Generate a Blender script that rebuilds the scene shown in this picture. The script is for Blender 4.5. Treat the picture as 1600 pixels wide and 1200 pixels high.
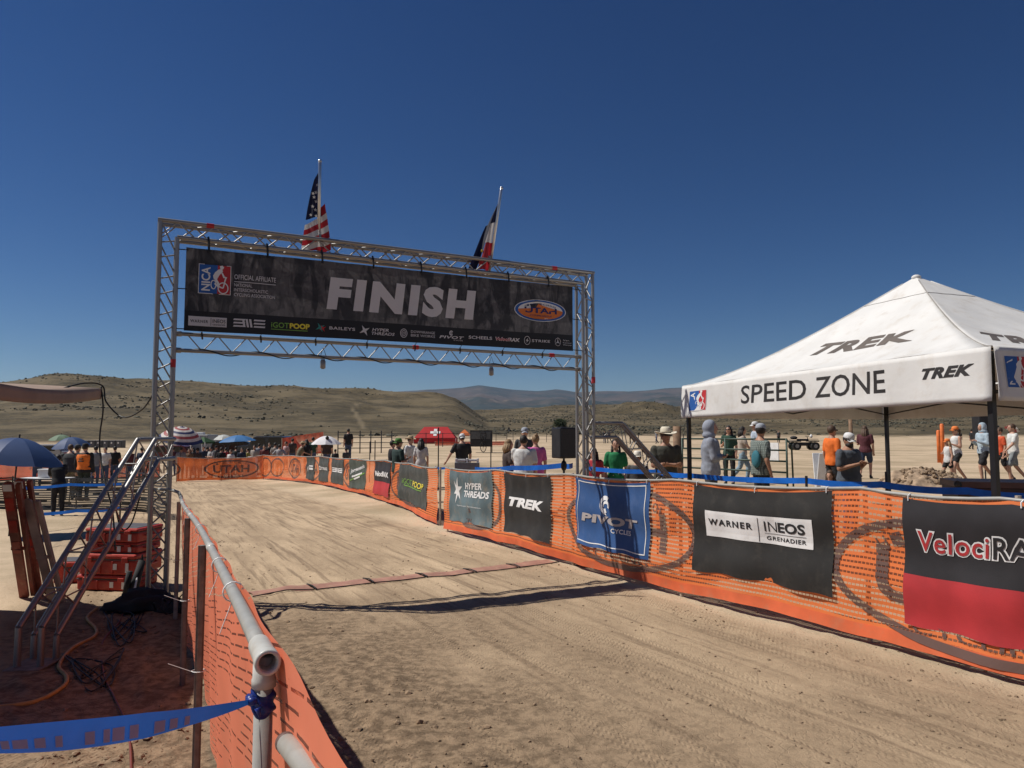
import bpy, bmesh, math, random
import numpy as np
from mathutils import Vector, Matrix, noise as mnoise

# ------------------------------------------------------------------ camera, sky, sun, exposure
for o in list(bpy.data.objects): bpy.data.objects.remove(o)
SC = bpy.context.scene
COL = SC.collection
F, HZ, CZ = 1109.0, 675.0, 1.46            # focal length (in 1600 px wide frame), eye-level row, eye height
PITCH = math.atan((HZ - 600) / F)
cam_d = bpy.data.cameras.new('camera'); cam = bpy.data.objects.new('camera', cam_d); COL.objects.link(cam)
cam_d.sensor_fit = 'HORIZONTAL'; cam_d.sensor_width = 36.0; cam_d.lens = 36.0 * F / 1600
cam_d.clip_start = 0.05; cam_d.clip_end = 40000
cam.location = (0, 0, CZ); cam.rotation_euler = (math.pi / 2 + PITCH, 0, 0)
SC.camera = cam
SUNV = Vector((-0.74, 0.08, 1.0)).normalized()
world = bpy.data.worlds.new('World'); SC.world = world; world.use_nodes = True
wn = world.node_tree; wn.nodes.clear()
sky = wn.nodes.new('ShaderNodeTexSky'); sky.sky_type = 'NISHITA'; sky.sun_disc = False
sky.sun_elevation = math.asin(SUNV.z); sky.sun_rotation = math.atan2(SUNV.x, SUNV.y) % (2 * math.pi)
sky.altitude = 1600; sky.air_density = 1.0; sky.dust_density = 0.0; sky.ozone_density = 2.0
bg = wn.nodes.new('ShaderNodeBackground'); bg.inputs['Strength'].default_value = 0.030
wo = wn.nodes.new('ShaderNodeOutputWorld')
hs = wn.nodes.new('ShaderNodeHueSaturation'); hs.inputs['Saturation'].default_value = 1.32; hs.inputs['Hue'].default_value = .506; gm = wn.nodes.new('ShaderNodeGamma'); gm.inputs['Gamma'].default_value = 1.22
wn.links.new(sky.outputs[0], hs.inputs['Color']); wn.links.new(hs.outputs[0], gm.inputs['Color']); wn.links.new(gm.outputs[0], bg.inputs[0]); wn.links.new(bg.outputs[0], wo.inputs[0])
sun_d = bpy.data.lights.new('sun', 'SUN'); sun_d.energy = 4.6; sun_d.angle = math.radians(0.53); sun_d.color = (1.0, 0.955, 0.88)
sun = bpy.data.objects.new('sun', sun_d); COL.objects.link(sun)
sun.rotation_euler = SUNV.to_track_quat('Z', 'Y').to_euler()
SC.view_settings.view_transform = 'Standard'; SC.view_settings.look = 'None'
SC.view_settings.exposure = 0.16; SC.view_settings.gamma = 1.0; SC.view_settings.use_curve_mapping = False
SC.cycles.transparent_max_bounces = 24; SC.cycles.max_bounces = 7

# ------------------------------------------------------------------ geometry of the place
ca, sa = math.cos(PITCH), math.sin(PITCH)
def ray(px, py):
    v = -(py - 600) / F
    return ((px - 800) / F, ca - v * sa, sa + v * ca)
def at(px, py, y):
    r = ray(px, py); t = y / r[1]
    return Vector((r[0] * t, y, CZ + r[2] * t))
def proj(p):
    x, y, z = p[0], p[1], p[2] - CZ
    d = y * ca + z * sa; v = -y * sa + z * ca
    return (800 + F * x / d, 600 - F * v / d)
def sst(a, b, t):
    t = max(0.0, min(1.0, (t - a) / (b - a))); return t * t * (3 - 2 * t)
def G(x, y):                               # height of the trodden ground: the course falls away, the meadow on the right stays level
    q = (x - 3.2) * .888 + (y - 4.46) * .459
    w = 1 - sst(-.5, 7, q)
    yy = max(-8, y); yy = yy if yy < 36 else 36 + 6 * (1 - math.exp(-(yy - 36) / 6))
    return -.028 * yy * w
def gp(px, py):
    r = ray(px, py); t = .5
    while t < 600:
        p = Vector((r[0] * t, r[1] * t, CZ + r[2] * t))
        if p.z < G(p.x, p.y): return p
        t *= 1.002
    return p
def on(px, y):                             # ground point in column px at depth y
    x = at(px, 700, y).x
    return Vector((x, y, G(x, y)))

# ------------------------------------------------------------------ helpers
R = random.Random(11)
WL = {}
def link(o, parent=None):
    COL.objects.link(o)
    if parent is not None: o.parent = parent
    return o
def tag(o, label=None, cat=None, group=None, kind=None):
    if label: o['label'] = label
    if cat: o['category'] = cat
    if group: o['group'] = group
    if kind: o['kind'] = kind
    return o
def thing(name, loc, label, cat, group=None, rz=0.0):
    o = bpy.data.objects.new(name, None); o.empty_display_size = .1
    link(o); o.location = loc; o.rotation_euler = (0, 0, rz)
    WL[o] = (Vector(loc), rz)
    return tag(o, label, cat, group)
class MB:
    def __init__(s): s.v = []; s.f = []; s.uv = {}
    def add(s, vs, fs):
        b = len(s.v); s.v += [tuple(v) for v in vs]; s.f += [tuple(i + b for i in f) for f in fs]; return b
    def box(s, c, size, rot=None, taper=1.0):
        c = Vector(c); hx, hy, hz = size[0] / 2, size[1] / 2, size[2] / 2
        vs = []
        for z in (-1, 1):
            k = taper if z > 0 else 1.0
            for x, y in ((-1, -1), (1, -1), (1, 1), (-1, 1)):
                p = Vector((x * hx * k, y * hy * k, z * hz))
                if rot is not None: p = rot @ p
                vs.append(c + p)
        s.add(vs, [(3, 2, 1, 0), (4, 5, 6, 7), (0, 1, 5, 4), (1, 2, 6, 5), (2, 3, 7, 6), (3, 0, 4, 7)]); return s
    def tube(s, pts, r, n=8, caps=True, flat=1.0):
        pts = [Vector(p) for p in pts]; m = len(pts)
        rr = r if isinstance(r, (list, tuple)) else [r] * m
        d0 = (pts[1] - pts[0]).normalized()
        up = Vector((0, 0, 1)) if abs(d0.z) < .9 else Vector((1, 0, 0))
        a = d0.cross(up).normalized(); vs = []
        for i, p in enumerate(pts):
            d = (pts[min(i + 1, m - 1)] - pts[max(i - 1, 0)])
            d = d.normalized() if d.length > 1e-9 else d0
            a = (a - d * a.dot(d)); a = a.normalized() if a.length > 1e-6 else d.orthogonal().normalized()
            b = d.cross(a)
            for k in range(n):
                t = 2 * math.pi * k / n
                vs.append(p + (a * math.cos(t) + b * math.sin(t) * flat) * rr[i])
        fs = [(i * n + k, i * n + (k + 1) % n, (i + 1) * n + (k + 1) % n, (i + 1) * n + k) for i in range(m - 1) for k in range(n)]
        if caps: fs += [tuple(reversed(range(n))), tuple(range((m - 1) * n, m * n))]
        s.add(vs, fs); return s
    def lathe(s, c, prof, n=16, caps=True, sx=1.0, sy=1.0):
        c = Vector(c); vs = []; m = len(prof)
        for r, z in prof:
            for k in range(n):
                t = 2 * math.pi * k / n; vs.append(c + Vector((r * sx * math.cos(t), r * sy * math.sin(t), z)))
        fs = [(i * n + k, i * n + (k + 1) % n, (i + 1) * n + (k + 1) % n, (i + 1) * n + k) for i in range(m - 1) for k in range(n)]
        if caps: fs += [tuple(reversed(range(n))), tuple(range((m - 1) * n, m * n))]
        s.add(vs, fs); return s
    def ball(s, c, r, nu=12, nv=8, rot=None):
        c = Vector(c); rx, ry, rz = r if isinstance(r, (tuple, list)) else (r, r, r); vs = []
        for j in range(nv + 1):
            ph = -math.pi / 2 + math.pi * j / nv
            cr = max(math.cos(ph), .02)
            for k in range(nu):
                t = 2 * math.pi * k / nu; p = Vector((rx * cr * math.cos(t), ry * cr * math.sin(t), rz * math.sin(ph)))
                if rot is not None: p = rot @ p
                vs.append(c + p)
        fs = [(j * nu + k, j * nu + (k + 1) % nu, (j + 1) * nu + (k + 1) % nu, (j + 1) * nu + k) for j in range(nv) for k in range(nu)]
        fs += [tuple(reversed(range(nu))), tuple(range(nv * nu, (nv + 1) * nu))]
        s.add(vs, fs); return s
    def grid(s, fn, nu, nv, uvfn=None):
        b = s.add([fn(i / nu, j / nv) for j in range(nv + 1) for i in range(nu + 1)], [])
        w = nu + 1
        if uvfn:
            for j in range(nv + 1):
                for i in range(nu + 1): s.uv[b + j * w + i] = uvfn(i / nu, j / nv)
        s.f += [(b + j * w + i, b + j * w + i + 1, b + (j + 1) * w + i + 1, b + (j + 1) * w + i) for j in range(nv) for i in range(nu)]; return s
    def prism(s, poly, t, fr):                # polygon (x,y) extruded by t in the frame fr(x,y,z)
        n = len(poly)
        vs = [fr(x, y, 0) for x, y in poly] + [fr(x, y, t) for x, y in poly]
        s.add(vs, [tuple(reversed(range(n))), tuple(range(n, 2 * n))] + [(k, (k + 1) % n, n + (k + 1) % n, n + k) for k in range(n)]); return s
    def obj(s, name, mat, parent=None, smooth=False, world=True, thick=0):
        vs = s.v
        if parent is not None and world:
            L, rz = WL[parent]; c, sn = math.cos(-rz), math.sin(-rz)
            vs = [((x - L.x) * c - (y - L.y) * sn, (x - L.x) * sn + (y - L.y) * c, z - L.z) for x, y, z in vs]
        me = bpy.data.meshes.new(name); me.from_pydata(vs, [], s.f); me.update()
        if s.uv:
            ul = me.uv_layers.new(name='UVMap')
            for l in me.loops: ul.data[l.index].uv = s.uv.get(l.vertex_index, (0, 0))
        me.materials.append(mat)
        if smooth: me.polygons.foreach_set('use_smooth', [True] * len(me.polygons))
        o = bpy.data.objects.new(name, me); link(o, parent)
        if parent is not None: WL[o] = WL[parent]
        else: WL[o] = (Vector((0, 0, 0)), 0.0)
        if thick:
            md = o.modifiers.new('thickness', 'SOLIDIFY'); md.thickness = thick; md.offset = 0
        return o
def bevel(o, w=.006, seg=2):
    md = o.modifiers.new('bevel', 'BEVEL'); md.width = w; md.segments = seg; md.limit_method = 'ANGLE'; return o
def rotz(a): return Matrix.Rotation(a, 3, 'Z')
def rotxyz(a, b, c): return (Matrix.Rotation(c, 3, 'Z') @ Matrix.Rotation(b, 3, 'Y') @ Matrix.Rotation(a, 3, 'X'))

# ------------------------------------------------------------------ materials
def srgb(r, g, b):
    f = lambda c: ((c / 255 + .055) / 1.055) ** 2.4 if c > 10 else c / 255 / 12.92
    return (f(r), f(g), f(b), 1)
class NT:
    def __init__(s, name):
        s.m = bpy.data.materials.new(name); s.m.use_nodes = True; s.t = s.m.node_tree; s.t.nodes.clear()
        s.out = s.t.nodes.new('ShaderNodeOutputMaterial')
    def n(s, typ, **kw):
        nd = s.t.nodes.new('ShaderNode' + typ)
        for k, v in kw.items():
            if k.startswith('_'): setattr(nd, k[1:], v)
            else:
                key = int(k[1:]) if k[0] == 'i' and k[1:].isdigit() else k.replace('__', ' ')
                s.set(nd.inputs[key], v)
        return nd
    def set(s, sock, v):
        if hasattr(v, 'is_output') or isinstance(v, bpy.types.NodeSocket): s.t.links.new(v, sock)
        else: sock.default_value = v
    def math(s, op, a, b=0.0, c=0.0):
        nd = s.n('Math', _operation=op); s.set(nd.inputs[0], a); s.set(nd.inputs[1], b); s.set(nd.inputs[2], c); return nd.outputs[0]
    def mix(s, f, a, b, typ='MIX'):
        nd = s.n('Mix', _data_type='RGBA', _blend_type=typ); s.set(nd.inputs[0], f); s.set(nd.inputs[6], a); s.set(nd.inputs[7], b); return nd.outputs[2]
    def ramp(s, f, lo, hi):
        nd = s.n('MapRange', _interpolation_type='SMOOTHSTEP'); s.set(nd.inputs[0], f); nd.inputs[1].default_value = lo; nd.inputs[2].default_value = hi; return nd.outputs[0]
    def noise(s, vec, scale, detail=4, rough=.55, dist=0):
        nd = s.n('TexNoise', Scale=scale, Detail=detail, Roughness=rough, Distortion=dist)
        if vec is not None: s.t.links.new(vec, nd.inputs['Vector'])
        return nd.outputs[0]
    def bump(s, h, strength=.3, dist=.01, prev=None):
        nd = s.n('Bump', Strength=strength, Distance=dist); s.t.links.new(h, nd.inputs['Height'])
        if prev is not None: s.t.links.new(prev, nd.inputs['Normal'])
        return nd.outputs[0]
    def coord(s, which='Object'): return s.n('TexCoord').outputs[which]
    def bsdf(s, **kw):
        b = s.n('BsdfPrincipled')
        for k, v in kw.items(): s.set(b.inputs[k.replace('__', ' ')], v)
        return b
    def done(s, sh): s.t.links.new(sh, s.out.inputs[0]); return s.m
_mc = {}
def M(name, col, rough=.6, metal=0.0, var=.18, vs=6.0, bump=.0, bs=60.0, transl=0.0, dirt=None, spec=.4):
    """one surface material: colour with soft mottling, optional fine relief, optional see-through glow for thin cloth"""
    key = (name,)
    if key in _mc: return _mc[key]
    t = NT(name); co = t.coord()
    n1 = t.noise(co, vs, 5); f = t.ramp(n1, .3, .7)
    c = tuple(col[:3]); dk = tuple(x * (1 - var) for x in c) + (1,); lt = tuple(min(1, x * (1 + var * .6)) for x in c) + (1,)
    cc = t.mix(f, dk, lt)
    if dirt:
        n2 = t.noise(co, vs * 2.3, 6, .65); cc = t.mix(t.math('MULTIPLY', t.ramp(n2, .48, .75), dirt[1]), cc, tuple(dirt[0][:3]) + (1,))
    b = t.bsdf(Base__Color=cc, Roughness=rough, Metallic=metal); b.inputs['Specular IOR Level'].default_value = spec
    if bump: b_n = t.bump(t.noise(co, bs, 4), bump, .01); t.t.links.new(b_n, b.inputs['Normal'])
    sh = b.outputs[0]
    if transl:
        tr = t.n('BsdfTranslucent'); t.set(tr.inputs[0], cc)
        mx = t.n('MixShader', i0=transl); t.t.links.new(sh, mx.inputs[1]); t.t.links.new(tr.outputs[0], mx.inputs[2]); sh = mx.outputs[0]
    _mc[key] = t.done(sh); return _mc[key]
DUST = srgb(176, 150, 120)
alu = M('truss_aluminium', (.30, .292, .285), .46, .75, .15, 9, .05, 90)
steel_dark = M('dark_steel', (.035, .035, .038), .45, .3, .2, 10)
tentleg = M('tent_leg_black', (.02, .02, .022), .4, .2)
pvc = M('pvc_pipe', (.33, .325, .30), .38, 0, .12, 14, .03, 80, dirt=(srgb(150, 140, 125), .5))
pvcw = M('pvc_fitting', (.50, .495, .46), .35, 0, .08, 14, dirt=(srgb(160, 150, 135), .4))
stake = M('weathered_stake', (.19, .165, .145), .7, 0, .3, 22, .2, 120)
stake_l = M('pale_stake', (.45, .38, .30), .7, 0, .25, 22, .2, 120)
white_paint = M('white_paint', (.74, .74, .73), .5, 0, .08, 5, dirt=(DUST, .25))
black_cloth = M('black_cloth', (.022, .022, .024), .8, 0, .3, 4, .2, 200)
black_plastic = M('black_plastic', (.018, .018, .02), .4, 0, .3, 8)
red_case = M('red_case_plastic', (.40, .035, .022), .45, 0, .2, 6, .1, 150, dirt=(DUST, .18))
case_dark = M('case_lid_grey', (.10, .09, .085), .5, 0, .25, 8)
rubber = M('black_rubber', (.02, .02, .02), .7, 0, .3, 20)
blue_tape = M('blue_plastic_tape', (.015, .15, .60), .35, 0, .2, 6, .1, 60, transl=.25)
blue_dark = M('blue_tape_knot', (.01, .03, .20), .35, 0, .3, 30, .2, 90)
tie_black = M('black_tie', (.012, .012, .012), .5)
tie_white = M('white_zip_tie', (.75, .75, .73), .4)
wood = M('weathered_wood', (.20, .12, .07), .75, 0, .35, 9, .3, 60)
brown_cable = M('orange_hose', (.42, .24, .07), .5, 0, .2, 20)
red_cable = M('red_cable', (.16, .04, .03), .5)
brush_m = M('sagebrush', (.085, .078, .052), .85, 0, .35, .4)
chrome = M('flagpole_metal', (.55, .55, .56), .3, .9, .1, 9)
white_print = M('white_print', (.70, .69, .68), .6, 0, .06, 3)
grey_print = M('warm_grey_print', (.42, .38, .37), .65, 0, .06, 3)
black_print = M('black_print', (.02, .02, .022), .6, 0, .2, 3)
red_print = M('red_print', (.45, .025, .03), .6, 0, .12, 4)
blue_print = M('blue_print', (.015, .09, .33), .6, 0, .12, 4)
navy_print = M('navy_print', (.012, .02, .11), .6, 0, .12, 4)
orange_print = M('orange_print', (.62, .16, .03), .6, 0, .1, 4)
green_print = M('green_print', (.16, .32, .05), .6, 0, .1, 4)
yellow_print = M('yellow_print', (.72, .60, .05), .6, 0, .1, 4)
teal_print = M('teal_print', (.03, .22, .2), .6, 0, .1, 4)
mid_print = M('grey_print', (.13, .13, .13), .65, 0, .2, 3)
dim_print = M('dim_grey_print', (.055, .053, .056), .65, 0, .3, 3)

def mesh_fence_mat(name, col, pu, pv, fill, transl=.45, gapn=.32):
    """plastic safety netting: rows of punched slots really are open (transparent), laid out in metres by UV"""
    t = NT(name); uv = t.coord('UV'); sep = t.n('SeparateXYZ'); t.t.links.new(uv, sep.inputs[0]); U, V = sep.outputs[0], sep.outputs[1]
    wob = t.noise(uv, 2.2, 3); V2 = t.math('ADD', V, t.math('MULTIPLY', wob, .02))
    rowf = t.math('FRACT', t.math('DIVIDE', V2, pv)); rowi = t.math('FLOOR', t.math('DIVIDE', V2, pv))
    slot = t.math('LESS_THAN', rowf, fill)
    uo = t.math('ADD', t.math('DIVIDE', U, pu), t.math('MULTIPLY', rowi, .37))
    colm = t.math('LESS_THAN', t.math('FRACT', uo), .82)
    cmb = t.n('CombineXYZ'); t.set(cmb.inputs[0], t.math('MULTIPLY', U, .9)); t.set(cmb.inputs[1], t.math('MULTIPLY', rowi, 7.3))
    pres = t.math('GREATER_THAN', t.noise(cmb.outputs[0], 1.0, 3), gapn)
    top = t.math('GREATER_THAN', V, .10)
    hole = t.math('MULTIPLY', t.math('MULTIPLY', slot, colm), t.math('MULTIPLY', pres, top))
    n1 = t.noise(uv, 5, 5); dk = tuple(x * .78 for x in col[:3]) + (1,); c = t.mix(n1, dk, tuple(col[:3]) + (1,))
    n2 = t.noise(uv, 1.7, 4); c = t.mix(t.math('MULTIPLY', t.ramp(n2, .5, .8), .25), c, DUST)
    c = t.mix(t.math('MULTIPLY', hole, .6), c, tuple(x * .32 for x in col[:3]) + (1,)); hole = t.math('MULTIPLY', hole, .62)      # slots carry a fine web finer than a pixel
    b = t.bsdf(Base__Color=c, Roughness=.55)
    tr = t.n('BsdfTranslucent'); t.set(tr.inputs[0], c)
    m1 = t.n('MixShader', i0=transl); t.t.links.new(b.outputs[0], m1.inputs[1]); t.t.links.new(tr.outputs[0], m1.inputs[2])
    tp = t.n('BsdfTransparent'); m2 = t.n('MixShader'); t.set(m2.inputs[0], hole)
    t.t.links.new(m1.outputs[0], m2.inputs[1]); t.t.links.new(tp.outputs[0], m2.inputs[2])
    return t.done(m2.outputs[0])
ORG = (.98, .25, .07)
net_orange = mesh_fence_mat('orange_safety_net', ORG, .034, .046, .40, .26, .36)
net_fine = mesh_fence_mat('orange_fine_net', (.96, .27, .145), .16, .030, .20, .2, .47)
net_print = mesh_fence_mat('dark_print_on_net', (.15, .085, .07), .034, .046, .40, .1, .36)
net_black = mesh_fence_mat('black_barrier_net', (.016, .016, .015), 1.9, .085, .50, .1, .2)
net_far = mesh_fence_mat('far_orange_net', (.70, .12, .06), .14, .052, .30)

# ------------------------------------------------------------------ lettering (flat print as thin raised shapes)
_tc = {}
def text_geo(body, bold=0.0, shear=0.0, spacing=1.0, raw=False):
    key = (body, bold, shear, spacing, raw)
    if key not in _tc:
        cu = bpy.data.curves.new('t', 'FONT'); cu.body = body; cu.shear = shear; cu.offset = bold; cu.space_character = spacing
        cu.resolution_u = 3; cu.fill_mode = 'FRONT'
        ob = bpy.data.objects.new('t', cu); COL.objects.link(ob)
        dg = bpy.context.evaluated_depsgraph_get(); me = bpy.data.meshes.new_from_object(ob.evaluated_get(dg))
        vs = [(v.co.x, v.co.y) for v in me.vertices]; fs = [tuple(p.vertices) for p in me.polygons]
        bpy.data.objects.remove(ob); bpy.data.curves.remove(cu); bpy.data.meshes.remove(me)
        x0, x1 = min(v[0] for v in vs), max(v[0] for v in vs); y0, y1 = min(v[1] for v in vs), max(v[1] for v in vs)
        if not raw: vs = [((x - x0) / (x1 - x0), (y - y0) / (y1 - y0)) for x, y in vs]
        _tc[key] = (vs, fs)
    return _tc[key]
class Print:
    """flat artwork in a (u,v) plane, later laid on a surface function"""
    def __init__(s): s.v = []; s.f = []
    def add(s, vs, fs): b = len(s.v); s.v += vs; s.f += [tuple(i + b for i in f) for f in fs]; return s
    def text(s, body, u0, v0, w, h, bold=0.0, shear=0.0, rot=0.0, spacing=1.0):
        vs, fs = text_geo(body, bold, shear, spacing); c, sn = math.cos(rot), math.sin(rot)
        return s.add([(u0 + x * w * c - y * h * sn, v0 + x * w * sn + y * h * c) for x, y in vs], fs)
    def rect(s, u0, v0, w, h, sk=0.0): return s.add([(u0, v0), (u0 + w, v0), (u0 + w + sk, v0 + h), (u0 + sk, v0 + h)], [(0, 1, 2, 3)])
    def poly(s, pts): return s.add(list(pts), [tuple(range(len(pts)))])
    def ring(s, cu, cv, a, b, th, n=40, a0=0.0, a1=2 * math.pi, thv=None):
        thv = th if thv is None else thv; k = n + 1; vs = []
        for r in (0, 1):
            for i in range(k):
                t = a0 + (a1 - a0) * i / n; vs.append((cu + (a - r * th) * math.cos(t), cv + (b - r * thv) * math.sin(t)))
        return s.add(vs, [(i, i + 1, k + i + 1, k + i) for i in range(n)])
    def disc(s, cu, cv, a, b, n=36): return s.poly([(cu + a * math.cos(2 * math.pi * i / n), cv + b * math.sin(2 * math.pi * i / n)) for i in range(n)])
    def arc_text(s, body, cu, cv, a, b, t0, t1, h, flip=False, bold=.01):
        for i, chx in enumerate(body):
            if chx == ' ': continue
            t = t0 + (t1 - t0) * (i + .5) / len(body); x, y = cu + a * math.cos(t), cv + b * math.sin(t)
            tx, ty = -a * math.sin(t), b * math.cos(t); l = math.hypot(tx, ty); r = math.atan2(ty, tx) + (0 if flip else math.pi)
            w = abs(t1 - t0) * l / len(body) * .75
            s.text(chx, x - w / 2 * math.cos(r), y - w / 2 * math.sin(r), w, h, bold, 0, r)
        return s
    def obj(s, name, mat, surf, off, parent, step=0.0, uv=False):
        bm = bmesh.new(); bv = [bm.verts.new((x, y, 0)) for x, y in s.v]
        for f in s.f:
            try: bm.faces.new([bv[i] for i in f])
            except ValueError: pass
        if step:
            us = [x for x, _ in s.v]; vs_ = [y for _, y in s.v]
            for ax, lo, hi in ((0, min(us), max(us)), (1, min(vs_), max(vs_))):
                k = math.ceil(lo / step)
                while k * step < hi:
                    co = (k * step, 0, 0) if ax == 0 else (0, k * step, 0); no = (1, 0, 0) if ax == 0 else (0, 1, 0)
                    bmesh.ops.bisect_plane(bm, geom=bm.verts[:] + bm.edges[:] + bm.faces[:], plane_co=co, plane_no=no); k += 1
        mb = MB(); bm.verts.index_update()
        for v in bm.verts:
            mb.v.append(tuple(surf(v.co.x, v.co.y, off)))
            if uv: mb.uv[v.index] = (v.co.x, v.co.y)
        mb.f = [tuple(v.index for v in f.verts) for f in bm.faces]; bm.free()
        return mb.obj(name, mat, parent)
def league_logo(surf, u, v, w, h, parent, off=.003):
    """blue and red league emblem with a white rider between the two fields"""
    Print().rect(u, v, w, h).obj('emblem_border', white_print, surf, off, parent)
    Print().rect(u + .02 * w, v + .02 * h, .56 * w, .96 * h).obj('emblem_blue_field', blue_print, surf, off * 1.6, parent)
    Print().rect(u + .58 * w, v + .02 * h, .40 * w, .96 * h).obj('emblem_red_field', red_print, surf, off * 1.6, parent)
    p = Print()
    q = lambda pts: p.poly([(u + x * w, v + y * h) for x, y in pts])
    q([(.46, .52), (.56, .50), (.64, .66), (.74, .78), (.72, .88), (.60, .84), (.50, .74), (.44, .62)])          # back and torso
    q([(.66, .86), (.74, .86), (.78, .93), (.72, .99), (.64, .96)])                                              # helmet
    q([(.68, .76), (.74, .74), (.80, .62), (.88, .60), (.86, .56), (.76, .57)])                                  # arm
    q([(.46, .54), (.56, .52), (.64, .38), (.60, .26), (.55, .27), (.56, .37)])                                  # leg
    p.ring(u + .76 * w, v + .22 * h, .17 * w, .20 * h, .035 * w, 24); p.ring(u + .46 * w, v + .32 * h, .09 * w, .16 * h, .03 * w, 20)
    q([(.48, .34), (.60, .24), (.76, .20), (.76, .24), (.62, .30), (.50, .38)])
    q([(.74, .22), (.78, .22), (.86, .58), (.82, .60)])
    p.obj('emblem_rider', white_print, surf, off * 2.2, parent)
    Print().text('NICA', u + .36 * w, v + .10 * h, .80 * h, .27 * w, .025, 0, math.pi / 2).obj('emblem_letters', white_print, surf, off * 2.2, parent)
def utah_logo(surf, cu, cv, a, b, parent, off=.003):
    Print().disc(cu, cv, a, b).obj('emblem_rim', white_print, surf, off, parent)
    Print().disc(cu, cv, a * .97, b * .95).obj('emblem_blue_ring', blue_print, surf, off * 1.6, parent)
    Print().disc(cu, cv, a * .86, b * .80).obj('emblem_sky', white_print, surf, off * 2.2, parent)
    n = 18
    Print().poly([(cu + a * .86 * math.cos(math.pi * (1.0 + i / n) - .05 + .1 * i / n), cv + b * .80 * math.sin(math.pi * (1.0 + i / n) - .05 + .1 * i / n)) for i in range(n + 1)]
                 + [(cu + .1 * a, cv + .45 * b), (cu - .1 * a, cv + .62 * b), (cu - .2 * a, cv + .2 * b)]).obj('emblem_orange_field', orange_print, surf, off * 2.8, parent)
    Print().text('UTAH', cu - .62 * a, cv - .26 * b, 1.24 * a, .52 * b, .03).obj('emblem_letters', navy_print, surf, off * 3.5, parent)
    p = Print(); p.arc_text('HIGH SCHOOL', cu, cv, a * .66, b * .50, math.pi * .86, math.pi * .14, b * .16)
    p.text('CYCLING LEAGUE', cu - .42 * a, cv - .56 * b, .84 * a, .15 * b, .01); p.obj('emblem_small_letters', navy_print, surf, off * 3.5, parent)
# ================================================================== GROUND: one sheet from under the camera to the mountains
def _hash(ix, iy, seed):
    h = (ix.astype(np.int64) * 374761393 + iy.astype(np.int64) * 668265263 + seed * 982451653) & 0x7fffffff
    h = (h ^ (h >> 13)) * 1274126177 & 0x7fffffff
    return ((h ^ (h >> 16)) & 0xffff) / 65535.0
def vnoise(x, y, seed=0):
    ix, iy = np.floor(x), np.floor(y); fx, fy = x - ix, y - iy
    fx = fx * fx * (3 - 2 * fx); fy = fy * fy * (3 - 2 * fy)
    a, b = _hash(ix, iy, seed), _hash(ix + 1, iy, seed); c, d = _hash(ix, iy + 1, seed), _hash(ix + 1, iy + 1, seed)
    return (a + (b - a) * fx) * (1 - fy) + (c + (d - c) * fx) * fy - .5
def fbm(x, y, oct=4, seed=0, gain=.5):
    s = 0; a = 1.0
    for o in range(oct): s = s + a * vnoise(x * 2 ** o, y * 2 ** o, seed + o * 7); a *= gain
    return s
def npss(a, b, t):
    t = np.clip((t - a) / (b - a), 0, 1); return t * t * (3 - 2 * t)
def Gnp(x, y):
    q = (x - 3.2) * .888 + (y - 4.46) * .459; w = 1 - npss(-.5, 7, q)
    yy = np.maximum(-8, y); yy = np.where(yy < 36, yy, 36 + 6 * (1 - np.exp(-(np.maximum(yy, 36) - 36) / 6)))
    return -.028 * yy * w
def sky_el(pts, phi):                       # ridge line: (column, row) pairs -> tangent of elevation along each bearing
    ph = np.array([math.atan((p[0] - 800) / F) for p in pts]); e = np.array([(HZ - p[1]) / F * math.cos(math.atan((p[0] - 800) / F)) for p in pts])
    return np.interp(phi, ph, e)
RID_A = [(-900, 596), (-300, 603), (0, 599), (40, 592), (75, 587), (105, 586), (150, 591), (200, 595), (250, 597), (320, 598), (390, 602), (460, 605), (530, 608), (600, 613), (650, 615), (690, 616), (712, 624), (733, 638), (760, 656), (800, 674), (840, 700)]
RID_B = [(-900, 640), (600, 644), (730, 641), (800, 640), (870, 635), (935, 632), (1000, 635), (1060, 636), (1200, 628), (1400, 622), (1700, 618), (2600, 612)]
RID_M = [(-900, 640), (500, 620), (610, 613), (650, 611), (690, 608), (722, 606), (748, 602.5), (770, 605), (800, 609), (840, 612), (870, 609), (900, 613), (940, 612), (985, 612), (1015, 610), (1040, 607), (1080, 605), (1200, 601), (1500, 606), (2600, 610)]
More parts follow.
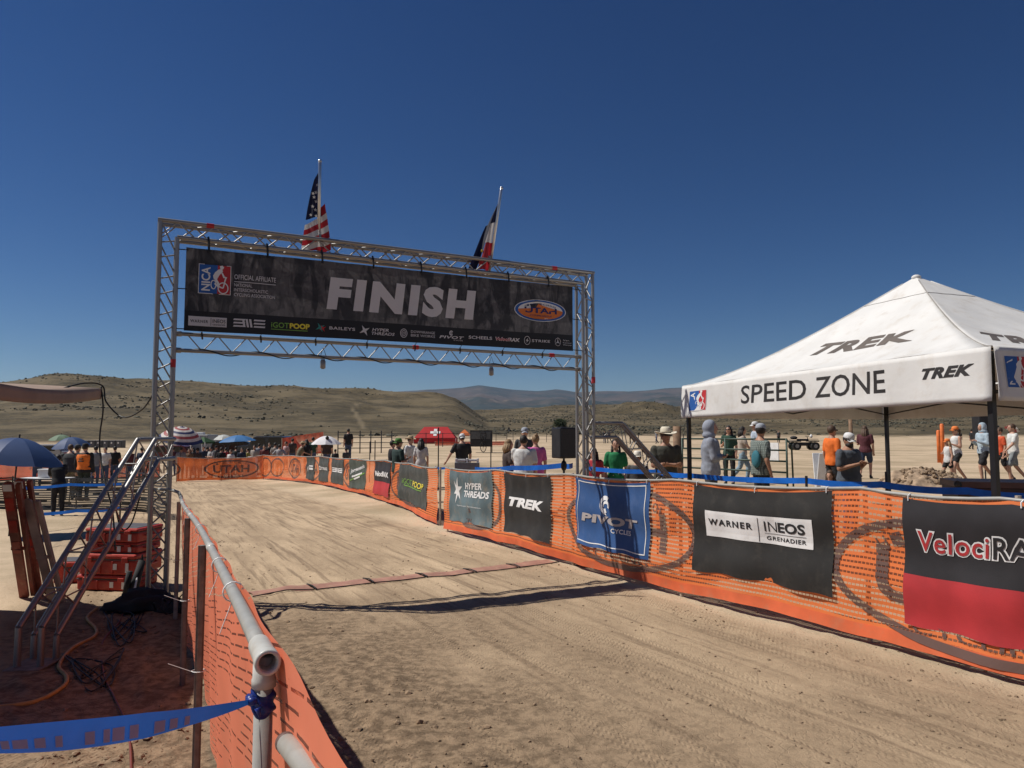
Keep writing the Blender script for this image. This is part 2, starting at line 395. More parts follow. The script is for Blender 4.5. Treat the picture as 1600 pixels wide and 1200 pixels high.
def hills(x, y):
    r = np.hypot(x, y) + 1e-6; phi = np.arctan2(x, y)
    back = npss(1.2, 1.7, np.abs(phi))
    g = fbm(x / 60, y / 60, 5, 3) * 2.6 + fbm(x / 14, y / 14, 3, 9) * 1.1 + np.abs(fbm(x / 38, y / 38, 3, 71)) * -3.0 + 1.0
    def layer(rid, r0, rc, pw, fall):
        e = sky_el(rid, phi) * (1 - .6 * back); zc = CZ + e * rc
        t = np.clip((r - r0) / (rc - r0), 0, 1); up = (t ** pw) * (1 - .12 * np.sin(math.pi * t)) 
        dn = 1 - fall * npss(rc * 1.05, rc * 2.4, r)
        return (np.maximum(zc, 0) * up * dn + g * np.clip(t * 1.5, 0, 1) * np.clip(zc / 20, 0, 1) * np.where(r < 1500, 1, 0))
    a = layer(RID_A, 130, 420, 1.25, .9); b = layer(RID_B, 190, 700, 1.15, .9)
    kx, ky = at(1012, 617, 520).x, 520.0
    b = b + 9.0 * np.exp(-((x - kx) / 24) ** 2 - ((y - ky) / 45) ** 2) * (1 + .5 * fbm(x / 12, y / 12, 3, 61)); k = a * 0
    e = sky_el(RID_M, phi) * (1 - .5 * back); rc = 9500.0
    t = np.clip((r - 3800) / (rc - 3800), 0, 1)
    rg = np.abs(fbm(x / 900, y / 900, 5, 21)); gl = np.abs(fbm(x / 420, y / 420, 4, 33))
    m = (CZ + e * rc) * (.55 * npss(0, .45, t) * (t < 1.01) + .45 * npss(.5, 1, t)) * (1 - .5 * npss(rc, 14000, r)) - (rg * 170 + gl * 110) * np.sin(math.pi * np.clip(t, 0, 1)) * .8
    m = np.where(t > 0, np.maximum(m, 0), 0)
    return np.maximum(np.maximum(a, b), np.maximum(k, m)), m
def micro(x, y):                            # wheel ruts, crusts and churned earth near the course
    s = -x * .459 + y * .888; q = (x - 3.2) * .888 + (y - 4.46) * .459
    trk = npss(-6.5, -5.2, q) * (1 - npss(-.6, .3, q)) * (1 - npss(26, 36, y))
    near = 1 - npss(30, 60, np.hypot(x, y))
    rut = fbm(q * 2.6 + .3 * np.sin(s * .4), s * .12, 3, 5) * .016
    rough = npss(-2.5, -4.6, q) * .7 + .25 + .5 * npss(-1.0, -.3, q)
    cl = np.maximum(0, fbm(x * 5.5, y * 5.5, 4, 12)) * .06 * rough + fbm(x * 17, y * 17, 2, 40) * .010 * rough
    return near * (trk * rut + cl * (.35 + .65 * trk) + fbm(x * .8, y * .8, 3, 2) * .012 * (1 - npss(8, 20, np.hypot(x, y))))
fw = np.radians(np.linspace(-52, 52, 400)); bk = np.radians(np.linspace(52, 308, 62))[1:-1]
PH = np.concatenate([fw, bk]); NP = len(PH)
RA = .55 * (15000 / .55) ** (np.arange(640) / 639.0); NR = len(RA)
gx = np.outer(RA, np.sin(PH)); gy = np.outer(RA, np.cos(PH))
hz_, mt_ = hills(gx, gy)
gz = Gnp(gx, gy) * (1 - npss(110, 190, RA)[:, None]) + hz_ + micro(gx, gy)
verts = np.stack([gx, gy, gz], -1).reshape(-1, 3); verts = np.vstack([verts, [[0, 0, float(gz[0].mean())]]])
i, j = np.meshgrid(np.arange(NR - 1), np.arange(NP), indexing='ij'); j2 = (j + 1) % NP
quads = np.stack([i * NP + j, i * NP + j2, (i + 1) * NP + j2, (i + 1) * NP + j], -1).reshape(-1, 4)[:, ::-1]
me = bpy.data.meshes.new('ground'); nq = len(quads); nt = NP
me.vertices.add(len(verts)); me.vertices.foreach_set('co', verts.ravel())
cen = len(verts) - 1
tri = np.stack([np.arange(NP), np.full(NP, cen), (np.arange(NP) + 1) % NP], -1)
me.loops.add(nq * 4 + nt * 3); me.loops.foreach_set('vertex_index', np.concatenate([quads.ravel(), tri.ravel()]))
me.polygons.add(nq + nt)
me.polygons.foreach_set('loop_start', np.concatenate([np.arange(nq) * 4, nq * 4 + np.arange(nt) * 3]))
me.polygons.foreach_set('use_smooth', np.ones(nq + nt, bool)); me.update(); me.validate()
rr = np.hypot(verts[:, 0], verts[:, 1]); X, Y = verts[:, 0], verts[:, 1]
q = (X - 3.2) * .888 + (Y - 4.46) * .459
def fattr(nm, arr):
    a = me.attributes.new(nm, 'FLOAT', 'POINT'); a.data.foreach_set('value', np.asarray(arr, dtype=np.float32))
fattr('hill', npss(.0, .9, np.append(hz_.ravel(), 0) + .5 * fbm(X / 9, Y / 9, 3, 8)))
fattr('churn', (1 - npss(5.0, 8.2, Y + .8 * q * .2 + 1.4 * fbm(X * .7, Y * .7, 3, 15))) * np.clip(1.0 - .55 * npss(-3.6, -1.5, q), 0, 1))
mflag = np.append((mt_ > .5).ravel(), False).astype(float); fattr('mount', mflag)
fattr('course', npss(-6.3, -5.6, q + .4 * vnoise(X, Y, 4)) * (1 - npss(-.5, .1, q)) * (1 - npss(34, 38, Y)))
# a footpath worn into the left hill
pth = [at(p[0], p[1], d) for p, d in (((568, 690), 170), ((563, 683), 200), ((551, 665), 262), ((556, 655), 300), ((575, 652), 320))]
dmin = np.full(len(X), 1e9)
for p0, p1 in zip(pth[:-1], pth[1:]):
    dx, dy = p1.x - p0.x, p1.y - p0.y; L2 = dx * dx + dy * dy; t_ = np.clip(((X - p0.x) * dx + (Y - p0.y) * dy) / L2, 0, 1)
    dmin = np.minimum(dmin, np.hypot(X - p0.x - t_ * dx, Y - p0.y - t_ * dy))
fattr('path', 1 - npss(.3, .9, dmin))
def ground_mat():
    t = NT('dry_earth'); co = t.n('NewGeometry').outputs['Position']
    def A(nm): nd = t.n('Attribute'); nd.attribute_name = nm; return nd.outputs['Fac']
    rt_ = t.n('Mapping'); t.t.links.new(co, rt_.inputs[0]); rt_.inputs['Rotation'].default_value = (0, 0, math.radians(-27.3))   # x across the course, y along it
    def along(sx, sy): m_ = t.n('Mapping'); t.t.links.new(rt_.outputs[0], m_.inputs[0]); m_.inputs['Scale'].default_value = (sx, sy, 1); return m_.outputs[0]
    streak = t.noise(along(1.5, .22), 1.6, 6, .62, .5)
    streak2 = t.noise(along(8, .35), 1.5, 5, .6, .25)
    big = t.noise(co, .55, 5, .6); fine = t.noise(co, 14, 6, .65); grit = t.noise(co, 90, 3, .6)
    pale, mid, dark = (.53, .395, .258, 1), (.375, .275, .178, 1), (.185, .130, .084, 1)
    c = t.mix(t.ramp(streak, .35, .68), mid, pale)
    c = t.mix(t.math('MULTIPLY', t.ramp(streak2, .50, .66), .62), c, dark)
    c = t.mix(t.math('MULTIPLY', t.ramp(big, .5, .72), .55), c, dark)
    c = t.mix(t.math('MULTIPLY', t.ramp(fine, .5, .78), .5), c, dark)
    c = t.mix(t.math('MULTIPLY', t.ramp(grit, .55, .8), .35), c, (.16, .105, .066, 1))
    ch = A('churn'); c = t.mix(t.math('MULTIPLY', ch, t.ramp(t.noise(co, 1.1, 5, .65), .12, .50)), c, t.mix(t.ramp(fine, .35, .65), (.125, .088, .056, 1), (.285, .205, .132, 1)))
    # meadow beside the course: paler dust with dry stalks
    mead = t.mix(t.ramp(t.noise(co, .22, 6, .65), .38, .66), (.54, .415, .285, 1), (.34, .265, .17, 1))
    mead = t.mix(t.math('MULTIPLY', t.ramp(fine, .5, .75), .4), mead, (.24, .18, .11, 1))
    c = t.mix(A('course'), mead, c)
    # hills: dry grass, stony patches, dark scrub
    h1 = t.noise(co, .018, 6, .6); h2 = t.noise(co, .11, 6, .7); h3 = t.noise(co, .5, 5, .7)
    hc = t.mix(t.ramp(h1, .38, .62), (.098, .076, .042, 1), (.135, .103, .057, 1))
    hc = t.mix(t.math('MULTIPLY', t.ramp(h2, .44, .60), .8), hc, (.058, .048, .029, 1))
    hc = t.mix(t.math('MULTIPLY', t.ramp(h3, .47, .62), .65), hc, (.042, .037, .024, 1))
    h4 = t.noise(co, 1.6, 4, .75); hc = t.mix(t.math('MULTIPLY', t.ramp(h4, .44, .60), .6), hc, (.035, .03, .02, 1)); h5 = t.noise(co, .035, 5, .7); hc = t.mix(t.math('MULTIPLY', t.ramp(h5, .46, .60), .6), hc, (.17, .135, .082, 1))
    hc = t.mix(t.math('MULTIPLY', A('path'), .45), hc, (.26, .205, .13, 1))
    c = t.mix(A('hill'), c, hc)
    m1 = t.noise(co, .0016, 6, .65); mc = t.mix(t.ramp(m1, .4, .62), (.030, .040, .034, 1), (.085, .066, .052, 1))
    m2 = t.noise(co, .006, 5, .7); mc = t.mix(t.math('MULTIPLY', t.ramp(m2, .56, .7), .6), mc, (.20, .155, .12, 1))
    c = t.mix(A('mount'), c, mc)
    b = t.bsdf(Base__Color=c, Roughness=.92); b.inputs['Specular IOR Level'].default_value = .15
    n = t.bump(t.noise(co, 26, 6, .7), .55, .022); n = t.bump(grit, .45, .006, n)
    cr = t.n('TexVoronoi', _feature='DISTANCE_TO_EDGE', Scale=5.5); t.t.links.new(t.n('VectorMath', _operation='ADD', i0=co, i1=t.n('TexNoise', Vector=co, Scale=3.0).outputs['Color']).outputs[0], cr.inputs['Vector'])
    n = t.bump(t.ramp(cr.outputs[0], 0, .05), .35, .006, n)
    sx3 = t.n('SeparateXYZ'); t.t.links.new(rt_.outputs[0], sx3.inputs[0]); wv = t.math('SINE', t.math('ADD', t.math('MULTIPLY', sx3.outputs[1], 150.0), t.math('MULTIPLY', t.math('SINE', t.math('MULTIPLY', sx3.outputs[0], 130.0)), 1.6)))
    tread = t.math('MULTIPLY', wv, t.math('MULTIPLY', t.ramp(t.noise(along(4.5, .10), 1.7, 2), .50, .60), A('course'))); n = t.bump(tread, .35, .006, n)
    t.t.links.new(n, b.inputs['Normal']); return t.done(b.outputs[0])
earth = ground_mat(); me.materials.append(earth)
ground = bpy.data.objects.new('ground', me); link(ground); tag(ground, kind='structure')
def Z(x, y):                                # true sheet height incl. relief
    a, b = np.array([x]), np.array([y]); r = math.hypot(x, y)
    return float((Gnp(a, b) * (1 - npss(110, 190, np.array([r]))) + hills(a, b)[0] + micro(a, b))[0])

# loose clods on the course and sage scrub on the hills: uncountable, one mesh each
ICO_V = []; ph_ = (1 + 5 ** .5) / 2
for a_, b_ in ((-1, ph_), (1, ph_), (-1, -ph_), (1, -ph_)): ICO_V += [(a_, b_, 0), (0, a_, b_), (b_, 0, a_)]
ICO_V = np.array(ICO_V) / math.hypot(1, ph_)
def ico_faces():
    bm = bmesh.new(); 
    for v in ICO_V: bm.verts.new(v)
    r = bmesh.ops.convex_hull(bm, input=bm.verts[:]); bm.verts.index_update()
    fs = [tuple(v.index for v in f.verts) for f in bm.faces]; bm.free(); return np.array(fs)
ICO_F = ico_faces(); nrng = np.random.default_rng(5)
def scatter(name, mat, pos, sz, sq, jit, label, cat):
    n = len(pos); v = ICO_V[None] * (1 + jit * (nrng.random((n, 12, 1)) - .5)) + jit * .4 * (nrng.random((n, 12, 3)) - .5)
    v = v * sz[:, None, :] + pos[:, None, :]; v[:, :, 2] += sz[:, None, 2] * sq
    f = (ICO_F[None] + (np.arange(n) * 12)[:, None, None]).reshape(-1, 3)
    m = bpy.data.meshes.new(name); m.from_pydata(v.reshape(-1, 3).tolist(), [], f.tolist()); m.materials.append(mat); m.update()
    o = bpy.data.objects.new(name, m); link(o); return tag(o, label, cat, kind='stuff')
n = 22000
s_ = nrng.random(n) ** 1.5 * 15 + 1.4; q_ = np.where(nrng.random(n) < .55, -5.3 + np.abs(nrng.normal(0, 1.1, n)), nrng.uniform(-5.6, -.2, n))
q_ = np.where(nrng.random(n) < .12, nrng.uniform(-.7, .2, n), q_)
cx = 3.2 - .459 * (s_ - 2.5) + .888 * q_; cy = 4.46 + .888 * (s_ - 2.5) + .459 * q_
keep = (cy > .8) & (q_ > -5.35 + 0 * cy); cx, cy = cx[keep], cy[keep]
cl_ = fbm(cx * .9, cy * .9, 3, 77) + nrng.random(len(cx)) * .5; k2 = cl_ > .22; cx, cy = cx[k2], cy[k2]
sz = (.0020 + .010 * nrng.random(len(cx)) ** 9)[:, None] * np.stack([1 + .5 * nrng.random(len(cx)), 1 + .5 * nrng.random(len(cx)), .6 + .3 * nrng.random(len(cx))], -1)
qq_ = (cx - 3.2) * .888 + (cy - 4.46) * .459; sz = sz * (1 + .8 * ((qq_ < -3.2) & (cy < 6.3)) * nrng.random(len(cx)))[:, None]
pos = np.stack([cx, cy, Gnp(cx, cy) + micro(cx, cy)], -1)
clod_m = M('dry_clods', (.255, .18, .115), .95, 0, .3, 20, .3, 90)
scatter('earth_clods', clod_m, pos, sz, .25, .5, 'small dry earth clods and pebbles strewn over the dirt course', 'clods')
n = 46000
ph2 = nrng.uniform(-.72, .72, n); r2 = np.exp(nrng.uniform(math.log(125), math.log(690), n)); bx_, by_ = r2 * np.sin(ph2), r2 * np.cos(ph2)
dens = fbm(bx_ / 45, by_ / 45, 4, 51) + fbm(bx_ / 9, by_ / 9, 2, 58) * .5 + .28 * npss(-.12, .02, ph2) + .12 * npss(300, 400, r2) - .22 * npss(.0, -.2, ph2) * (1 - npss(250, 330, r2))
k2 = dens > nrng.random(n) * .55 + .02; bx_, by_ = bx_[k2], by_[k2]; hz2, _ = hills(bx_, by_)
g2 = Gnp(bx_, by_) * (1 - npss(110, 190, np.hypot(bx_, by_))); k3 = (hz2 > .5 + 3.0 * nrng.random(len(bx_)) ** 2); bx_, by_, hz2, g2 = bx_[k3], by_[k3], hz2[k3], g2[k3]
b_s = (.14 + .40 * nrng.random(len(bx_)) ** 2.5)[:, None] * np.stack([1 + .6 * nrng.random(len(bx_)), 1 + .6 * nrng.random(len(bx_)), .65 + .4 * nrng.random(len(bx_))], -1)
scatter('sagebrush_scrub', brush_m, np.stack([bx_, by_, hz2 + g2], -1), b_s, .35, .55, 'low grey green sagebrush dotted over the dry hills', 'sagebrush')
# ================================================================== FINISH ARCH: aluminium box truss
AL = Vector((-3.47, 6.88, 0)); AR = Vector((1.06, 9.22, 0))
AU = (AR - AL).normalized(); AN = Vector((AU.y, -AU.x, 0))       # along the arch, and towards the camera
ALEN = (AR - AL).length; ZT = 3.55; SP = .155; CR = .023
zl, zr = G(AL.x, AL.y), G(AR.x, AR.y)
arch = thing('finish_arch', (AL.x, AL.y, zl), 'silver aluminium truss arch spanning the dirt course with slanted outrigger legs', 'arch')
def AP(u, z, d=0.0): return AL + AU * u - AN * d + Vector((0, 0, z))   # d = distance behind the front face
def arch_uv(px, py):                        # pixel -> (u, z) on the front face plane
    r = Vector(ray(px, py)); o = Vector((0, 0, CZ)); t = (AL - o).dot(AN) / r.dot(AN); p = o + r * t
    return ((p - AL).dot(AU), p.z)
# shared unit rod for the lattice
_rod = MB().tube([(0, 0, 0), (0, 0, 1)], 1.0, 6); rod_me = None
def rod(name, a, b, r, mat, parent):
    global rod_me
    a, b = Vector(a), Vector(b)
    if rod_me is None:
        m = bpy.data.meshes.new('rod'); m.from_pydata(_rod.v, [], _rod.f); m.polygons.foreach_set('use_smooth', [len(p.vertices) == 4 for p in m.polygons]); rod_me = {}
        rod_me['base'] = m
    if mat.name not in rod_me:
        m = rod_me['base'].copy(); m.materials.append(mat); rod_me[mat.name] = m
    o = bpy.data.objects.new(name, rod_me[mat.name]); link(o, parent)
    L, rz = WL[parent]; d = b - a
    inv = Matrix.Rotation(-rz, 4, 'Z') @ Matrix.Translation(-L)
    o.matrix_local = inv @ (Matrix.Translation(a) @ d.to_track_quat('Z', 'Y').to_matrix().to_4x4() @ Matrix.Diagonal((r, r, d.length, 1)))
    WL[o] = WL[parent]; return o
def lace(p0, p1, q0, q1, n, parent, r=.0078, flip=False):
    """zigzag between the chords p0-p1 and q0-q1"""
    for k in range(n):
        a0, a1 = k / n, (k + 1) / n
        A_, B_ = (p0.lerp(p1, a0), q0.lerp(q1, a1)) if (k % 2 == 0) != flip else (q0.lerp(q1, a0), p0.lerp(p1, a1))
        rod('brace', A_, B_, r, alu, parent)
def chord(a, b, parent, r=CR, name='chord'): rod(name, a, b, r, alu, parent)
def tower(u0, sgn, zb, zt):
    us = (u0, u0 + sgn * SP)
    c = {}
    for i, u in enumerate(us):
        for k, d in enumerate((0, SP)):
            c[i, k] = (AP(u, zb, d), AP(u, zt if i == 0 else zt - SP, d)); chord(*c[i, k], arch)
    n = 20
    lace(*c[0, 0], *c[1, 0], n, arch); lace(*c[0, 1], *c[1, 1], n, arch, flip=True)
    lace(*c[0, 0], *c[0, 1], n, arch); lace(*c[1, 0], *c[1, 1], n, arch, flip=True)
    pl = MB().box((AP(u0 + sgn * SP / 2, zb + .008, SP / 2)), (.25, .25, .012), rotz(math.atan2(AU.y, AU.x))); pl.obj('base_plate', stake, arch)
tower(0.0, 1, zl + .015, ZT); tower(ALEN, -1, zr + .015, ZT)
# top beam
tb = {}
for k, d in enumerate((0, SP)):
    tb[0, k] = (AP(-CR, ZT, d), AP(ALEN + CR, ZT, d)); tb[1, k] = (AP(SP, ZT - SP, d), AP(ALEN - SP, ZT - SP, d))
    chord(*tb[0, k], arch); chord(*tb[1, k], arch)
nb = 28
ta, tc = (AP(SP, ZT, 0), AP(ALEN - SP, ZT, 0)), (AP(SP, ZT, SP), AP(ALEN - SP, ZT, SP))
lace(*ta, *tb[1, 0], nb, arch); lace(*tc, *tb[1, 1], nb, arch, flip=True); lace(*ta, *tc, nb, arch); lace(*tb[1, 0], *tb[1, 1], nb, arch, flip=True)
for d in (0, SP):
    for uu, s in ((0, 1), (ALEN, -1)): rod('corner_brace', AP(uu, ZT - SP, d), AP(uu + s * SP, ZT, d), .0065, alu, arch)
# lower ladder beam under the banner
zA = arch_uv(590, 538)[1]; zB = zA - .165
for zz in (zA, zB):
    chord(AP(SP, zz, SP * .5), AP(ALEN - SP, zz, SP * .5), arch, .020, 'lower_chord')
    for uu, s in ((SP, 1), (ALEN - SP, -1)): rod('coupler', AP(uu, zz, SP * .5), AP(uu + s * .07, zz, SP * .5), .027, alu, arch)
lace(AP(SP + .12, zA, SP * .5), AP(ALEN - SP - .12, zA, SP * .5), AP(SP + .12, zB, SP * .5), AP(ALEN - SP - .12, zB, SP * .5), 32, arch, .006)
# outrigger legs
def outrigger(p, dirv, zt, stub, run, zfoot):
    side = Vector((-dirv.y, dirv.x, 0))
    for s in (0, 1):
        off = side * (s * SP)
        ln = []
        for k, dz in ((0, 0.0), (1, -.185)):
            a = p + off + Vector((0, 0, zt + dz)); b = a + dirv * (stub - k * .075); zf = zfoot + .17 + (.10 if k == 0 else .0)
            c_ = b + dirv * (run - .0 - k * .10) + Vector((0, 0, zf - b.z)); d_ = Vector((c_.x, c_.y, zfoot + .012))
            for x0, x1 in ((a, b), (b, c_), (c_, d_)): chord(x0, x1, arch, CR * (.95 if s == 0 else .9), 'outrigger_chord')
            for jn in (b, c_): pass
            ln.append((a, b, c_, d_))
        lace(ln[0][1], ln[0][2], ln[1][1], ln[1][2], 9, arch, .0065); lace(ln[0][0], ln[0][1], ln[1][0], ln[1][1], 2, arch, .0065)
        for k in range(1, 7): rod('rung', ln[0][1].lerp(ln[0][2], k / 7), ln[1][1].lerp(ln[1][2], k / 7), .007, alu, arch)
        if s == 0: first = ln
        else:
            for k in range(1, 6): rod('cross_rung', first[0][1].lerp(first[0][2], k / 6), ln[0][1].lerp(ln[0][2], k / 6), .007, alu, arch)
    f = p + dirv * (stub + run - .05) + side * SP / 2
    MB().box((f.x, f.y, zfoot + .006), (.26, .24, .010), rotz(math.atan2(dirv.y, dirv.x))).obj('foot_plate', stake, arch)
pL = AP(SP * .3, 0, -.02)
footL = gp(30, 1046)
dL = Vector((footL.x - pL.x - .03, footL.y - pL.y, 0)); run = dL.length; dL.normalize()
outrigger(pL, dL, at(236, 686, 6.85).z, .40, run - .42, G(footL.x, footL.y))
pR = AP(ALEN + .03, 0, SP * .4)
outrigger(pR, Vector((1, .12, 0)).normalized(), at(930, 661, 9.2).z, .40, 1.35, G(pR.x + 1.7, pR.y))
# red tape marks on the truss
for u, z, w in ((.42, ZT, .07), (ALEN - .62, ZT, .07), (ALEN * .52, zA, .07), (ALEN - .62, zA, .07)):
    d = SP * .5 if z == zA else 0
    MB().tube([AP(u, z, d), AP(u + w, z, d)], .0255, 8).obj('red_tape_band', red_print, arch)
for u in (SP, ALEN): MB().tube([AP(u, zB - .10, 0), AP(u, zB - .18, 0)], .0258, 8).obj('red_tape_band', red_print, arch)
# ---- the banner
bu0, bz1 = arch_uv(291, 387); bu1, _ = arch_uv(892, 449); bz0 = arch_uv(289, 517)[1]
BW = bu1 - bu0; _, bzr0 = arch_uv(892, 549); _, bzr1 = arch_uv(892, 449)
BH = ((bz1 - bz0) + (bzr1 - bzr0)) / 2; bzb = (bz0 + bzr0) / 2
def ban(u, v, off=0.0):
    x, y = u / BW, v / BH
    rip = .010 * math.sin(u * 7 + 2 * v) * (1 - y) + .006 * math.sin(u * 17) * y + .012 * math.sin(u * 2.1 + 1)
    return AP(bu0 + u, bz0 + (bzr0 - bz0) * x + v * ((bz1 - bz0) * (1 - x) + (bzr1 - bzr0) * x) / BH, -.035 - off + rip)
fb = thing('finish_banner', AP(bu0, bz0, -.03), 'wide dark FINISH banner tied inside the truss arch above the course', 'banner')
def banner_photo_mat():
    t = NT('banner_photo_print'); co = t.coord('UV'); sep = t.n('SeparateXYZ'); t.t.links.new(co, sep.inputs[0])
    mp = t.n('Mapping'); t.t.links.new(co, mp.inputs[0]); mp.inputs['Scale'].default_value = (3.2, .9, 1)
    n1 = t.noise(mp.outputs[0], 1.6, 5, .6, .8); n2 = t.noise(co, 6, 5, .6, 1.2)
    c = t.mix(t.ramp(n1, .42, .56), (.022, .021, .024, 1), (.105, .098, .10, 1)); c = t.mix(t.math('MULTIPLY', t.ramp(n2, .5, .62), .6), c, (.035, .033, .036, 1))
    vor = t.n('TexVoronoi', Scale=9.0); t.t.links.new(mp.outputs[0], vor.inputs['Vector']); c = t.mix(t.math('MULTIPLY', t.ramp(vor.outputs[0], .2, .5), .25), c, (.02, .02, .022, 1))
    strip = t.math('LESS_THAN', sep.outputs[1], .245)
    c = t.mix(strip, c, (.008, .008, .010, 1))
    b = t.bsdf(Base__Color=c, Roughness=.6); tr = t.n('BsdfTranslucent'); t.set(tr.inputs[0], c)
    mx = t.n('MixShader', i0=.25); t.t.links.new(b.outputs[0], mx.inputs[1]); t.t.links.new(tr.outputs[0], mx.inputs[2])
    return t.done(mx.outputs[0])
m = MB().grid(lambda a, b: ban(a * BW, b * BH), 120, 16, lambda a, b: (a * BW / BH, b)); m.obj('printed_sheet', banner_photo_mat(), fb, True)
def bq(px, py):                             # pixel -> banner (u,v)
    u, z = arch_uv(px, py); x = (u - bu0) / BW; lo = bz0 + (bzr0 - bz0) * x; hi = bz1 + (bzr1 - bz1) * x
    return u - bu0, (z - lo) / (hi - lo) * BH
lt = M('banner_white_ink', (.80, .77, .77), .6, 0, .05, 2, transl=.3)
def btext(s, px0, px1, v0, v1, mat=lt, bold=.02, shear=0.0, name='lettering', sp=1.0):
    u0, u1 = bq(px0, 500)[0], bq(px1, 500)[0]
    Print().text(s, u0, v0 * BH, u1 - u0, (v1 - v0) * BH, bold, shear, 0, sp).obj(name, mat, ban, .005, fb, .10)
btext('FINISH', 508, 742, .37, .80, lt, .060, .10, 'finish_lettering', 1.22)
lu0, lv0 = bq(309, 462); lu1, lv1 = bq(361, 418)
league_logo(lambda u, v, o=0: ban(u, v, o), lu0, .46 * BH, lu1 - lu0, .36 * BH, fb)
btext('OFFICIAL AFFILIATE', 364, 429, .665, .725, lt, .005)
u0, u1 = bq(364, 500)[0], bq(429, 500)[0]; Print().rect(u0, .63 * BH, u1 - u0, .008 * BH).obj('ruled_line', lt, ban, .005, fb, .1)
btext('NATIONAL', 364, 392, .575, .615, lt, .005); btext('INTERSCHOLASTIC', 364, 417, .515, .555, lt, .005); btext('CYCLING ASSOCIATION', 364, 428, .455, .495, lt, .005)
uc = (bq(802, 480)[0] + bq(881, 480)[0]) / 2; ua = (bq(881, 480)[0] - bq(802, 480)[0]) / 2
utah_logo(lambda u, v, o=0: ban(u, v, o), uc, .585 * BH, ua, .165 * BH, fb, .003)
# sponsor strip
u0, u1 = bq(294, 500)[0], bq(354, 500)[0]; Print().rect(u0, .065 * BH, u1 - u0, .115 * BH).obj('sponsor_plate', lt, ban, .004, fb, .1)
btext('WARNER', 297, 325, .105, .14, black_print, .02, 0, 'sponsor_lettering', 1.2); 
for s, a, b, v0, v1 in (('INEOS', 332, 352, .112, .155), ('GRENADIER', 332, 352, .08, .098)): 
    uu0, uu1 = bq(a, 500)[0], bq(b, 500)[0]; Print().text(s, uu0, v0 * BH, uu1 - uu0, (v1 - v0) * BH, .005).obj('sponsor_lettering', black_print, ban, .008, fb, .1)
uu = bq(329, 500)[0]; Print().rect(uu, .075 * BH, .004, .095 * BH).obj('plate_divider', black_print, ban, .008, fb)
# two interleaved striped letter shapes
u0, u1 = bq(364, 500)[0], bq(413, 500)[0]; w = u1 - u0; p = Print()
for k in range(3): p.rect(u0 + .0 * w, (.08 + k * .04) * BH, .36 * w, .020 * BH, .02 * w); p.rect(u0 + .64 * w, (.08 + k * .04) * BH, .36 * w, .020 * BH, .02 * w)
for k in range(3): p.rect(u0 + (.32 + k * .11) * w, .08 * BH, .07 * w, .10 * BH, -.05 * w)
p.obj('sponsor_striped_letters', lt, ban, .005, fb, .1)
btext('iGOT', 423, 451, .095, .165, green_print, .02, 0, 'sponsor_lettering'); btext('POOP', 452, 483, .095, .165, yellow_print, .05, 0, 'sponsor_lettering')
u0, u1 = bq(423, 500)[0], bq(480, 500)[0]; Print().rect(u0, .07 * BH, u1 - u0, .010 * BH).obj('underline', green_print, ban, .005, fb, .1)
def star(px, v, r, mat, name='sponsor_star'):
    u = bq(px, 500)[0]; p = Print()
    for k in range(4):
        a = k * math.pi / 2 + .5; p.poly([(u + r * math.cos(a), v * BH + r * math.sin(a)), (u + .3 * r * math.cos(a + .8), v * BH + .3 * r * math.sin(a + .8)), (u - .1 * r * math.cos(a), v * BH - .1 * r * math.sin(a)), (u + .3 * r * math.cos(a - .8), v * BH + .3 * r * math.sin(a - .8))])
    p.obj(name, mat, ban, .005, fb)
star(499, .13, .055, teal_print); star(503, .12, .04, red_print); star(568, .125, .065, lt)
btext('BAILEYS', 513, 553, .11, .15, lt, .02, 0, 'sponsor_lettering', 1.1)
btext('HYPER', 580, 606, .125, .165, lt, .02, .2, 'sponsor_lettering'); btext('THREADS', 579, 615, .075, .115, lt, .02, .2, 'sponsor_lettering')
u = bq(629, 500)[0]; p = Print(); p.ring(u, .12 * BH, .042, .052, .007, 20); p.ring(u, .12 * BH, .026, .034, .006, 16); p.ring(u, .12 * BH, .012, .016, .005, 12); p.obj('sponsor_rosette', lt, ban, .005, fb)
btext('DOWNRANGE', 640, 678, .13, .165, lt, .006, 0, 'sponsor_lettering'); btext('BIKE WORKS', 640, 678, .08, .115, lt, .006, 0, 'sponsor_lettering')
u = bq(704, 500)[0]; p = Print(); p.ring(u, .165 * BH, .026, .030, .011, 16, .6, 5.6); p.ring(u, .165 * BH, .012, .016, .007, 12); p.obj('sponsor_swirl', lt, ban, .005, fb)
btext('PIVOT', 685, 724, .085, .125, lt, .03, .25, 'sponsor_lettering', 1.1); btext('CYCLES', 708, 722, .06, .075, lt, .01, 0, 'sponsor_lettering')
btext('SCHEELS', 731, 767, .10, .145, lt, .025, 0, 'sponsor_lettering')
btext('VelociRAX', 772, 811, .095, .15, lt, .05, .15, 'sponsor_lettering'); u0, u1 = bq(773, 500)[0], bq(795, 500)[0]
Print().text('Veloci', u0, .10 * BH, u1 - u0, .045 * BH, .015, .15).obj('sponsor_lettering', red_print, ban, .009, fb)
u = bq(822, 500)[0]; p = Print(); p.ring(u, .125 * BH, .042, .055, .006, 20); p.poly([(u + .012, .16 * BH), (u - .022, .12 * BH), (u - .002, .12 * BH), (u - .012, .085 * BH), (u + .022, .13 * BH), (u + .002, .13 * BH)]); p.obj('sponsor_bolt', lt, ban, .005, fb)
btext('STRIKE', 829, 856, .105, .145, lt, .02, 0, 'sponsor_lettering', 1.1)
u = bq(868, 500)[0]; p = Print(); p.ring(u, .125 * BH, .042, .052, .005, 24)
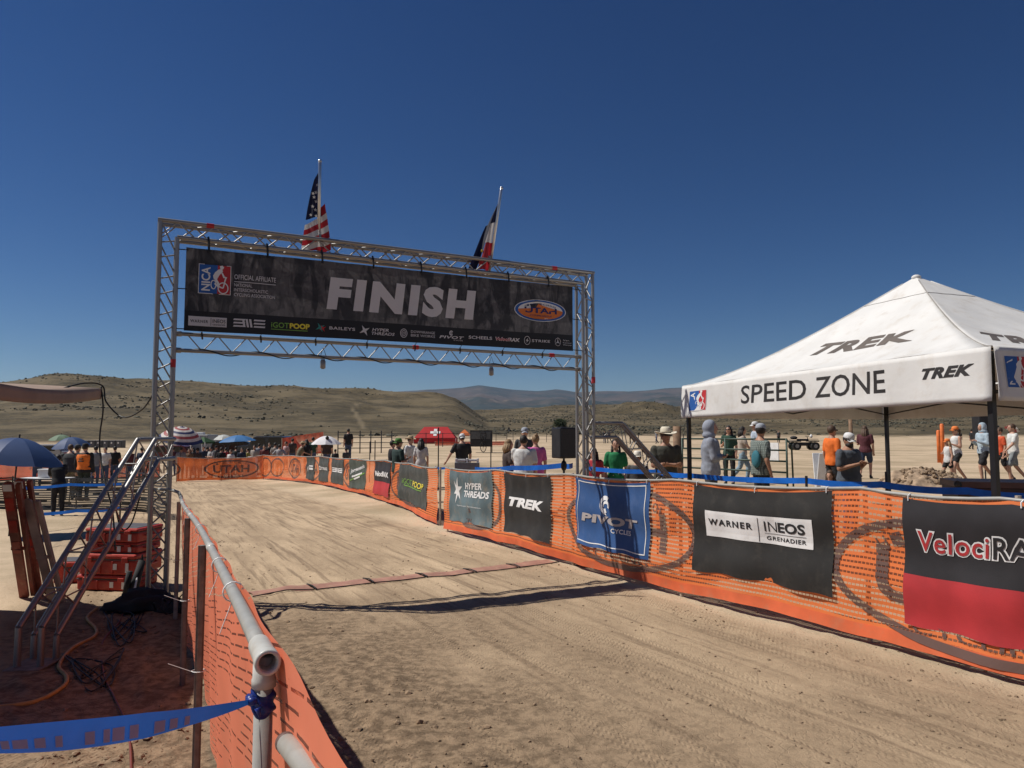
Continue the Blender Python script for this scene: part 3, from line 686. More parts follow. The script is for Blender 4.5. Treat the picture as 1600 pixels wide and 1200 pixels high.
for k in range(3):
    a = math.pi / 2 + k * 2 * math.pi / 3; c_, s__ = math.cos(a), math.sin(a); p.poly([(u + .04 * c_, .125 * BH + .05 * s__), (u - .007 * s__, .125 * BH + .007 * c_), (u + .007 * s__, .125 * BH - .007 * c_)])
p.obj('sponsor_star', lt, ban, .005, fb)
for k, s in enumerate(('Van', 'Center', 'Warner')): btext(s, 876, 882 + 4 * min(k + 1, 2), .145 - .035 * k, .165 - .035 * k, lt, .0, 0, 'sponsor_lettering')
# ties that hold the banner
tie = 0
for k in range(8):
    u = bu0 + BW * (k + .35) / 8; 
    MB().tube([AP(u, ZT - SP + .03, -.03), AP(u + .005, ZT - SP - .01, -.045), AP(u + .01, ban(u - bu0, BH).z - .03, -.05)], .011, 6).obj('tie', tie_black, fb)
    MB().tube([AP(u - .03, zA + .025, SP * .5 - .03), AP(u - .025, zA - .02, SP * .5 - .03), AP(u - .02, zA - .04, SP * .5)], .009, 6).obj('tie', tie_black, fb)
    MB().tube([AP(u - .03, zA + .02, SP * .5 - .028), AP(u - .03, ban(u - bu0, 0).z + .02, -.03)], .004, 5).obj('tie', tie_black, fb)
for u, s in ((SP, 0), (ALEN - SP, BW)):
    for v in (.02, .5, .97): MB().tube([AP(u, ban(s, v * BH).z, 0), ban(s, v * BH) + AU * (.02 if s == 0 else -.02)], .0055, 5).obj('tie', tie_black, fb)
# cable spiralling along the lower beam
pts = []
for k in range(220):
    u = SP + .1 + (ALEN - 2 * SP - .2) * k / 219; a = k * .24; pts.append(AP(u, zB + .027 * math.sin(a) - .006, SP * .5 + .027 * math.cos(a)))
MB().tube(pts, .0065, 5).obj('power_cable', tie_black); tag(bpy.data.objects['power_cable'], 'thin black cable wound around the lower beam of the arch', 'cable')
# two timing sensors hanging under the lower beam
for px, lab in ((507, 'small grey cylindrical sensor hanging under the arch, nearer its left leg'), (772, 'small grey cylindrical sensor hanging under the arch, nearer its right leg')):
    u, _ = arch_uv(px, 570); c = AP(u, zB - .025, SP * .5)
    t_ = thing('timing_sensor', c - Vector((0, 0, .10)), lab, 'sensor', 'sensors under the arch')
    o = MB().lathe(c - Vector((0, 0, .10)), [(.020, 0), (.029, .006), (.029, .08), (.022, .086), (.022, .1)], 14).obj('housing', M('sensor_grey', (.28, .27, .26), .4, .4), t_, True)
    MB().lathe(c - Vector((0, 0, .104)), [(.016, 0), (.016, .005)], 12).obj('lens', black_plastic, t_)
    MB().tube([c + Vector((-.03, 0, .03)), c + Vector((0, 0, .13)), c + Vector((.035, 0, .03))], .004, 5).obj('hanger', tie_black, t_)
# ---- flags on the top beam
def flag_thing(name, pt, pb, label, draw):
    t_ = thing(name, pb, label, 'flag', 'flags on the arch')
    MB().tube([pb - Vector((0, 0, .18)), pb.lerp(pt, .97), pt], [.018, .018, .016], 10).obj('pole', chrome, t_, True)
    MB().ball(pt, .022, 10, 6).obj('finial', chrome, t_, True)
    MB().tube([pb + Vector((0, 0, -.02)), pb + Vector((0, 0, .05))], .032, 10).obj('clamp', alu, t_)
    draw(t_)
uF1 = arch_uv(500, 372)[0]; pb = AP(uF1, ZT + .02, SP * .5); k = arch_uv(501, 248)[1]
def cloth_strip(t_, org, dirx, L, W, cols, name, wave, ny=10, nx=14):
    """hanging flag: hoist runs down the pole, the fly falls in soft folds; cols(v,u) gives the material per patch"""
    pass
def hang(org, top, W0, W1, H, lean, fold):
    def f(a, b, o=0.0):                     # a across 0..1, b down 0..1
        w = W0 + (W1 - W0) * b ** .9
        x = -w * a + lean * b; y = fold * math.sin(a * 7.5 + b * 2.2) * (.25 + b) * .8 + .03 * math.sin(b * 5)
        return org + AU * x - AN * (y - o) - Vector((0, 0, H * b + .10 * a * (1 - b)))
    return f
navy_cloth = M('flag_navy', (.007, .009, .034), .7, 0, .2, 6, transl=.3); white_cloth = M('flag_white', (.55, .53, .52), .7, 0, .1, 6, transl=.35); red_cloth = M('flag_red', (.36, .02, .03), .7, 0, .2, 6, transl=.35)
def us(t_):
    pt = AP(uF1, k, SP * .5); org = pt - Vector((0, 0, .09))
    H = org.z - (ZT - .12); f = hang(org, pt, .05, .25, H, .06, .035)
    # drooping stripes: they run diagonally because the fly hangs straight down
    nS = 15
    def patch(b0, b1, a0, a1, mat, nm, off=0):
        MB().grid(lambda a, b: f(a0 + (a1 - a0) * a, min(1, max(0, b0 + (b1 - b0) * b + .10 * (a0 + (a1 - a0) * a) * (1 if b0 > .4 else .25))), off), 8, 5).obj(nm, mat, t_, True)
    patch(.0, .56, 0, 1, navy_cloth, 'canton')
    for i in range(6): patch(.56 + i * .0734, .56 + (i + 1) * .0734, -.30, 1, white_cloth if i % 2 == 0 else red_cloth, 'stripe')
    patch(.45, .56, -.28, 0, red_cloth, 'stripe'); 
    for i, (a, b) in enumerate(((.35, .16), (.45, .25), (.62, .30), (.40, .37), (.66, .42), (.45, .48), (.72, .53), (.40, .56), (.75, .24))):
        c = f(a, b, .012); m = MB(); vs = []
        for j in range(10):
            r_ = .021 if j % 2 == 0 else .009; vs.append(c + AU * (r_ * math.sin(j * math.pi / 5)) + Vector((0, 0, r_ * math.cos(j * math.pi / 5))))
        m.add(vs, [tuple(range(10))]); m.obj('star', white_cloth, t_)
flag_thing('flag', AP(uF1, k, SP * .5), pb, 'limp red white and blue striped flag with stars on a metal pole', us)
uF2 = arch_uv(768, 404)[0]; uF2t, k2 = arch_uv(788, 291)
def tri(t_):
    pt = AP(uF2t, k2, SP * .5); b_ = AP(uF2, ZT, SP * .5); org = pt - Vector((0, 0, .08)) + (b_ - pt) * .02
    H = org.z - (ZT - .12); lean = -(uF2t - uF2) * 1.1; f = hang(org, pt, .04, .27, H, lean, .045)
    def patch(b0, b1, a0, a1, mat, nm): MB().grid(lambda a, b: f(a0 + (a1 - a0) * a, b0 + (b1 - b0) * b), 8, 8).obj(nm, mat, t_, True)
    patch(0, .34, 0, .8, navy_cloth, 'blue_field'); patch(.34, .62, 0, .58, white_cloth, 'white_field'); patch(.62, 1, -.05, .55, red_cloth, 'red_field')
    patch(.34, 1, .58, 1.0, navy_cloth, 'blue_fold'); MB().ball(f(.62, .74, .012), (.014, .006, .02), 8, 6).obj('emblem', M('flag_gold', (.5, .36, .03), .6), t_)
flag_thing('flag', AP(uF2t, k2, SP * .5), AP(uF2, ZT + .02, SP * .5), 'limp navy, white and red flag on a tilted pole', tri)
# ---- timing mat across the course
mat_a, mat_b = gp(395, 934), gp(872, 880)
tm = thing('timing_mat', mat_a, 'low reddish timing mat strip with cable edge laid across the dirt under the arch', 'mat')
md_ = (mat_b - mat_a); ml = md_.length; md_.normalize(); mn = Vector((-md_.y, md_.x, 0)).normalized()
def mp_(u, v, h): 
    p = mat_a + md_ * u + mn * v + mn * (.03 * math.sin(u * 1.7)); return Vector((p.x, p.y, Z(p.x, p.y) + h))
mat_red = M('mat_red', (.34, .17, .125), .8, 0, .2, 5, .15, 90, dirt=(DUST, .6)); nseg = 6
for s in range(nseg):
    a, b = s * ml / nseg + .012, (s + 1) * ml / nseg - .012
    m = MB().grid(lambda x, y: mp_(a + (b - a) * x, .30 * y, .004 + .012 * math.sin(math.pi * min(1, max(0, y))) ** .6), 10, 8); m.obj('mat_panel', mat_red, tm, True)
    MB().tube([mp_(a - .02, -.02, .012), mp_((a + b) / 2, -.035, .014), mp_(b + .02, -.02, .012)], .006, 6).obj('edge_cable', rubber, tm)
    if s: 
        MB().tube([mp_(a - .01, -.03, .02), mp_(a - .012, .10, .034), mp_(a - .005, .29, .015)], .007, 6).obj('joint_cable', rubber, tm)
# ================================================================== FENCES along the course
class Fence:
    """orange netting hung between posts; u runs along it in metres, v from 0 (ground) to 1 (top line)"""
    def __init__(s, pts, tops, wave=.02, gap=.05, side=1, seed=0):
        s.p = [Vector((x, y, 0)) for x, y in pts]; s.t = tops; s.cu = [0.0]; s.wave = wave; s.gap = gap; s.seed = seed
        for a, b in zip(s.p[:-1], s.p[1:]): s.cu.append(s.cu[-1] + (b - a).length)
        s.L = s.cu[-1]; s.side = side
    def base(s, u):
        i = 0
        while i < len(s.p) - 2 and u > s.cu[i + 1]: i += 1
        t = (u - s.cu[i]) / (s.cu[i + 1] - s.cu[i]); a, b = s.p[i], s.p[i + 1]; p = a.lerp(b, t); d = (b - a).normalized()
        n = Vector((d.y, -d.x, 0)) * s.side; top = s.t[i] + (s.t[i + 1] - s.t[i]) * t; tc = max(0, min(1, t))
        return p, n, top - .035 * 4 * tc * (1 - tc), 4 * tc * (1 - tc)
    def pos(s, u, v, off=0.0):
        p, n, top, m = s.base(u); g = G(p.x, p.y); lo = s.gap + .05 * m * (.6 + .4 * math.sin(u * 1.3 + s.seed))
        w = s.wave * (math.sin(u * 5.1 + s.seed + v) * (.3 + .7 * (1 - v)) + .6 * math.sin(u * 11.7 + 2.2 * v + s.seed)) + .05 * (1 - v) ** 2 * m + .012 * math.sin(v * 14 + u * .7)
        q = p + n * (w + off); q.z = g + lo + (top - lo) * v; return q
    def net(s, mat, parent, nu=None, nv=16, name='netting', u0=0.0, u1=None):
        u1 = s.L if u1 is None else u1; nu = nu or max(6, int((u1 - u0) / .09))
        return MB().grid(lambda a, b: s.pos(u0 + (u1 - u0) * a, b), nu, nv, lambda a, b: (u0 + (u1 - u0) * a, b * 1.2)).obj(name, mat, parent, True)
    def u_at(s, px):
        best = min(range(801), key=lambda k: abs(proj(s.pos(s.L * k / 800, .5))[0] - px)); return s.L * best / 800
def fence_thing(f, label, mat, post_mat=stake_l, pr=.02, rail=None, group='orange netting fences'):
    b = f.p[0]; t = thing('netting_fence', (b.x, b.y, G(b.x, b.y)), label, 'fence', group)
    f.net(mat, t); f.root = t
    for i, p in enumerate(f.p):
        _, n, top, _ = f.base(f.cu[i]); g = G(p.x, p.y); q = p - n * (pr + .035)
        o = MB().tube([(q.x, q.y, g - .02), (q.x, q.y, g + f.t[i] + .015)], pr, 8).obj('post', post_mat, t)
    if rail is not None:
        pts = [f.pos(f.L * k / 60, 1.0) + Vector((0, 0, .004)) for k in range(61)]; MB().tube(pts, rail, 7).obj('top_line', pvc if rail > .012 else M('orange_cord', (.80, .26, .14), .6), t, True)
    return t
def band(f, v0, v1, mat, name, parent, off=.006):
    return MB().grid(lambda a, b: f.pos(f.L * a, v0 + (v1 - v0) * b, off), max(6, int(f.L / .12)), 2).obj(name, mat, parent, True)
ORGB = M('orange_band', (.80, .19, .075), .6, 0, .15, 3, transl=.35, dirt=(DUST, .35))
nf_pts = [(4.55, 2.35), (3.78, 3.75)] + [(gp(*b).x, gp(*b).y) for b in ((1600, 1073), (1352, 1005), (1059, 934), (890, 884), (777, 851), (695, 830))]
def toph(px, py, p): return at(px, py, p[1]).z - G(*p)
nf_tops = [1.10, 1.12] + [toph(px, py, nf_pts[i + 2]) for i, (px, py) in enumerate(((1600, 779), (1352, 763), (1059, 750), (890, 741), (777, 734), (695, 731)))]
NF = Fence(nf_pts, nf_tops, .014, .05, -1, 1)
# which side faces the course? make the normal point to it
if (Vector((-1.5, 5, 0)) - NF.p[3]).dot(NF.base(NF.cu[3])[1]) < 0: NF.side = 1
nft = fence_thing(NF, 'near orange netting fence on the right with printed ovals and sponsor banners', net_orange, stake_l, .019, .013)
band(NF, .0, .085, ORGB, 'bottom_band', nft, .003)
def net_oval(f, t, u0, u1, vc, vr, th, words=True):
    p = Print(); cu = (u0 + u1) / 2; a = (u1 - u0) / 2
    H = 1.1; p.ring(cu, vc * H, a, vr * H, th, 64, thv=th * .8)
    if words:
        p.text('UTAH', cu - .66 * a, (vc - .42 * vr) * H, 1.32 * a, .84 * vr * H, .035)
        p.arc_text('HIGH SCHOOL', cu, vc * H, a * .72, vr * H * .62, math.pi * .84, math.pi * .16, .10)
        p.text('CYCLING', cu - .42 * a, (vc - .80 * vr) * H, .84 * a, .18 * vr * H, .01)
    mb_surf = lambda u, v, o: f.pos(2 * cu - u, v / H, o)
    o = p.obj('printed_oval', net_print, mb_surf, .008, t, .07, uv=True)
    me_ = o.data; ul = me_.uv_layers['UVMap']
    for l in ul.data: l.uv = (l.uv[0], l.uv[1] / H * 1.2)
    return o
net_oval(NF, nft, NF.u_at(1091), NF.u_at(887), .50, .44, .078)
net_oval(NF, nft, NF.u_at(1298) - 2.35, NF.u_at(1298), .46, .44, .078)
net_oval(NF, nft, NF.u_at(784) , NF.u_at(784) + 2.0, .5, .42, .09)
# ---- sponsor banners tied to the fence
def hung(f, px0, px1, v0, label, mat, name='fence_banner', v1=.985, wav=.010, group='sponsor banners on the right fence', w=None, low=0.0):
    ua, ub = f.u_at(px0), f.u_at(px1)
    if w: ub = ua - w if ub < ua else ua + w
    W = abs(ub - ua); sg = 1 if ub > ua else -1
    p = f.pos(ua, v0, .02); ttop = f.base((ua + ub) / 2)[2]; H = (v1 - v0) * ttop
    t = thing(name, p, label, 'banner', group); ph = R.random() * 6; wav = .003 if f is not NF else wav
    def surf(x, y, off=0.0):
        b = y / H; a = x / W; u = ua + sg * x; v = v0 + (v1 - v0) * b - low * (1 - b) * a
        q = f.pos(u, v, .022 + off); n = f.base(u)[1]
        sag = -.018 * 4 * a * (1 - a) * b ** 3
        return q + n * (wav * (math.sin(x * 9 + ph + 2 * y) * (1.1 - b) + .5 * math.sin(x * 23 + ph - 3 * y) * (.3 + b) * .6) + .015 * (1 - b) ** 2 * math.sin(3 * x + ph)) + Vector((0, 0, sag + .008 * math.sin(x * 13 + ph) * (1 - b) ** 4))
    o = MB().grid(lambda a, b: surf(a * W, b * H), max(8, int(W / .05)), max(8, int(H / .05)), lambda a, b: (a * W, b * H)).obj('cloth', mat, t, True)
    for a in (.03, .5, .97): 
        q = surf(a * W, H * .985, .004); MB().tube([q, q + Vector((0, 0, .035)), q + Vector((0, 0, .05)) - f.base(ua)[1] * .03], .005, 5).obj('tie', tie_white, t)
    return t, surf, W, H
def PT(surf, t, s, x, y, w, h, mat=white_print, bold=.02, shear=0.0, name='lettering', off=.006, sp=1.0):
    return Print().text(s, x, y, w, h, bold, shear, 0, sp).obj(name, mat, surf, off, t, .06)
blk = M('banner_black', (.020, .019, .018), .7, 0, .3, 3, .2, 240, dirt=(srgb(95, 88, 80), .2)); slate = M('banner_slate', (.105, .15, .165), .65, 0, .3, 2.2, .15, 240, dirt=(DUST, .3))
pblue = M('banner_blue', (.022, .075, .215), .7, 0, .15, 2.5, .15, 240, dirt=(srgb(90, 110, 150), .25)); vred = M('banner_red', (.42, .03, .035), .65, 0, .15, 3, .15, 240); vblk = M('banner_charcoal', (.021, .019, .022), .65, 0, .3, 3, .15, 240)
wp = M('banner_white_print', (.72, .71, .70), .6, 0, .06, 4, dirt=(srgb(150, 145, 140), .3))
t, s, W, H = hung(NF, 704, 770, .16, 'slate grey banner reading HYPER THREADS at the left end of the near fence', slate)
PT(s, t, 'HYPER', .38 * W, .66 * H, .40 * W, .13 * H, wp, .03, .12); PT(s, t, 'THREADS', .35 * W, .50 * H, .58 * W, .13 * H, wp, .03, .12)
p = Print()
for k in range(6):
    a = k * math.pi / 3 + .3; c0, s0 = .20 * W, .62 * H; r_ = .10 * W
    p.poly([(c0 + r_ * 1.15 * math.cos(a), s0 + r_ * 1.5 * math.sin(a)), (c0 + .35 * r_ * math.cos(a + .7), s0 + .5 * r_ * math.sin(a + .7)), (c0, s0), (c0 + .35 * r_ * math.cos(a - .5), s0 + .5 * r_ * math.sin(a - .5))])
p.obj('pinwheel_mark', wp, s, .004, t, .06)
PT(s, t, 'hyperthreads | hyperthreads.com', .22 * W, .30 * H, .58 * W, .035 * H, wp, .0)
t, s, W, H = hung(NF, 789, 863, .16, 'faded black banner reading TREK in white between the slate and blue banners', blk)
PT(s, t, 'TREK', .13 * W, .45 * H, .76 * W, .16 * H, wp, .055, .18, sp=1.05)
t, s, W, H = hung(NF, 902, 1020, .25, 'royal blue banner with white border reading PIVOT CYCLES', pblue, low=.03)
p = Print(); e = .022
for x, y, w_, h_ in ((.04 * W, .05 * H, .92 * W, .012), (.04 * W, .95 * H, .92 * W, .012), (.04 * W, .05 * H, .012, .90 * H), (.96 * W - .012, .05 * H, .012, .90 * H)): p.rect(x, y, w_, h_)
p.obj('border_line', wp, s, .004, t, .06)
PT(s, t, 'PIVOT', .13 * W, .36 * H, .74 * W, .13 * H, grey_print, .05, .12, sp=1.08); PT(s, t, 'CYCLES', .53 * W, .26 * H, .25 * W, .065 * H, wp, .015)
p = Print(); p.ring(.45 * W, .66 * H, .085 * W, .13 * H, .035 * W, 20, .9, 5.2); p.ring(.47 * W, .64 * H, .05 * W, .075 * H, .022 * W, 16, -.5, 3.6); p.poly([(.40 * W, .60 * H), (.44 * W, .52 * H), (.49 * W, .50 * H), (.45 * W, .58 * H)]); p.obj('phoenix_mark', wp, s, .004, t, .06)
t, s, W, H = hung(NF, 1088, 1304, .22, 'large black banner with a white plate reading WARNER INEOS GRENADIER', blk)
Print().rect(.115 * W, .42 * H, .77 * W, .30 * H).obj('white_plate', wp, s, .004, t, .06)
PT(s, t, 'WARNER', .145 * W, .555 * H, .34 * W, .075 * H, black_print, .03, 0, off=.007, sp=1.25)
Print().rect(.525 * W, .43 * H, .006, .27 * H).obj('divider', black_print, s, .007, t, .06)
PT(s, t, 'I', .567 * W, .555 * H, .010 * W, .11 * H, black_print, -.004, 0, off=.007); PT(s, t, 'N', .592 * W, .555 * H, .056 * W, .11 * H, black_print, -.004, 0, off=.007); PT(s, t, 'EOS', .655 * W, .555 * H, .185 * W, .11 * H, black_print, .03, 0, off=.007)
Print().rect(.565 * W, .53 * H, .28 * W, .004).obj('rule', black_print, s, .007, t, .06); PT(s, t, 'GRENADIER', .575 * W, .46 * H, .27 * W, .045 * H, black_print, .02, 0, off=.007, sp=1.15)
t, s, W, H = hung(NF, 1416, 1600, .155, 'black over red banner reading VelociRAX at the right edge', vblk, w=1.62)
MB().grid(lambda a, b: s(a * W, b * .40 * H, .003), 40, 10).obj('red_field', vred, t, True)
def two_tone(s, t, x, y, w, h):
    v0, f0 = text_geo('VelociRAX', .0, .10, 1.08, True); xs = [v[0] for v in v0]; ys = [v[1] for v in v0]; cut = max(v[0] for v in text_geo('Veloci', .0, .10, 1.08, True)[0]) + .02
    sc = lambda vs: [(x + (a - min(xs)) / (max(xs) - min(xs)) * w, y + (b - min(ys)) / (max(ys) - min(ys)) * h) for a, b in vs]
    vo, fo = text_geo('VelociRAX', .065, .10, 1.08, True); Print().add(sc(vo), fo).obj('lettering_outline', wp, s, .004, t, .06)
    vi, fi = text_geo('VelociRAX', .012, .10, 1.08, True); ends = [-9] + [max(v[0] for v in text_geo('VelociRAX'[:i + 1], .0, .0, 1.08, True)[0]) + .035 for i in range(8)] + [99]
    for i in range(9):
        fs = [f for f in fi if ends[i] <= sum(vi[j][0] - .10 * vi[j][1] for j in f) / len(f) < ends[i + 1]]
        us = sorted({j for f in fs for j in f}); mp = {j: n_ for n_, j in enumerate(us)}; vv = sc([vi[j] for j in us])
        Print().add(vv, [tuple(mp[j] for j in f) for f in fs]).obj('letter', vred if i < 6 else vblk, s, .008, t, .06)
two_tone(s, t, .075 * W, .60 * H, .54 * W, .155 * H)
# ---- the far stretch on the right of the course, then the net across its end
ff_pts = [(gp(*b).x, gp(*b).y) for b in ((683, 822), (640, 799), (600, 785), (556, 771), (500, 758), (455, 752), (410, 749))]
ff_tops = [toph(px, py, ff_pts[i]) for i, (px, py) in enumerate(((683, 731), (640, 724), (600, 719), (556, 717), (500, 713), (455, 712), (410, 711)))]
FF = Fence(ff_pts, ff_tops, .007, .04, 1, 3)
if (Vector((-6, 14, 0)) - FF.p[2]).dot(FF.base(FF.cu[2])[1]) < 0: FF.side = -1
fft = fence_thing(FF, 'farther orange netting fence on the right running to the end of the course', net_orange, stake_l, .022, .016)
band(FF, 0, .09, ORGB, 'bottom_band', fft, .003)
for u0 in (FF.u_at(560), FF.u_at(500), FF.u_at(470), FF.u_at(444), FF.u_at(425)): net_oval(FF, fft, u0, u0 + 2.2, .5, .42, .09, u0 < 20)
net_oval(FF, fft, FF.u_at(668) + .1, FF.u_at(612), .5, .42, .09)
G2 = 'sponsor banners on the far fence'
dk = M('banner_far_black', (.05, .055, .05), .7, 0, .25, 3, dirt=(srgb(120, 115, 105), .4))
t, s, W, H = hung(FF, 667, 625, .16, 'dark banner with green and yellow iGOTPOOP lettering', dk, group=G2)
def flip(s, W): return lambda x, y, o=0: s(W - x, y, o * 2.5)
s = flip(s, W); PT(s, t, 'iGOT', .10 * W, .46 * H, .34 * W, .15 * H, green_print, .0); PT(s, t, 'POOP', .47 * W, .46 * H, .42 * W, .15 * H, yellow_print, .012); Print().rect(.15 * W, .41 * H, .68 * W, .025 * H).obj('underline', green_print, s, .005, t, .08)
t, s, W, H = hung(FF, 611, 586, .12, 'small black and red banner beside the leaning man, with white lettering', vblk, group=G2); s = flip(s, W)
MB().grid(lambda a, b: s(a * W, b * .40 * H, .003), 16, 8).obj('red_field', vred, t, True); PT(s, t, 'VelociRAX', .08 * W, .55 * H, .86 * W, .16 * H, wp, .05, .1)
t, s, W, H = hung(FF, 572, 546, .12, 'dark green grey banner with slanted cream script lettering', M('banner_sage', (.06, .075, .06), .7, 0, .25, 3), group=G2); s = flip(s, W)
Print().text("Jorgensen's", .10 * W, .46 * H, .82 * W, .19 * H, .02, 0, math.atan2(.26 * H, .82 * W)).obj('lettering', wp, s, .005, t, .08)
for y, x0, x1 in ((.41, .20, .80), (.31, .28, .68)): Print().poly([(x0 * W, (y - .05 + .30 * (x0 - .2)) * H), (x1 * W, (y - .05 + .30 * (x1 - .2)) * H), (x1 * W, (y + .01 + .30 * (x1 - .2)) * H), (x0 * W, (y + .01 + .30 * (x0 - .2)) * H)]).obj('small_print_line', wp, s, .005, t, .08)
p = Print(); p.poly([(.05 * W, .22 * H), (.95 * W, .56 * H), (.95 * W, .60 * H), (.05 * W, .26 * H)]); p.obj('slanted_stripe', green_print, s, .004, t, .08)
t, s, W, H = hung(FF, 537, 519, .12, 'dark banner with bold striped white letters, third from the far end', dk, group=G2); s = flip(s, W); p = Print()
for k in range(3): p.rect(.08 * W, (.46 + .07 * k) * H, .38 * W, .04 * H); p.rect(.62 * W, (.46 + .07 * k) * H, .30 * W, .04 * H); p.rect((.40 + .09 * k) * W, .46 * H, .05 * W, .18 * H, -.03 * W)
p.obj('striped_letters', wp, s, .005, t, .08)
t, s, W, H = hung(FF, 514, 499, .12, 'dark banner with small white STRIKE lettering on the far fence', dk, group=G2); s = flip(s, W); PT(s, t, 'STRIKE', .28 * W, .48 * H, .62 * W, .12 * H, wp, .03); Print().ring(.16 * W, .54 * H, .09 * W, .09 * H, .03 * W, 16).obj('bolt_ring', wp, s, .005, t)
t, s, W, H = hung(FF, 492, 479, .12, 'farthest dark banner on the fence, with small blurred white print', dk, group=G2); s = flip(s, W); 
for y in (.58, .48, .43): Print().rect(.42 * W, y * H, .50 * W, .05 * H).obj('small_print_line', wp, s, .005, t, .08)
Print().poly([(.22 * W, .30 * H), (.30 * W, .45 * H), (.30 * W, .62 * H), (.20 * W, .50 * H)]).obj('slanted_mark', wp, s, .005, t, .08)
ef_pts = [(gp(411, 749).x, gp(411, 749).y), (gp(345, 751).x, gp(345, 751).y), (gp(276, 753).x, gp(276, 753).y)]
EF = Fence(ef_pts, [toph(411, 711, ef_pts[0]), toph(345, 716, ef_pts[1]), toph(276, 714, ef_pts[2])], .05, .02, 1, 5)
if (Vector((-8, 10, 0)) - EF.p[0]).dot(EF.base(.1)[1]) < 0: EF.side = -1
eft = fence_thing(EF, 'sagging orange netting fence closing off the far end of the course', net_orange, stake_l, .022, .016)
net_oval(EF, eft, .2, 3.0, .5, .42, .10); net_oval(EF, eft, 4.1, 6.6, .5, .42, .10)
# ---- the left fence: plastic pipe rail on stakes, fine netting leaning out at the foot
rail_px = [(412, 1020, 1.20), (318, 878, None), (286, 772, None)]
LA = Vector((at(412, 1022, 1.22).x, 1.22, at(412, 1022, 1.22).z)); LB = at(286, 776, 6.75)
LD = (LB - LA); LL = LD.length; lf = thing('pipe_fence', (LA.x, LA.y, G(LA.x, LA.y)), 'white plastic pipe rail fence with coral netting running up to the arch on the left', 'fence')
LN = Vector((LD.y, -LD.x, 0)).normalized()                       # towards the course
def rail(t, dz=0): 
    p = LA.lerp(LB, t); p.z += -.03 * 4 * t * (1 - t) * (1 + .3 * math.sin(9 * t)) + dz; return p + LN * (.02 * math.sin(5 * t))
RR = .0152
joints = [0, .31, .62, .86, 1.0]
for a, b in zip(joints[:-1], joints[1:]): MB().tube([rail(a + (b - a) * k / 12) for k in range(13)], RR, 14).obj('rail_pipe', pvc, lf, True)
for j in joints[1:-1]:
    MB().tube([rail(j - .008), rail(j + .008)], RR * 1.16, 14).obj('coupling', pvcw, lf, True)
e0, e1 = rail(0), rail(.02); ed = (e0 - e1).normalized()
# open tee fitting at the near end: outer wall, bore, neck down to the post
m = MB(); nn = 24; up = Vector((0, 0, 1)); sx = ed.cross(up).normalized(); sz_ = sx.cross(ed)
prof = [(-.075, RR * 1.0), (-.072, RR * 1.22), (-.040, RR * 1.25), (.030, RR * 1.25), (.034, RR * 1.34), (.062, RR * 1.36), (.066, RR * 1.30), (.066, RR * .98), (.055, RR * .86), (-.03, RR * .86)]
vs = [e0 + ed * (d + .0) + (sx * math.cos(2 * math.pi * k / nn) + sz_ * math.sin(2 * math.pi * k / nn)) * r_ for d, r_ in prof for k in range(nn)]
m.add(vs, [(i * nn + k, i * nn + (k + 1) % nn, (i + 1) * nn + (k + 1) % nn, (i + 1) * nn + k) for i in range(len(prof) - 1) for k in range(nn)]); m.obj('tee_fitting', pvcw, lf, True)
pz = e0 + ed * .012
MB().tube([pz, pz - Vector((0, 0, .034)), pz - Vector((0, 0, .037)), pz - Vector((0, 0, .050))], [RR * 1.15, RR * 1.2, RR * 1.3, RR * 1.28], 20).obj('tee_neck', pvcw, lf, True)
MB().lathe(e0 + ed * -.028, [(.001, 0)], 3, False)
MB().tube([e0 - ed * .03, e0 - ed * .029], RR * .86, 16).obj('dark_bore', black_plastic, lf)
MB().tube([pz - Vector((0, 0, .04)), Vector((pz.x, pz.y, G(pz.x, pz.y) - .02))], RR, 16).obj('end_post', pvc, lf, True)
bend = [rail(1.0), rail(1.0) + Vector((-.05, .06, .035)), rail(1.0) + Vector((-.12, .10, .05)), rail(1.0) + Vector((-.30, .18, .055))]
MB().tube(bend, RR, 12).obj('rail_bend', pvc, lf, True); MB().tube([rail(.992), rail(1.004)], RR * 1.25, 12).obj('coupling', tie_black, lf, True)
def lpos(u, v, off=0.0):                    # u 0..1 along, v 1 top .. 0 foot
    p = rail(u, 0); g = G(p.x, p.y); lean = (.02 + .085 * (1 - v) ** 1.4) * (1 - .55 * u); w = .012 * math.sin(u * LL * 9 + 3 * v) * (1 - v * .6) + .02 * math.sin(u * LL * 2.3 + 2 * v) * (1 - v)
    q = p + LN * (lean + w + off); q.z = g + .03 + (p.z + .018 - g - .03) * v; return q
MB().grid(lambda a, b: lpos(-.12 + 1.12 * a, b), 110, 22, lambda a, b: (a * LL * 1.0, b * 1.1 + a * 1.2)).obj('netting', net_fine, lf, True)
for k in range(5):
    MB().tube([lpos(-.12 + 1.12 * i / 60, .97 - .0 * k, .004 + .003 * k) + Vector((0, 0, -.012 * k)) for i in range(61)], .004, 5).obj('gathered_hem', ORGB, lf, True)
def flat_stake(u, wid, mat, zt=-.012, dn=-.022, zb=None):
    p = rail(u) + LN * dn; g = G(p.x, p.y); a = math.atan2(LD.y, LD.x)
    zt_ = p.z + zt; MB().box((p.x, p.y, (zt_ + g) / 2 - .02), (wid, .018, zt_ - g + .04), rotz(a)).obj('stake', mat, lf)
    MB().box((p.x, p.y, (zt_ + g) / 2 - .02), (.010, .034, zt_ - g + .039), rotz(a)).obj('stake_rib', mat, lf)
    return p
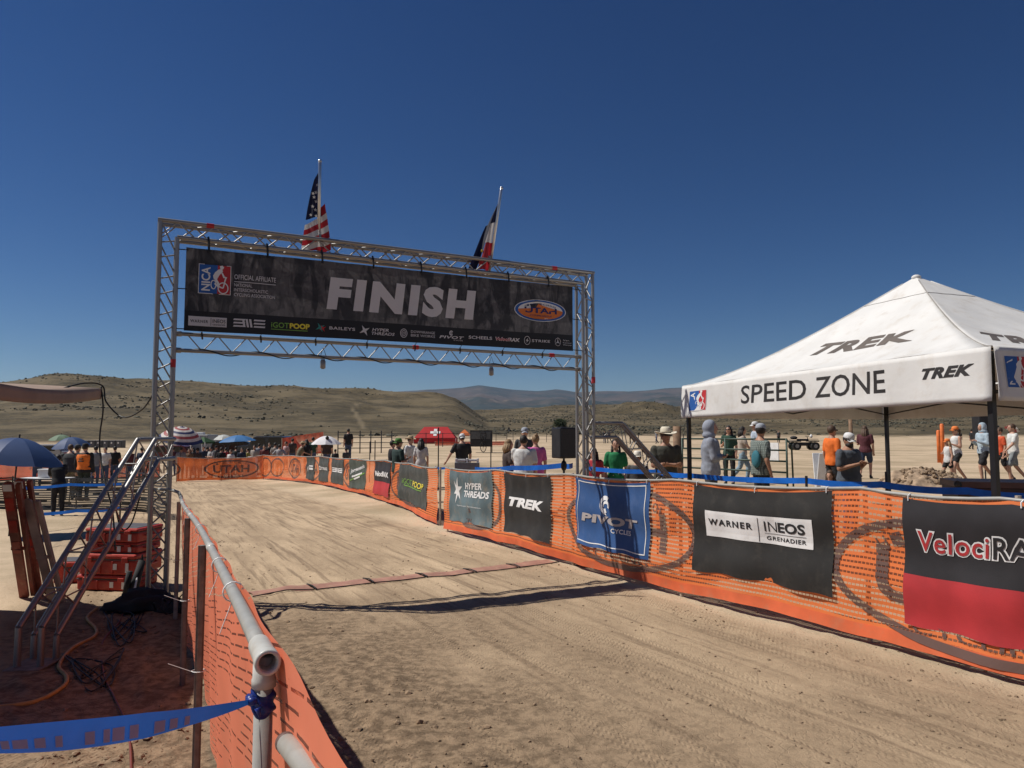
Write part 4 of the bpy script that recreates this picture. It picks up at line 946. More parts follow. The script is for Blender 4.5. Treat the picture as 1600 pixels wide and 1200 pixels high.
def ziptie(u, z, ln=.12, a=0.4):
    p = rail(u) + LN * -.022; c = Vector((p.x, p.y, G(p.x, p.y) + z)); m = MB().tube([c + Vector((.03 * math.cos(k), .022 * math.sin(k), 0)) for k in np.linspace(0, 6.28, 13)], .0018, 4); m.tube([c + Vector((-.028, -.01, 0)), c + Vector((-.028 - ln * math.cos(a), -.03, -ln * math.sin(a)))], .0014, 4); m.obj('zip_tie', tie_white, lf)
def rail_u(px): return min((k / 400 for k in range(401)), key=lambda t: abs(proj(rail(t))[0] - px))
for px, w_, mt in ((325, .032, stake), (299, .030, stake), (284, .03, stake_l)):
    u = rail_u(px); flat_stake(u, w_, mt); ziptie(u, .52, .10, -.4)
for u in (.12, .22, .45, .70):
    c = rail(u); MB().tube([c + LD.normalized().cross(Vector((0, 0, 1))) * (.025 * math.cos(k)) + Vector((0, 0, .025 * math.sin(k))) for k in np.linspace(0, 6.28, 15)], .0022, 5).obj('zip_tie', tie_white, lf)
    MB().tube([c + Vector((.0, 0, -.02)), c + Vector((-.02, -.03, -.10))], .0015, 4).obj('zip_tie', tie_white, lf)
# the loose pipe of the next panel
pe = at(446, 1160, 1.12); MBp = thing('loose_pipe', pe, 'short grey plastic pipe lying against the netting at the bottom edge', 'pipe')
q = at(500, 1225, .86); MB().tube([pe, pe.lerp(q, .5), q, q + (q - pe) * .8], .0150, 16).obj('pipe', pvc, MBp, True); MB().tube([pe + (pe - q) * .002, pe - (pe - q) * .06], .0156, 16).obj('pipe_end', M('pipe_end_brown', (.12, .07, .06), .6), MBp, True)
# blue ribbon tied round the end post, stretched out to the left
rb = thing('blue_ribbon', pz - Vector((0, 0, .14)), 'shiny blue plastic ribbon knotted round the white pipe post, stretched to the left edge', 'ribbon')
kz = pz - Vector((0, 0, .074)); ribm = blue_tape
MB().grid(lambda a, b: kz + Vector(((RR + .003 + .0025 * math.sin(a * 19 + b * 11)) * math.cos(a * 6.4), (RR + .003 + .0025 * math.sin(a * 19 + b * 11)) * math.sin(a * 6.4), -.018 + .036 * b + .004 * math.sin(a * 12.8 + 1))), 40, 14).obj('wrapped_turns', blue_dark, rb, True)
k0 = at(393, 1096, kz.y - .03); m = MB(); m.ball(k0, (.010, .007, .007), 10, 7); m.tube([k0, kz + Vector((-.02, -.01, .01))], [.008, .007], 7); m.tube([k0 + Vector((.012, -.006, -.008)), k0 + Vector((.016, -.006, -.022))], [.005, .002], 6); m.obj('knot', blue_dark, rb, True)
k1 = at(-60, 1160, .80)
def ribbon(a, b):
    p = k0.lerp(k1, a); wd = .003 + .014 * min(1, a * 2.2) ** .8; tw = .5 - .9 * a
    return p + Vector((0, wd * (b - .5) * 2 * math.sin(tw) * .8, wd * (b - .5) * 2 * math.cos(tw))) + Vector((0, 0, -.012 * 4 * a * (1 - a) + .0025 * math.sin(b * 9 + a * 7) * a))
MB().grid(ribbon, 40, 6).obj('ribbon_band', blue_tape, rb, True)
for k in range(13):
    if k % 5 != 3: Print().rect(.28 + .05 * k, .10, .022 + .01 * (k % 3), .45).obj('faded_letter', M('pale_blue_print', (.22, .28, .50), .5), lambda u, v, o: ribbon(min(u, 1), v) + Vector((.0, -.0025, .001)), 0, rb)
# ================================================================== TENTS
tentw = M('tent_white_fabric', (.71, .70, .68), .7, 0, .06, 2.5, .35, 7, transl=.12, dirt=(srgb(180, 165, 145), .32))
TL, TR_ = at(1067, 604, 9.2), at(1550, 541, 5.28); te = (TR_ - TL); TW = te.length; te.normalize()
tw = Vector((.945, .326, 0)); tw = (tw - Vector((te.x, te.y, 0)).normalized() * tw.dot(Vector((te.x, te.y, 0)).normalized())).normalized() * 3.4
TB, TC = TL + tw, TR_ + tw; TAP = at(1430, 432, (TL.y + TR_.y + TB.y + TC.y) / 4); TAP.x = (TL.x + TR_.x + TB.x + TC.x) / 4 * .5 + TAP.x * .5
tent = thing('canopy_tent', (TL.x, TL.y, G(TL.x, TL.y)), 'white pop up canopy tent marked SPEED ZONE behind the right fence', 'tent')
def slope(P, Q):
    def f(x, y, off=0.0):                   # x 0..1 along the eave, y 0..1 up to the peak
        p = P.lerp(Q, x).lerp(TAP, y); n = (Q - P).cross(TAP - P).normalized(); n = n if n.z > 0 else -n
        sg = .13 * math.sin(math.pi * y ** .8) + .05 * 4 * x * (1 - x) * (1 - y) * math.sin(math.pi * min(1, y * 1.4)) + .006 * math.sin(x * 21 + y * 9) * (1 - y)
        return p - Vector((0, 0, sg)) + n * off
    return f
def valance(P, Q, H):
    d = (Q - P); L_ = d.length
    n = Vector((d.y, -d.x, 0)).normalized(); c = (TL + TC) / 2; n = n if (P - c).dot(n) > 0 else -n
    def f(x, y, off=0.0):                   # metres along, 0 (hem)..1 (eave)
        a = x / L_; return P.lerp(Q, a) + n * (.012 + off + .010 * (1 - y) * math.sin(x * 5.3 + 2 * y) + .007 * math.sin(x * 13 + 4 * y) * (1 - y) + .02 * (1 - y)) - Vector((0, 0, H * (1 - y)))
    return f, L_
cs = [TL, TR_, TC, TB]; TVH = .41; slopes = []; vals = []
for P, Q in zip(cs, cs[1:] + cs[:1]):
    f = slope(P, Q); slopes.append(f); MB().grid(lambda a, b: f(a, b), 28, 24).obj('roof_panel', tentw, tent, True, thick=.003)
    g, L_ = valance(P, Q, TVH); vals.append((g, L_)); MB().grid(lambda a, b: g(a * L_, b), 60, 10).obj('valance', tentw, tent, True, thick=.003)
seam = M('tent_seam', (.30, .28, .26), .7)
for P in cs: MB().tube([slope(P, P + te * .01)(0, k / 20, .004) for k in range(20)], .006, 5).obj('ridge_seam', seam if P is TR_ else tentw, tent, True)
for f in slopes: MB().tube([f(k / 16, .80, .004) for k in range(17)], .003, 4).obj('cap_seam', seam, tent)
MB().ball(TAP - Vector((0, 0, .01)), (.05, .05, .03), 12, 6).obj('peak_cap', tentw, tent, True)
for i, P in enumerate(cs):
    inn = ((TL + TC) / 2 - P); inn.z = 0; inn.normalize(); p = P + inn * .07; g_ = G(p.x, p.y)
    MB().box((p.x, p.y, (g_ + P.z - .03) / 2), (.042, .042, P.z - .03 - g_), rotz(.33)).obj('leg', tentleg, tent); MB().box((p.x, p.y, g_ + .006), (.10, .10, .012), rotz(.33)).obj('foot', tentleg, tent)
    MB().tube([Vector((p.x, p.y, P.z - .06)), TAP - Vector((0, 0, .75))], .012, 5).obj('roof_strut', tentleg, tent)
    Q = cs[(i + 1) % 4]; inq = ((TL + TC) / 2 - Q); inq.z = 0; q_ = Q + inq.normalized() * .07
    a, b = Vector((p.x, p.y, P.z - .08)), Vector((q_.x, q_.y, Q.z - .08)); dn = Vector((0, 0, -.26))
    for k in range(2):
        x0, x1 = a.lerp(b, k / 2), a.lerp(b, (k + 1) / 2); MB().tube([x0, x1 + dn], .010, 5).obj('scissor_bar', tentleg, tent); MB().tube([x0 + dn, x1], .010, 5).obj('scissor_bar', tentleg, tent)
vf, vL = vals[0]
def vu(px): return min((vL * k / 600 for k in range(601)), key=lambda x: abs(proj(vf(x, .5))[0] - px))
vs1 = lambda x, y, o=0: vf(x, y, o)
ink = M('tent_black_ink', (.025, .022, .022), .6, 0, .2, 3)
def vtext(s, a, b, y0, y1, bold, shear=0, nm='lettering', sp=1.0): u0, u1 = vu(a), vu(b); Print().text(s, u0, y0, u1 - u0, y1 - y0, bold, shear, 0, sp).obj(nm, ink, vs1, .004, tent, .08)
vtext('SPEED', 1158, 1260, .30, .80, .008); vtext('ZONE', 1274, 1383, .30, .80, .008); vtext('TREK', 1441, 1523, .50, .72, .05, .35, 'lettering', 1.1)
a, b = vu(1077), vu(1104); league_logo(vs1, a, .20, b - a, .62, tent, .003)
gf, gL = vals[1]; league_logo(lambda x, y, o=0: gf(x, y, o), .09, .24, .24, .60, tent, .003)
sf = slopes[0]; grey_ink = M('tent_grey_ink', (.12, .10, .085), .6, 0, .2, 3)
def sp_uv(px, py):
    best = min(((x / 80, y / 60) for x in range(81) for y in range(61)), key=lambda c: (proj(sf(*c))[0] - px) ** 2 + (proj(sf(*c))[1] - py) ** 2); return best
c00, c10, c01 = sp_uv(1254, 558), sp_uv(1425, 533), sp_uv(1290, 537)
p = Print(); vs_, fs_ = text_geo('TREK', .05, .0, 1.1)
p.add([(c00[0] + x * (c10[0] - c00[0]) + y * (c01[0] - c00[0]), c00[1] + x * (c10[1] - c00[1]) + y * (c01[1] - c00[1])) for x, y in vs_], fs_); p.obj('roof_lettering', grey_ink, sf, .005, tent, .05)
sf2 = slopes[1]; p = Print(); p.add([(.05 + .50 * x + .06 * y, .22 + .13 * y) for x, y in vs_], fs_); p.obj('roof_lettering', grey_ink, sf2, .005, tent, .05)
# ---- flat tan shade awning at the left edge
awn = M('awning_tan', (.36, .26, .20), .75, 0, .12, 3, .1, 60, transl=.2)
A1 = Vector((-3.16, 4.02, 1.78)); A2 = at(158, 607, 7.4); A2.z = max(A2.z, 1.9)
ae = (A2 - A1); ap = Vector((-ae.y, ae.x, 0)).normalized() * 3.3
aw = thing('shade_awning', (A1.x + ap.x, A1.y + ap.y, G(-6, 5)), 'flat tan shade awning reaching in from the left edge', 'awning')
def aws(a, b, dz=0.0): p = A1.lerp(A2, a) + ap * b; return p + Vector((0, 0, dz - .05 * math.sin(math.pi * a) * (1 - b) + .12 * math.sin(math.pi * min(1, b)) * .4))
MB().grid(lambda a, b: aws(a, b), 20, 14).obj('canopy_cloth', awn, aw, True, thick=.004)
for nm, fn in (('valance', lambda a, b: aws(a, 0, -.11 * (1 - b)) - ap.normalized() * .004), ('valance', lambda a, b: aws(1, a, -.11 * (1 - b)) + ae.normalized() * .004), ('valance', lambda a, b: aws(0, a, -.11 * (1 - b)) - ae.normalized() * .004)): MB().grid(fn, 24, 3).obj(nm, awn, aw, True, thick=.003)
for a, b in ((.04, .97), (.96, .97)):
    q = aws(a, b); MB().tube([(q.x, q.y, G(q.x, q.y)), (q.x, q.y, q.z)], .022, 8).obj('pole', tentleg, aw)
    MB().tube([Vector((q.x, q.y, q.z - .55)), aws(a, .35, -.03)], .013, 6).obj('arm', tentleg, aw)
MB().tube([aws(.62, .62, -.03), at(-6, 648, 6.2)], .011, 6).obj('arm', tentleg, aw)
def cable(name, pts, r, mat, label, n=40, cat='cable', grp=None):
    P_ = [Vector(p) for p in pts]; out = []
    for i in range(len(P_) - 1):                              # catmull rom
        p0, p1, p2, p3 = P_[max(i - 1, 0)], P_[i], P_[i + 1], P_[min(i + 2, len(P_) - 1)]
        for k in range(n // (len(P_) - 1) + 1):
            t = k / (n // (len(P_) - 1) + 1); out.append(.5 * ((2 * p1) + (p2 - p0) * t + (2 * p0 - 5 * p1 + 4 * p2 - p3) * t * t + (3 * p1 - p0 - 3 * p2 + p3) * t ** 3))
    out.append(P_[-1]); o = MB().tube(out, r, 6).obj(name, mat, None, True); return tag(o, label, cat, grp)
tp = AP(0, at(243, 612, 6.9).z, 0)
cable('hanging_cable', [at(0, 604, 6.4), at(70, 612, 6.7), at(130, 599, 7.2), at(160, 603, 7.4), at(166, 628, 7.4), at(192, 652, 7.3), at(222, 640, 7.1), tp], .008, tie_black, 'black cable drooping from the tan awning corner to the arch leg', 60)
cable('drop_cable', [at(158, 604, 7.4), at(161, 640, 7.4), at(156, 680, 7.4), at(157, 715, 7.35), at(166, 760, 7.2), at(176, 800, 7.1), at(180, 860, 7.0)], .008, tie_black, 'black cable hanging straight down from the awning corner', 50)
cable('looped_cable', [at(173, 735, 6.9), at(180, 790, 6.9), at(190, 826, 6.9), at(205, 818, 6.9), at(220, 770, 6.9), at(232, 722, 6.9)], .007, tie_black, 'thin black cable looping between outrigger and arch leg', 50)
def gpt(px, py, h=.012): p = gp(px, py); return Vector((p.x, p.y, Z(p.x, p.y) + h))
cable('orange_hose', [gpt(-40, 1118), gpt(50, 1103), gpt(96, 1082), gpt(104, 1062), gpt(92, 1042), gpt(112, 1018), gpt(146, 1000), gpt(150, 985), gpt(136, 970), gpt(152, 952)], .013, brown_cable, 'tan orange extension cord snaking over the shaded ground', 80)
cable('red_cord', [gpt(205, 1215), gpt(203, 1165), gpt(196, 1130), gpt(178, 1090), gpt(162, 1055), gpt(160, 1005), gpt(185, 975), gpt(196, 952)], .006, red_cable, 'thin dark red cord running toward the camera on the left', 60)
for lab, sd in (('tangled black cable loops on the shaded ground beside the tan cord', 3), ('second tangle of thin black cord nearer the arch leg', 8)):
    rg = random.Random(sd); c0 = (140, 1050) if sd == 3 else (185, 975)
    pts = [gpt(c0[0] + 48 * math.cos(k * 1.9) * rg.uniform(.4, 1) + k * 1.0, c0[1] + 40 * math.sin(k * 2.3) * rg.uniform(.4, 1)) for k in range(15)]; cable('cord_tangle', pts, .005, tie_black, lab, 130)
# ================================================================== GEAR on the left
def case(cx, cy, z, w, d, h, a, label, grp='stacked red equipment cases'):
    t = thing('equipment_case', (cx, cy, z), label, 'case', grp, a)
    def bx(nm, c, s_, mt, bv=.012): o = MB().box(c, s_).obj(nm, mt, t, world=False); return bevel(o, bv) if bv else o
    bx('body', (0, 0, h * .36), (w, d, h * .70), red_case, .02); bx('lid', (0, 0, h * .86), (w * 1.015, d * 1.015, h * .25), red_case, .02); bx('lid_top', (0, 0, h * .995), (w * .9, d * .86, h * .05), case_dark, .006)
    bx('seam', (0, 0, h * .72), (w * 1.022, d * 1.022, h * .035), case_dark, 0)
    for x in (-.32, .32): bx('latch', (x * w, -d * .515, h * .72), (.07, .02, h * .26), red_case, .006)
    for x in (-.12, .10): bx('rib', (x * w, -d * .505, h * .36), (.02, .012, h * .6), red_case, .004)
    for s_ in (-1, 1):
        m = MB().tube([(s_ * w * .505, -.10, h * .45), (s_ * (w * .505 + .035), -.09, h * .42), (s_ * (w * .505 + .035), .09, h * .42), (s_ * w * .505, .10, h * .45)], .011, 6); m.obj('handle', white_print if s_ < 0 else red_case, t, world=False)
    bx('sticker', (.14 * w, -d * .505 - .003, h * .40), (.05, .004, .06), white_print, 0); bx('label_strip', (.36 * w, -d * .505 - .003, h * .36), (.035, .004, h * .45), white_print, 0)
b = gp(165, 926); bz = Z(b.x, b.y); ca_ = -.12
case(b.x - .02, b.y + .27, bz, .62, .46, .16, ca_, 'red equipment case at the bottom of the stack')
case(b.x + .01, b.y + .27, bz + .162, .64, .47, .22, ca_, 'deep red equipment case second from the bottom of the stack')
case(b.x + .03, b.y + .28, bz + .385, .58, .42, .11, ca_, 'thin red equipment case second from the top of the stack')
case(b.x + .03, b.y + .28, bz + .497, .60, .45, .15, ca_, 'topmost red equipment case of the stack, with dark lid')
q = gp(104, 914); case(q.x - .02, q.y + .25, Z(q.x, q.y), .40, .34, .24, .2, 'lone red case standing on the ground left of the stack')
def barricade(px0, py0, d0, px1, py1, label, wd=.09, mt=None, stripes=True):
    top = at(px0, py0, d0); ft = gp(px1, py1); ft.z = Z(ft.x, ft.y); t = thing('leaning_board', ft, label, 'board', 'boards leaning at the left edge')
    d = (top - ft); L_ = d.length; d.normalize(); sx_ = Vector((1, .15, 0)).normalized(); nz = d.cross(sx_).normalized()
    fr = lambda x, y, z: ft + sx_ * x + d * y + nz * z
    rd = lambda r, n, x0, x1: [(x0, 0), (x1, 0)] + [((x0 + x1) / 2 + (x1 - x0) / 2 * math.cos(math.pi * k / n), L_ - r + r * math.sin(math.pi * k / n)) for k in range(n + 1)]
    MB().prism(rd(wd / 2, 8, 0, wd), .028, fr).obj('board', mt or stake_l, t)
    if stripes:
        for k in range(3): MB().prism([(.008, L_ * (.42 + .18 * k)), (wd - .008, L_ * (.42 + .18 * k)), (wd - .008, L_ * (.52 + .18 * k)), (.008, L_ * (.52 + .18 * k))], -.003, fr).obj('red_patch', red_case, t)
        MB().prism([(.006, L_ - .10), (wd - .006, L_ - .10), (wd - .006, L_ - .02), (.006, L_ - .02)], -.003, fr).obj('white_patch', white_print, t)
    MB().prism([(wd + .012, 0), (wd + .05, 0), (wd + .05, L_ * .97), (wd + .012, L_ * .97)], .04, lambda x, y, z: fr(x, y, z + .02)).obj('back_leg', mt or stake_l, t)
    MB().box(fr(wd * .6, L_ * .45, .02), (wd * 1.3, .05, .03)).obj('crosspiece', mt or stake_l, t)
rb_m = M('barricade_red', (.22, .05, .035), .6, 0, .3, 6, dirt=(DUST, .3)); bw_m = M('barricade_wood', (.36, .26, .20), .7, 0, .25, 8)
barricade(2, 755, 6.3, 30, 935, 'folded red and white barricade leaning at the far left edge', .085, rb_m)
barricade(20, 750, 6.5, 52, 932, 'second folded red barricade leaning just right of the first', .085, rb_m)
barricade(34, 780, 6.6, 76, 946, 'bare tan wooden barricade legs leaning right of the red ones', .075, bw_m, False)
# black gear heap, padded black bag, dark speaker at the left edge
def lumpy(name, c, r, label, cat, seed, mat=black_cloth, amp=.25, parent=None):
    m = MB().ball((0, 0, 0), 1.0, 26, 16); vs = []
    for v in m.v:
        v = Vector(v); k = 1 + amp * mnoise.fractal(v * 1.6 + Vector((seed, 0, 0)), 1, 2, 4); p = Vector((v.x * r[0], v.y * r[1], max(-.30, v.z) * r[2])) * k; vs.append(Vector(c) + p)
    m.v = [tuple(v) for v in vs]; o = m.obj(name, mat, parent, True)
    if parent is None: tag(o, label, cat)
    return o
h_ = gp(215, 962); gb = thing('gear_heap', (h_.x, h_.y + .2, Z(h_.x, h_.y)), 'low heap of black bags and coiled cables at the foot of the arch leg', 'gear'); lumpy('black_bag', (h_.x - .05, h_.y + .2, Z(h_.x, h_.y) + .05), (.30, .18, .11), None, None, 4, amp=.55, parent=gb); lumpy('black_pouch', (h_.x + .30, h_.y + .12, Z(h_.x, h_.y) + .03), (.2, .14, .07), None, None, 9, parent=gb)
for k in range(5):
    c = Vector((h_.x + .25 + .06 * k, h_.y - .03 + .08 * (k % 2), Z(h_.x, h_.y) + .03 + .012 * k)); rr_ = .09 + .02 * (k % 3)
    MB().tube([c + Vector((rr_ * math.cos(a), rr_ * .8 * math.sin(a), .05 * math.sin(a * 2 + k) + .05)) for a in np.linspace(0, 6.28, 26)], .006, 5).obj('cable_coil', tie_black, gb)
f_ = gp(205, 938); fz = Z(f_.x, f_.y); st = thing('folded_stand', (f_.x, f_.y, fz), 'folded black stand with a pale strap leaning upright by the red cases', 'stand')
q = at(222, 876, f_.y + .12); m = MB().tube([(f_.x, f_.y, fz + .03), (q.x, q.y, q.z)], [.05, .035], 8); m.obj('bundle', black_cloth, st, True)
MB().tube([(f_.x - .05, f_.y - .02, fz + .05), (f_.x - .02, f_.y - .01, fz + .28)], .03, 8).obj('bundle_leg', black_cloth, st, True); MB().tube([(f_.x + .05, f_.y - .045, fz + .10), (q.x - .01, q.y - .045, q.z - .10)], .010, 6).obj('pale_strap', white_print, st); MB().tube([(q.x, q.y, q.z - .02), (q.x, q.y, q.z + .06)], [.022, .006], 8).obj('tip', black_plastic, st)
k_ = gp(-62, 968); kb = thing('black_speaker_cabinet', (k_.x - .12, k_.y + .2, Z(k_.x, k_.y)), 'dark cabinet under a cloth cut off by the left edge', 'cabinet'); o = MB().box((k_.x - .12, k_.y + .2, Z(k_.x, k_.y) + .30), (.30, .34, .60)).obj('cabinet', black_plastic, kb); bevel(o, .02)
lumpy('draped_cloth', (k_.x - .10, k_.y + .18, Z(k_.x, k_.y) + .60), (.20, .2, .10), None, None, 2, M('cloth_beige', (.36, .27, .20), .8), .2, kb)
# ---- umbrellas
def umbrella(c, r, drop, label, mats, pole_to=None, n=8, stripes=0, tilt=(0, 0), grp='umbrellas among the crowd', polem=tentleg):
    c = Vector(c); t = thing('umbrella', c if pole_to is None else pole_to, label, 'umbrella', grp); rm = rotxyz(tilt[0], tilt[1], .2)
    def P_(a, b):                           # a angle fraction, b radius fraction
        th = 2 * math.pi * a; k = a * n - math.floor(a * n); sc = 1 - .07 * 4 * k * (1 - k) * b ** 2
        return c + rm @ Vector((r * b * sc * math.cos(th), r * b * sc * math.sin(th), -drop * (b ** 1.9) - .02 * 4 * k * (1 - k) * b))
    rings = [(i / stripes, (i + 1) / stripes) for i in range(stripes)] if stripes else [(0.004, 1)]
    for i, (b0, b1) in enumerate(rings):
        if stripes: MB().grid(lambda a, b: P_(a, max(.004, b0 + (b1 - b0) * b)), n * 4, 2).obj('stripe', mats[i % len(mats)], t, True)
        else:
            for g_ in range(n): MB().grid(lambda a, b: P_((g_ + a) / n, b0 + (b1 - b0) * b), 5, 6).obj('panel', mats[g_ % len(mats)], t, True)
    ft_ = Vector(pole_to) if pole_to is not None else c + rm @ Vector((0, 0, -2.0))
    MB().tube([c + rm @ Vector((0, 0, .06)), ft_], .014, 6).obj('pole', polem, t)
    for g_ in range(n): MB().tube([P_(g_ / n, .04) - Vector((0, 0, .012)), P_(g_ / n, .55) - Vector((0, 0, .012)), P_(g_ / n, .99) - Vector((0, 0, .008))], .006, 4).obj('rib', polem, t)
    return t
ub = M('umbrella_blue', (.035, .075, .20), .6, 0, .12, 2, transl=.3); ub2 = M('umbrella_sky_blue', (.06, .20, .46), .6, 0, .12, 2, transl=.3); ug = M('umbrella_green', (.16, .25, .17), .7, 0, .12, 2, transl=.3); uw = M('umbrella_white', (.78, .77, .80), .6, 0, .05, 2, transl=.25)
un, ur_, uc_ = M('umbrella_navy', (.03, .04, .12), .6, transl=.2), M('umbrella_red', (.35, .08, .08), .6, transl=.2), M('umbrella_cream', (.62, .58, .55), .6, transl=.2)
c = at(30, 684, 12.5); umbrella(c, .78, .42, 'big blue umbrella at the left edge over the black net fence', [ub], Vector((c.x - .1, c.y, G(c.x, c.y))), tilt=(.0, .12))
c = at(110, 683, 27); umbrella(c, .68, .36, 'small blue umbrella right of the big one at the left', [ub], on(112, 27), tilt=(.1, -.1))
c = at(96, 679, 33); umbrella(c, .55, .26, 'muted green umbrella behind the small blue one', [ug], on(96, 33))
c = at(285, 667, 38); umbrella(c, 1.15, .68, 'navy, red and cream striped umbrella behind the arch leg', [un, uc_, ur_, uc_], on(281, 38), stripes=9, tilt=(.25, .15))
c = at(371, 680, 42); umbrella(c, 1.05, .36, 'bright sky blue umbrella in the middle of the crowd', [ub2, ub2], on(371, 42), tilt=(.0, -.06))
c = at(350, 679, 45); umbrella(c, .62, .32, 'pale grey umbrella just behind the sky blue one', [M('umbrella_pale', (.5, .52, .5), .6, transl=.2)], on(350, 45))
c = at(510, 681, 36); umbrella(c, .75, .42, 'white umbrella held above a dark figure beyond the far fence', [uw], on(511, 36.2))
c = at(1583, 666, 78); umbrella(c, .75, .35, 'tiny red and white umbrella far away at the right edge', [ur_, uc_], on(1584, 78), tilt=(0, .5))
# ---- blue barrier tapes and black net fence on the left
def tape(pts, w, label, posts=(), grp='blue barrier tapes'):
    P_ = [Vector(p) for p in pts]; b0 = P_[0]; t = thing('barrier_tape', (b0.x, b0.y, G(b0.x, b0.y)), label, 'tape', grp)
    def f(a, b):
        k = a * (len(P_) - 1); i = min(int(k), len(P_) - 2); p = P_[i].lerp(P_[i + 1], k - i); s_ = k - i
        return p + Vector((0, .012 * math.sin(a * 30) * (b - .5), w * (b - .5) - .02 * 4 * s_ * (1 - s_)))
    MB().grid(f, 12 * (len(P_) - 1), 3).obj('tape_band', blue_tape, t, True)
    for p in posts: MB().tube([(p[0], p[1], G(p[0], p[1])), (p[0], p[1], p[2] + .05)], .014, 6).obj('post', steel_dark, t)
    return t
tape([at(742, 733, 14), at(800, 731, 13.2), at(880, 727, 12), at(895, 727, 11.6)], .085, 'blue tape behind the near fence, left of the arch leg')
tape([at(913, 731, 11.2), at(1026, 737, 9.9), at(1078, 743, 9.3), at(1260, 751, 7.6), at(1377, 757, 6.9), at(1512, 767, 6.2), at(1640, 776, 5.6)], .062, 'long blue tape behind the near fence, right of the arch leg', [tuple(at(1026, 737, 9.9)), tuple(at(1260, 751, 7.6)), tuple(at(1385, 745, 6.95))])
tape([at(680, 730, 16.5), at(698, 731, 16.2)], .05, 'short blue tape across the gap between the two right fences')
tape([at(18, 763, 13), at(110, 757, 14.5), at(190, 756, 16)], .055, 'upper blue tape in front of the black net fence')
tape([at(40, 803, 11), at(120, 798, 11.6), at(188, 794, 12)], .05, 'lower blue tape crossing behind the outrigger leg', [tuple(at(188, 790, 12) + Vector((0, 0, .25)))])
bf = Fence([(at(-90, 700, 18).x, 18), (at(20, 700, 18).x, 18), (at(120, 700, 17.6).x, 17.6), (at(232, 700, 17).x, 17), (at(262, 700, 15.5).x, 15.5)], [.85, .84, .84, .92, .95], .03, .02, 1, 7)
bft = fence_thing(bf, 'sagging black net fence with horizontal bands on the left', net_black, steel_dark, .016, None, 'black barrier nets')
# ================================================================== PEOPLE
skin_l = M('skin_light', (.46, .26, .18), .55, 0, .1, 12); skin_t = M('skin_tan', (.34, .18, .115), .55, 0, .1, 12)
CL = {}
def cloth(name, col): 
    if name not in CL: CL[name] = M('cloth_' + name, col, .85, 0, .18, 7, .25, 45)
    return CL[name]
hair_d, hair_b, hair_l = M('hair_dark', (.018, .013, .010), .6, 0, .3, 40, .5, 120), M('hair_brown', (.075, .042, .024), .6, 0, .3, 40, .5, 120), M('hair_blond', (.25, .16, .08), .6, 0, .3, 40, .5, 120)
PEND = []
def cap_(m, a, b, ra, rb, n=10):            # tapered capsule
    a, b = Vector(a), Vector(b); d = (b - a); L = d.length; d = d / L
    pts = [a - d * ra * .95, a - d * ra * .6, a, b, b + d * rb * .6, b + d * rb * .95]; m.tube(pts, [ra * .3, ra * .8, ra, rb, rb * .8, rb * .3], n)
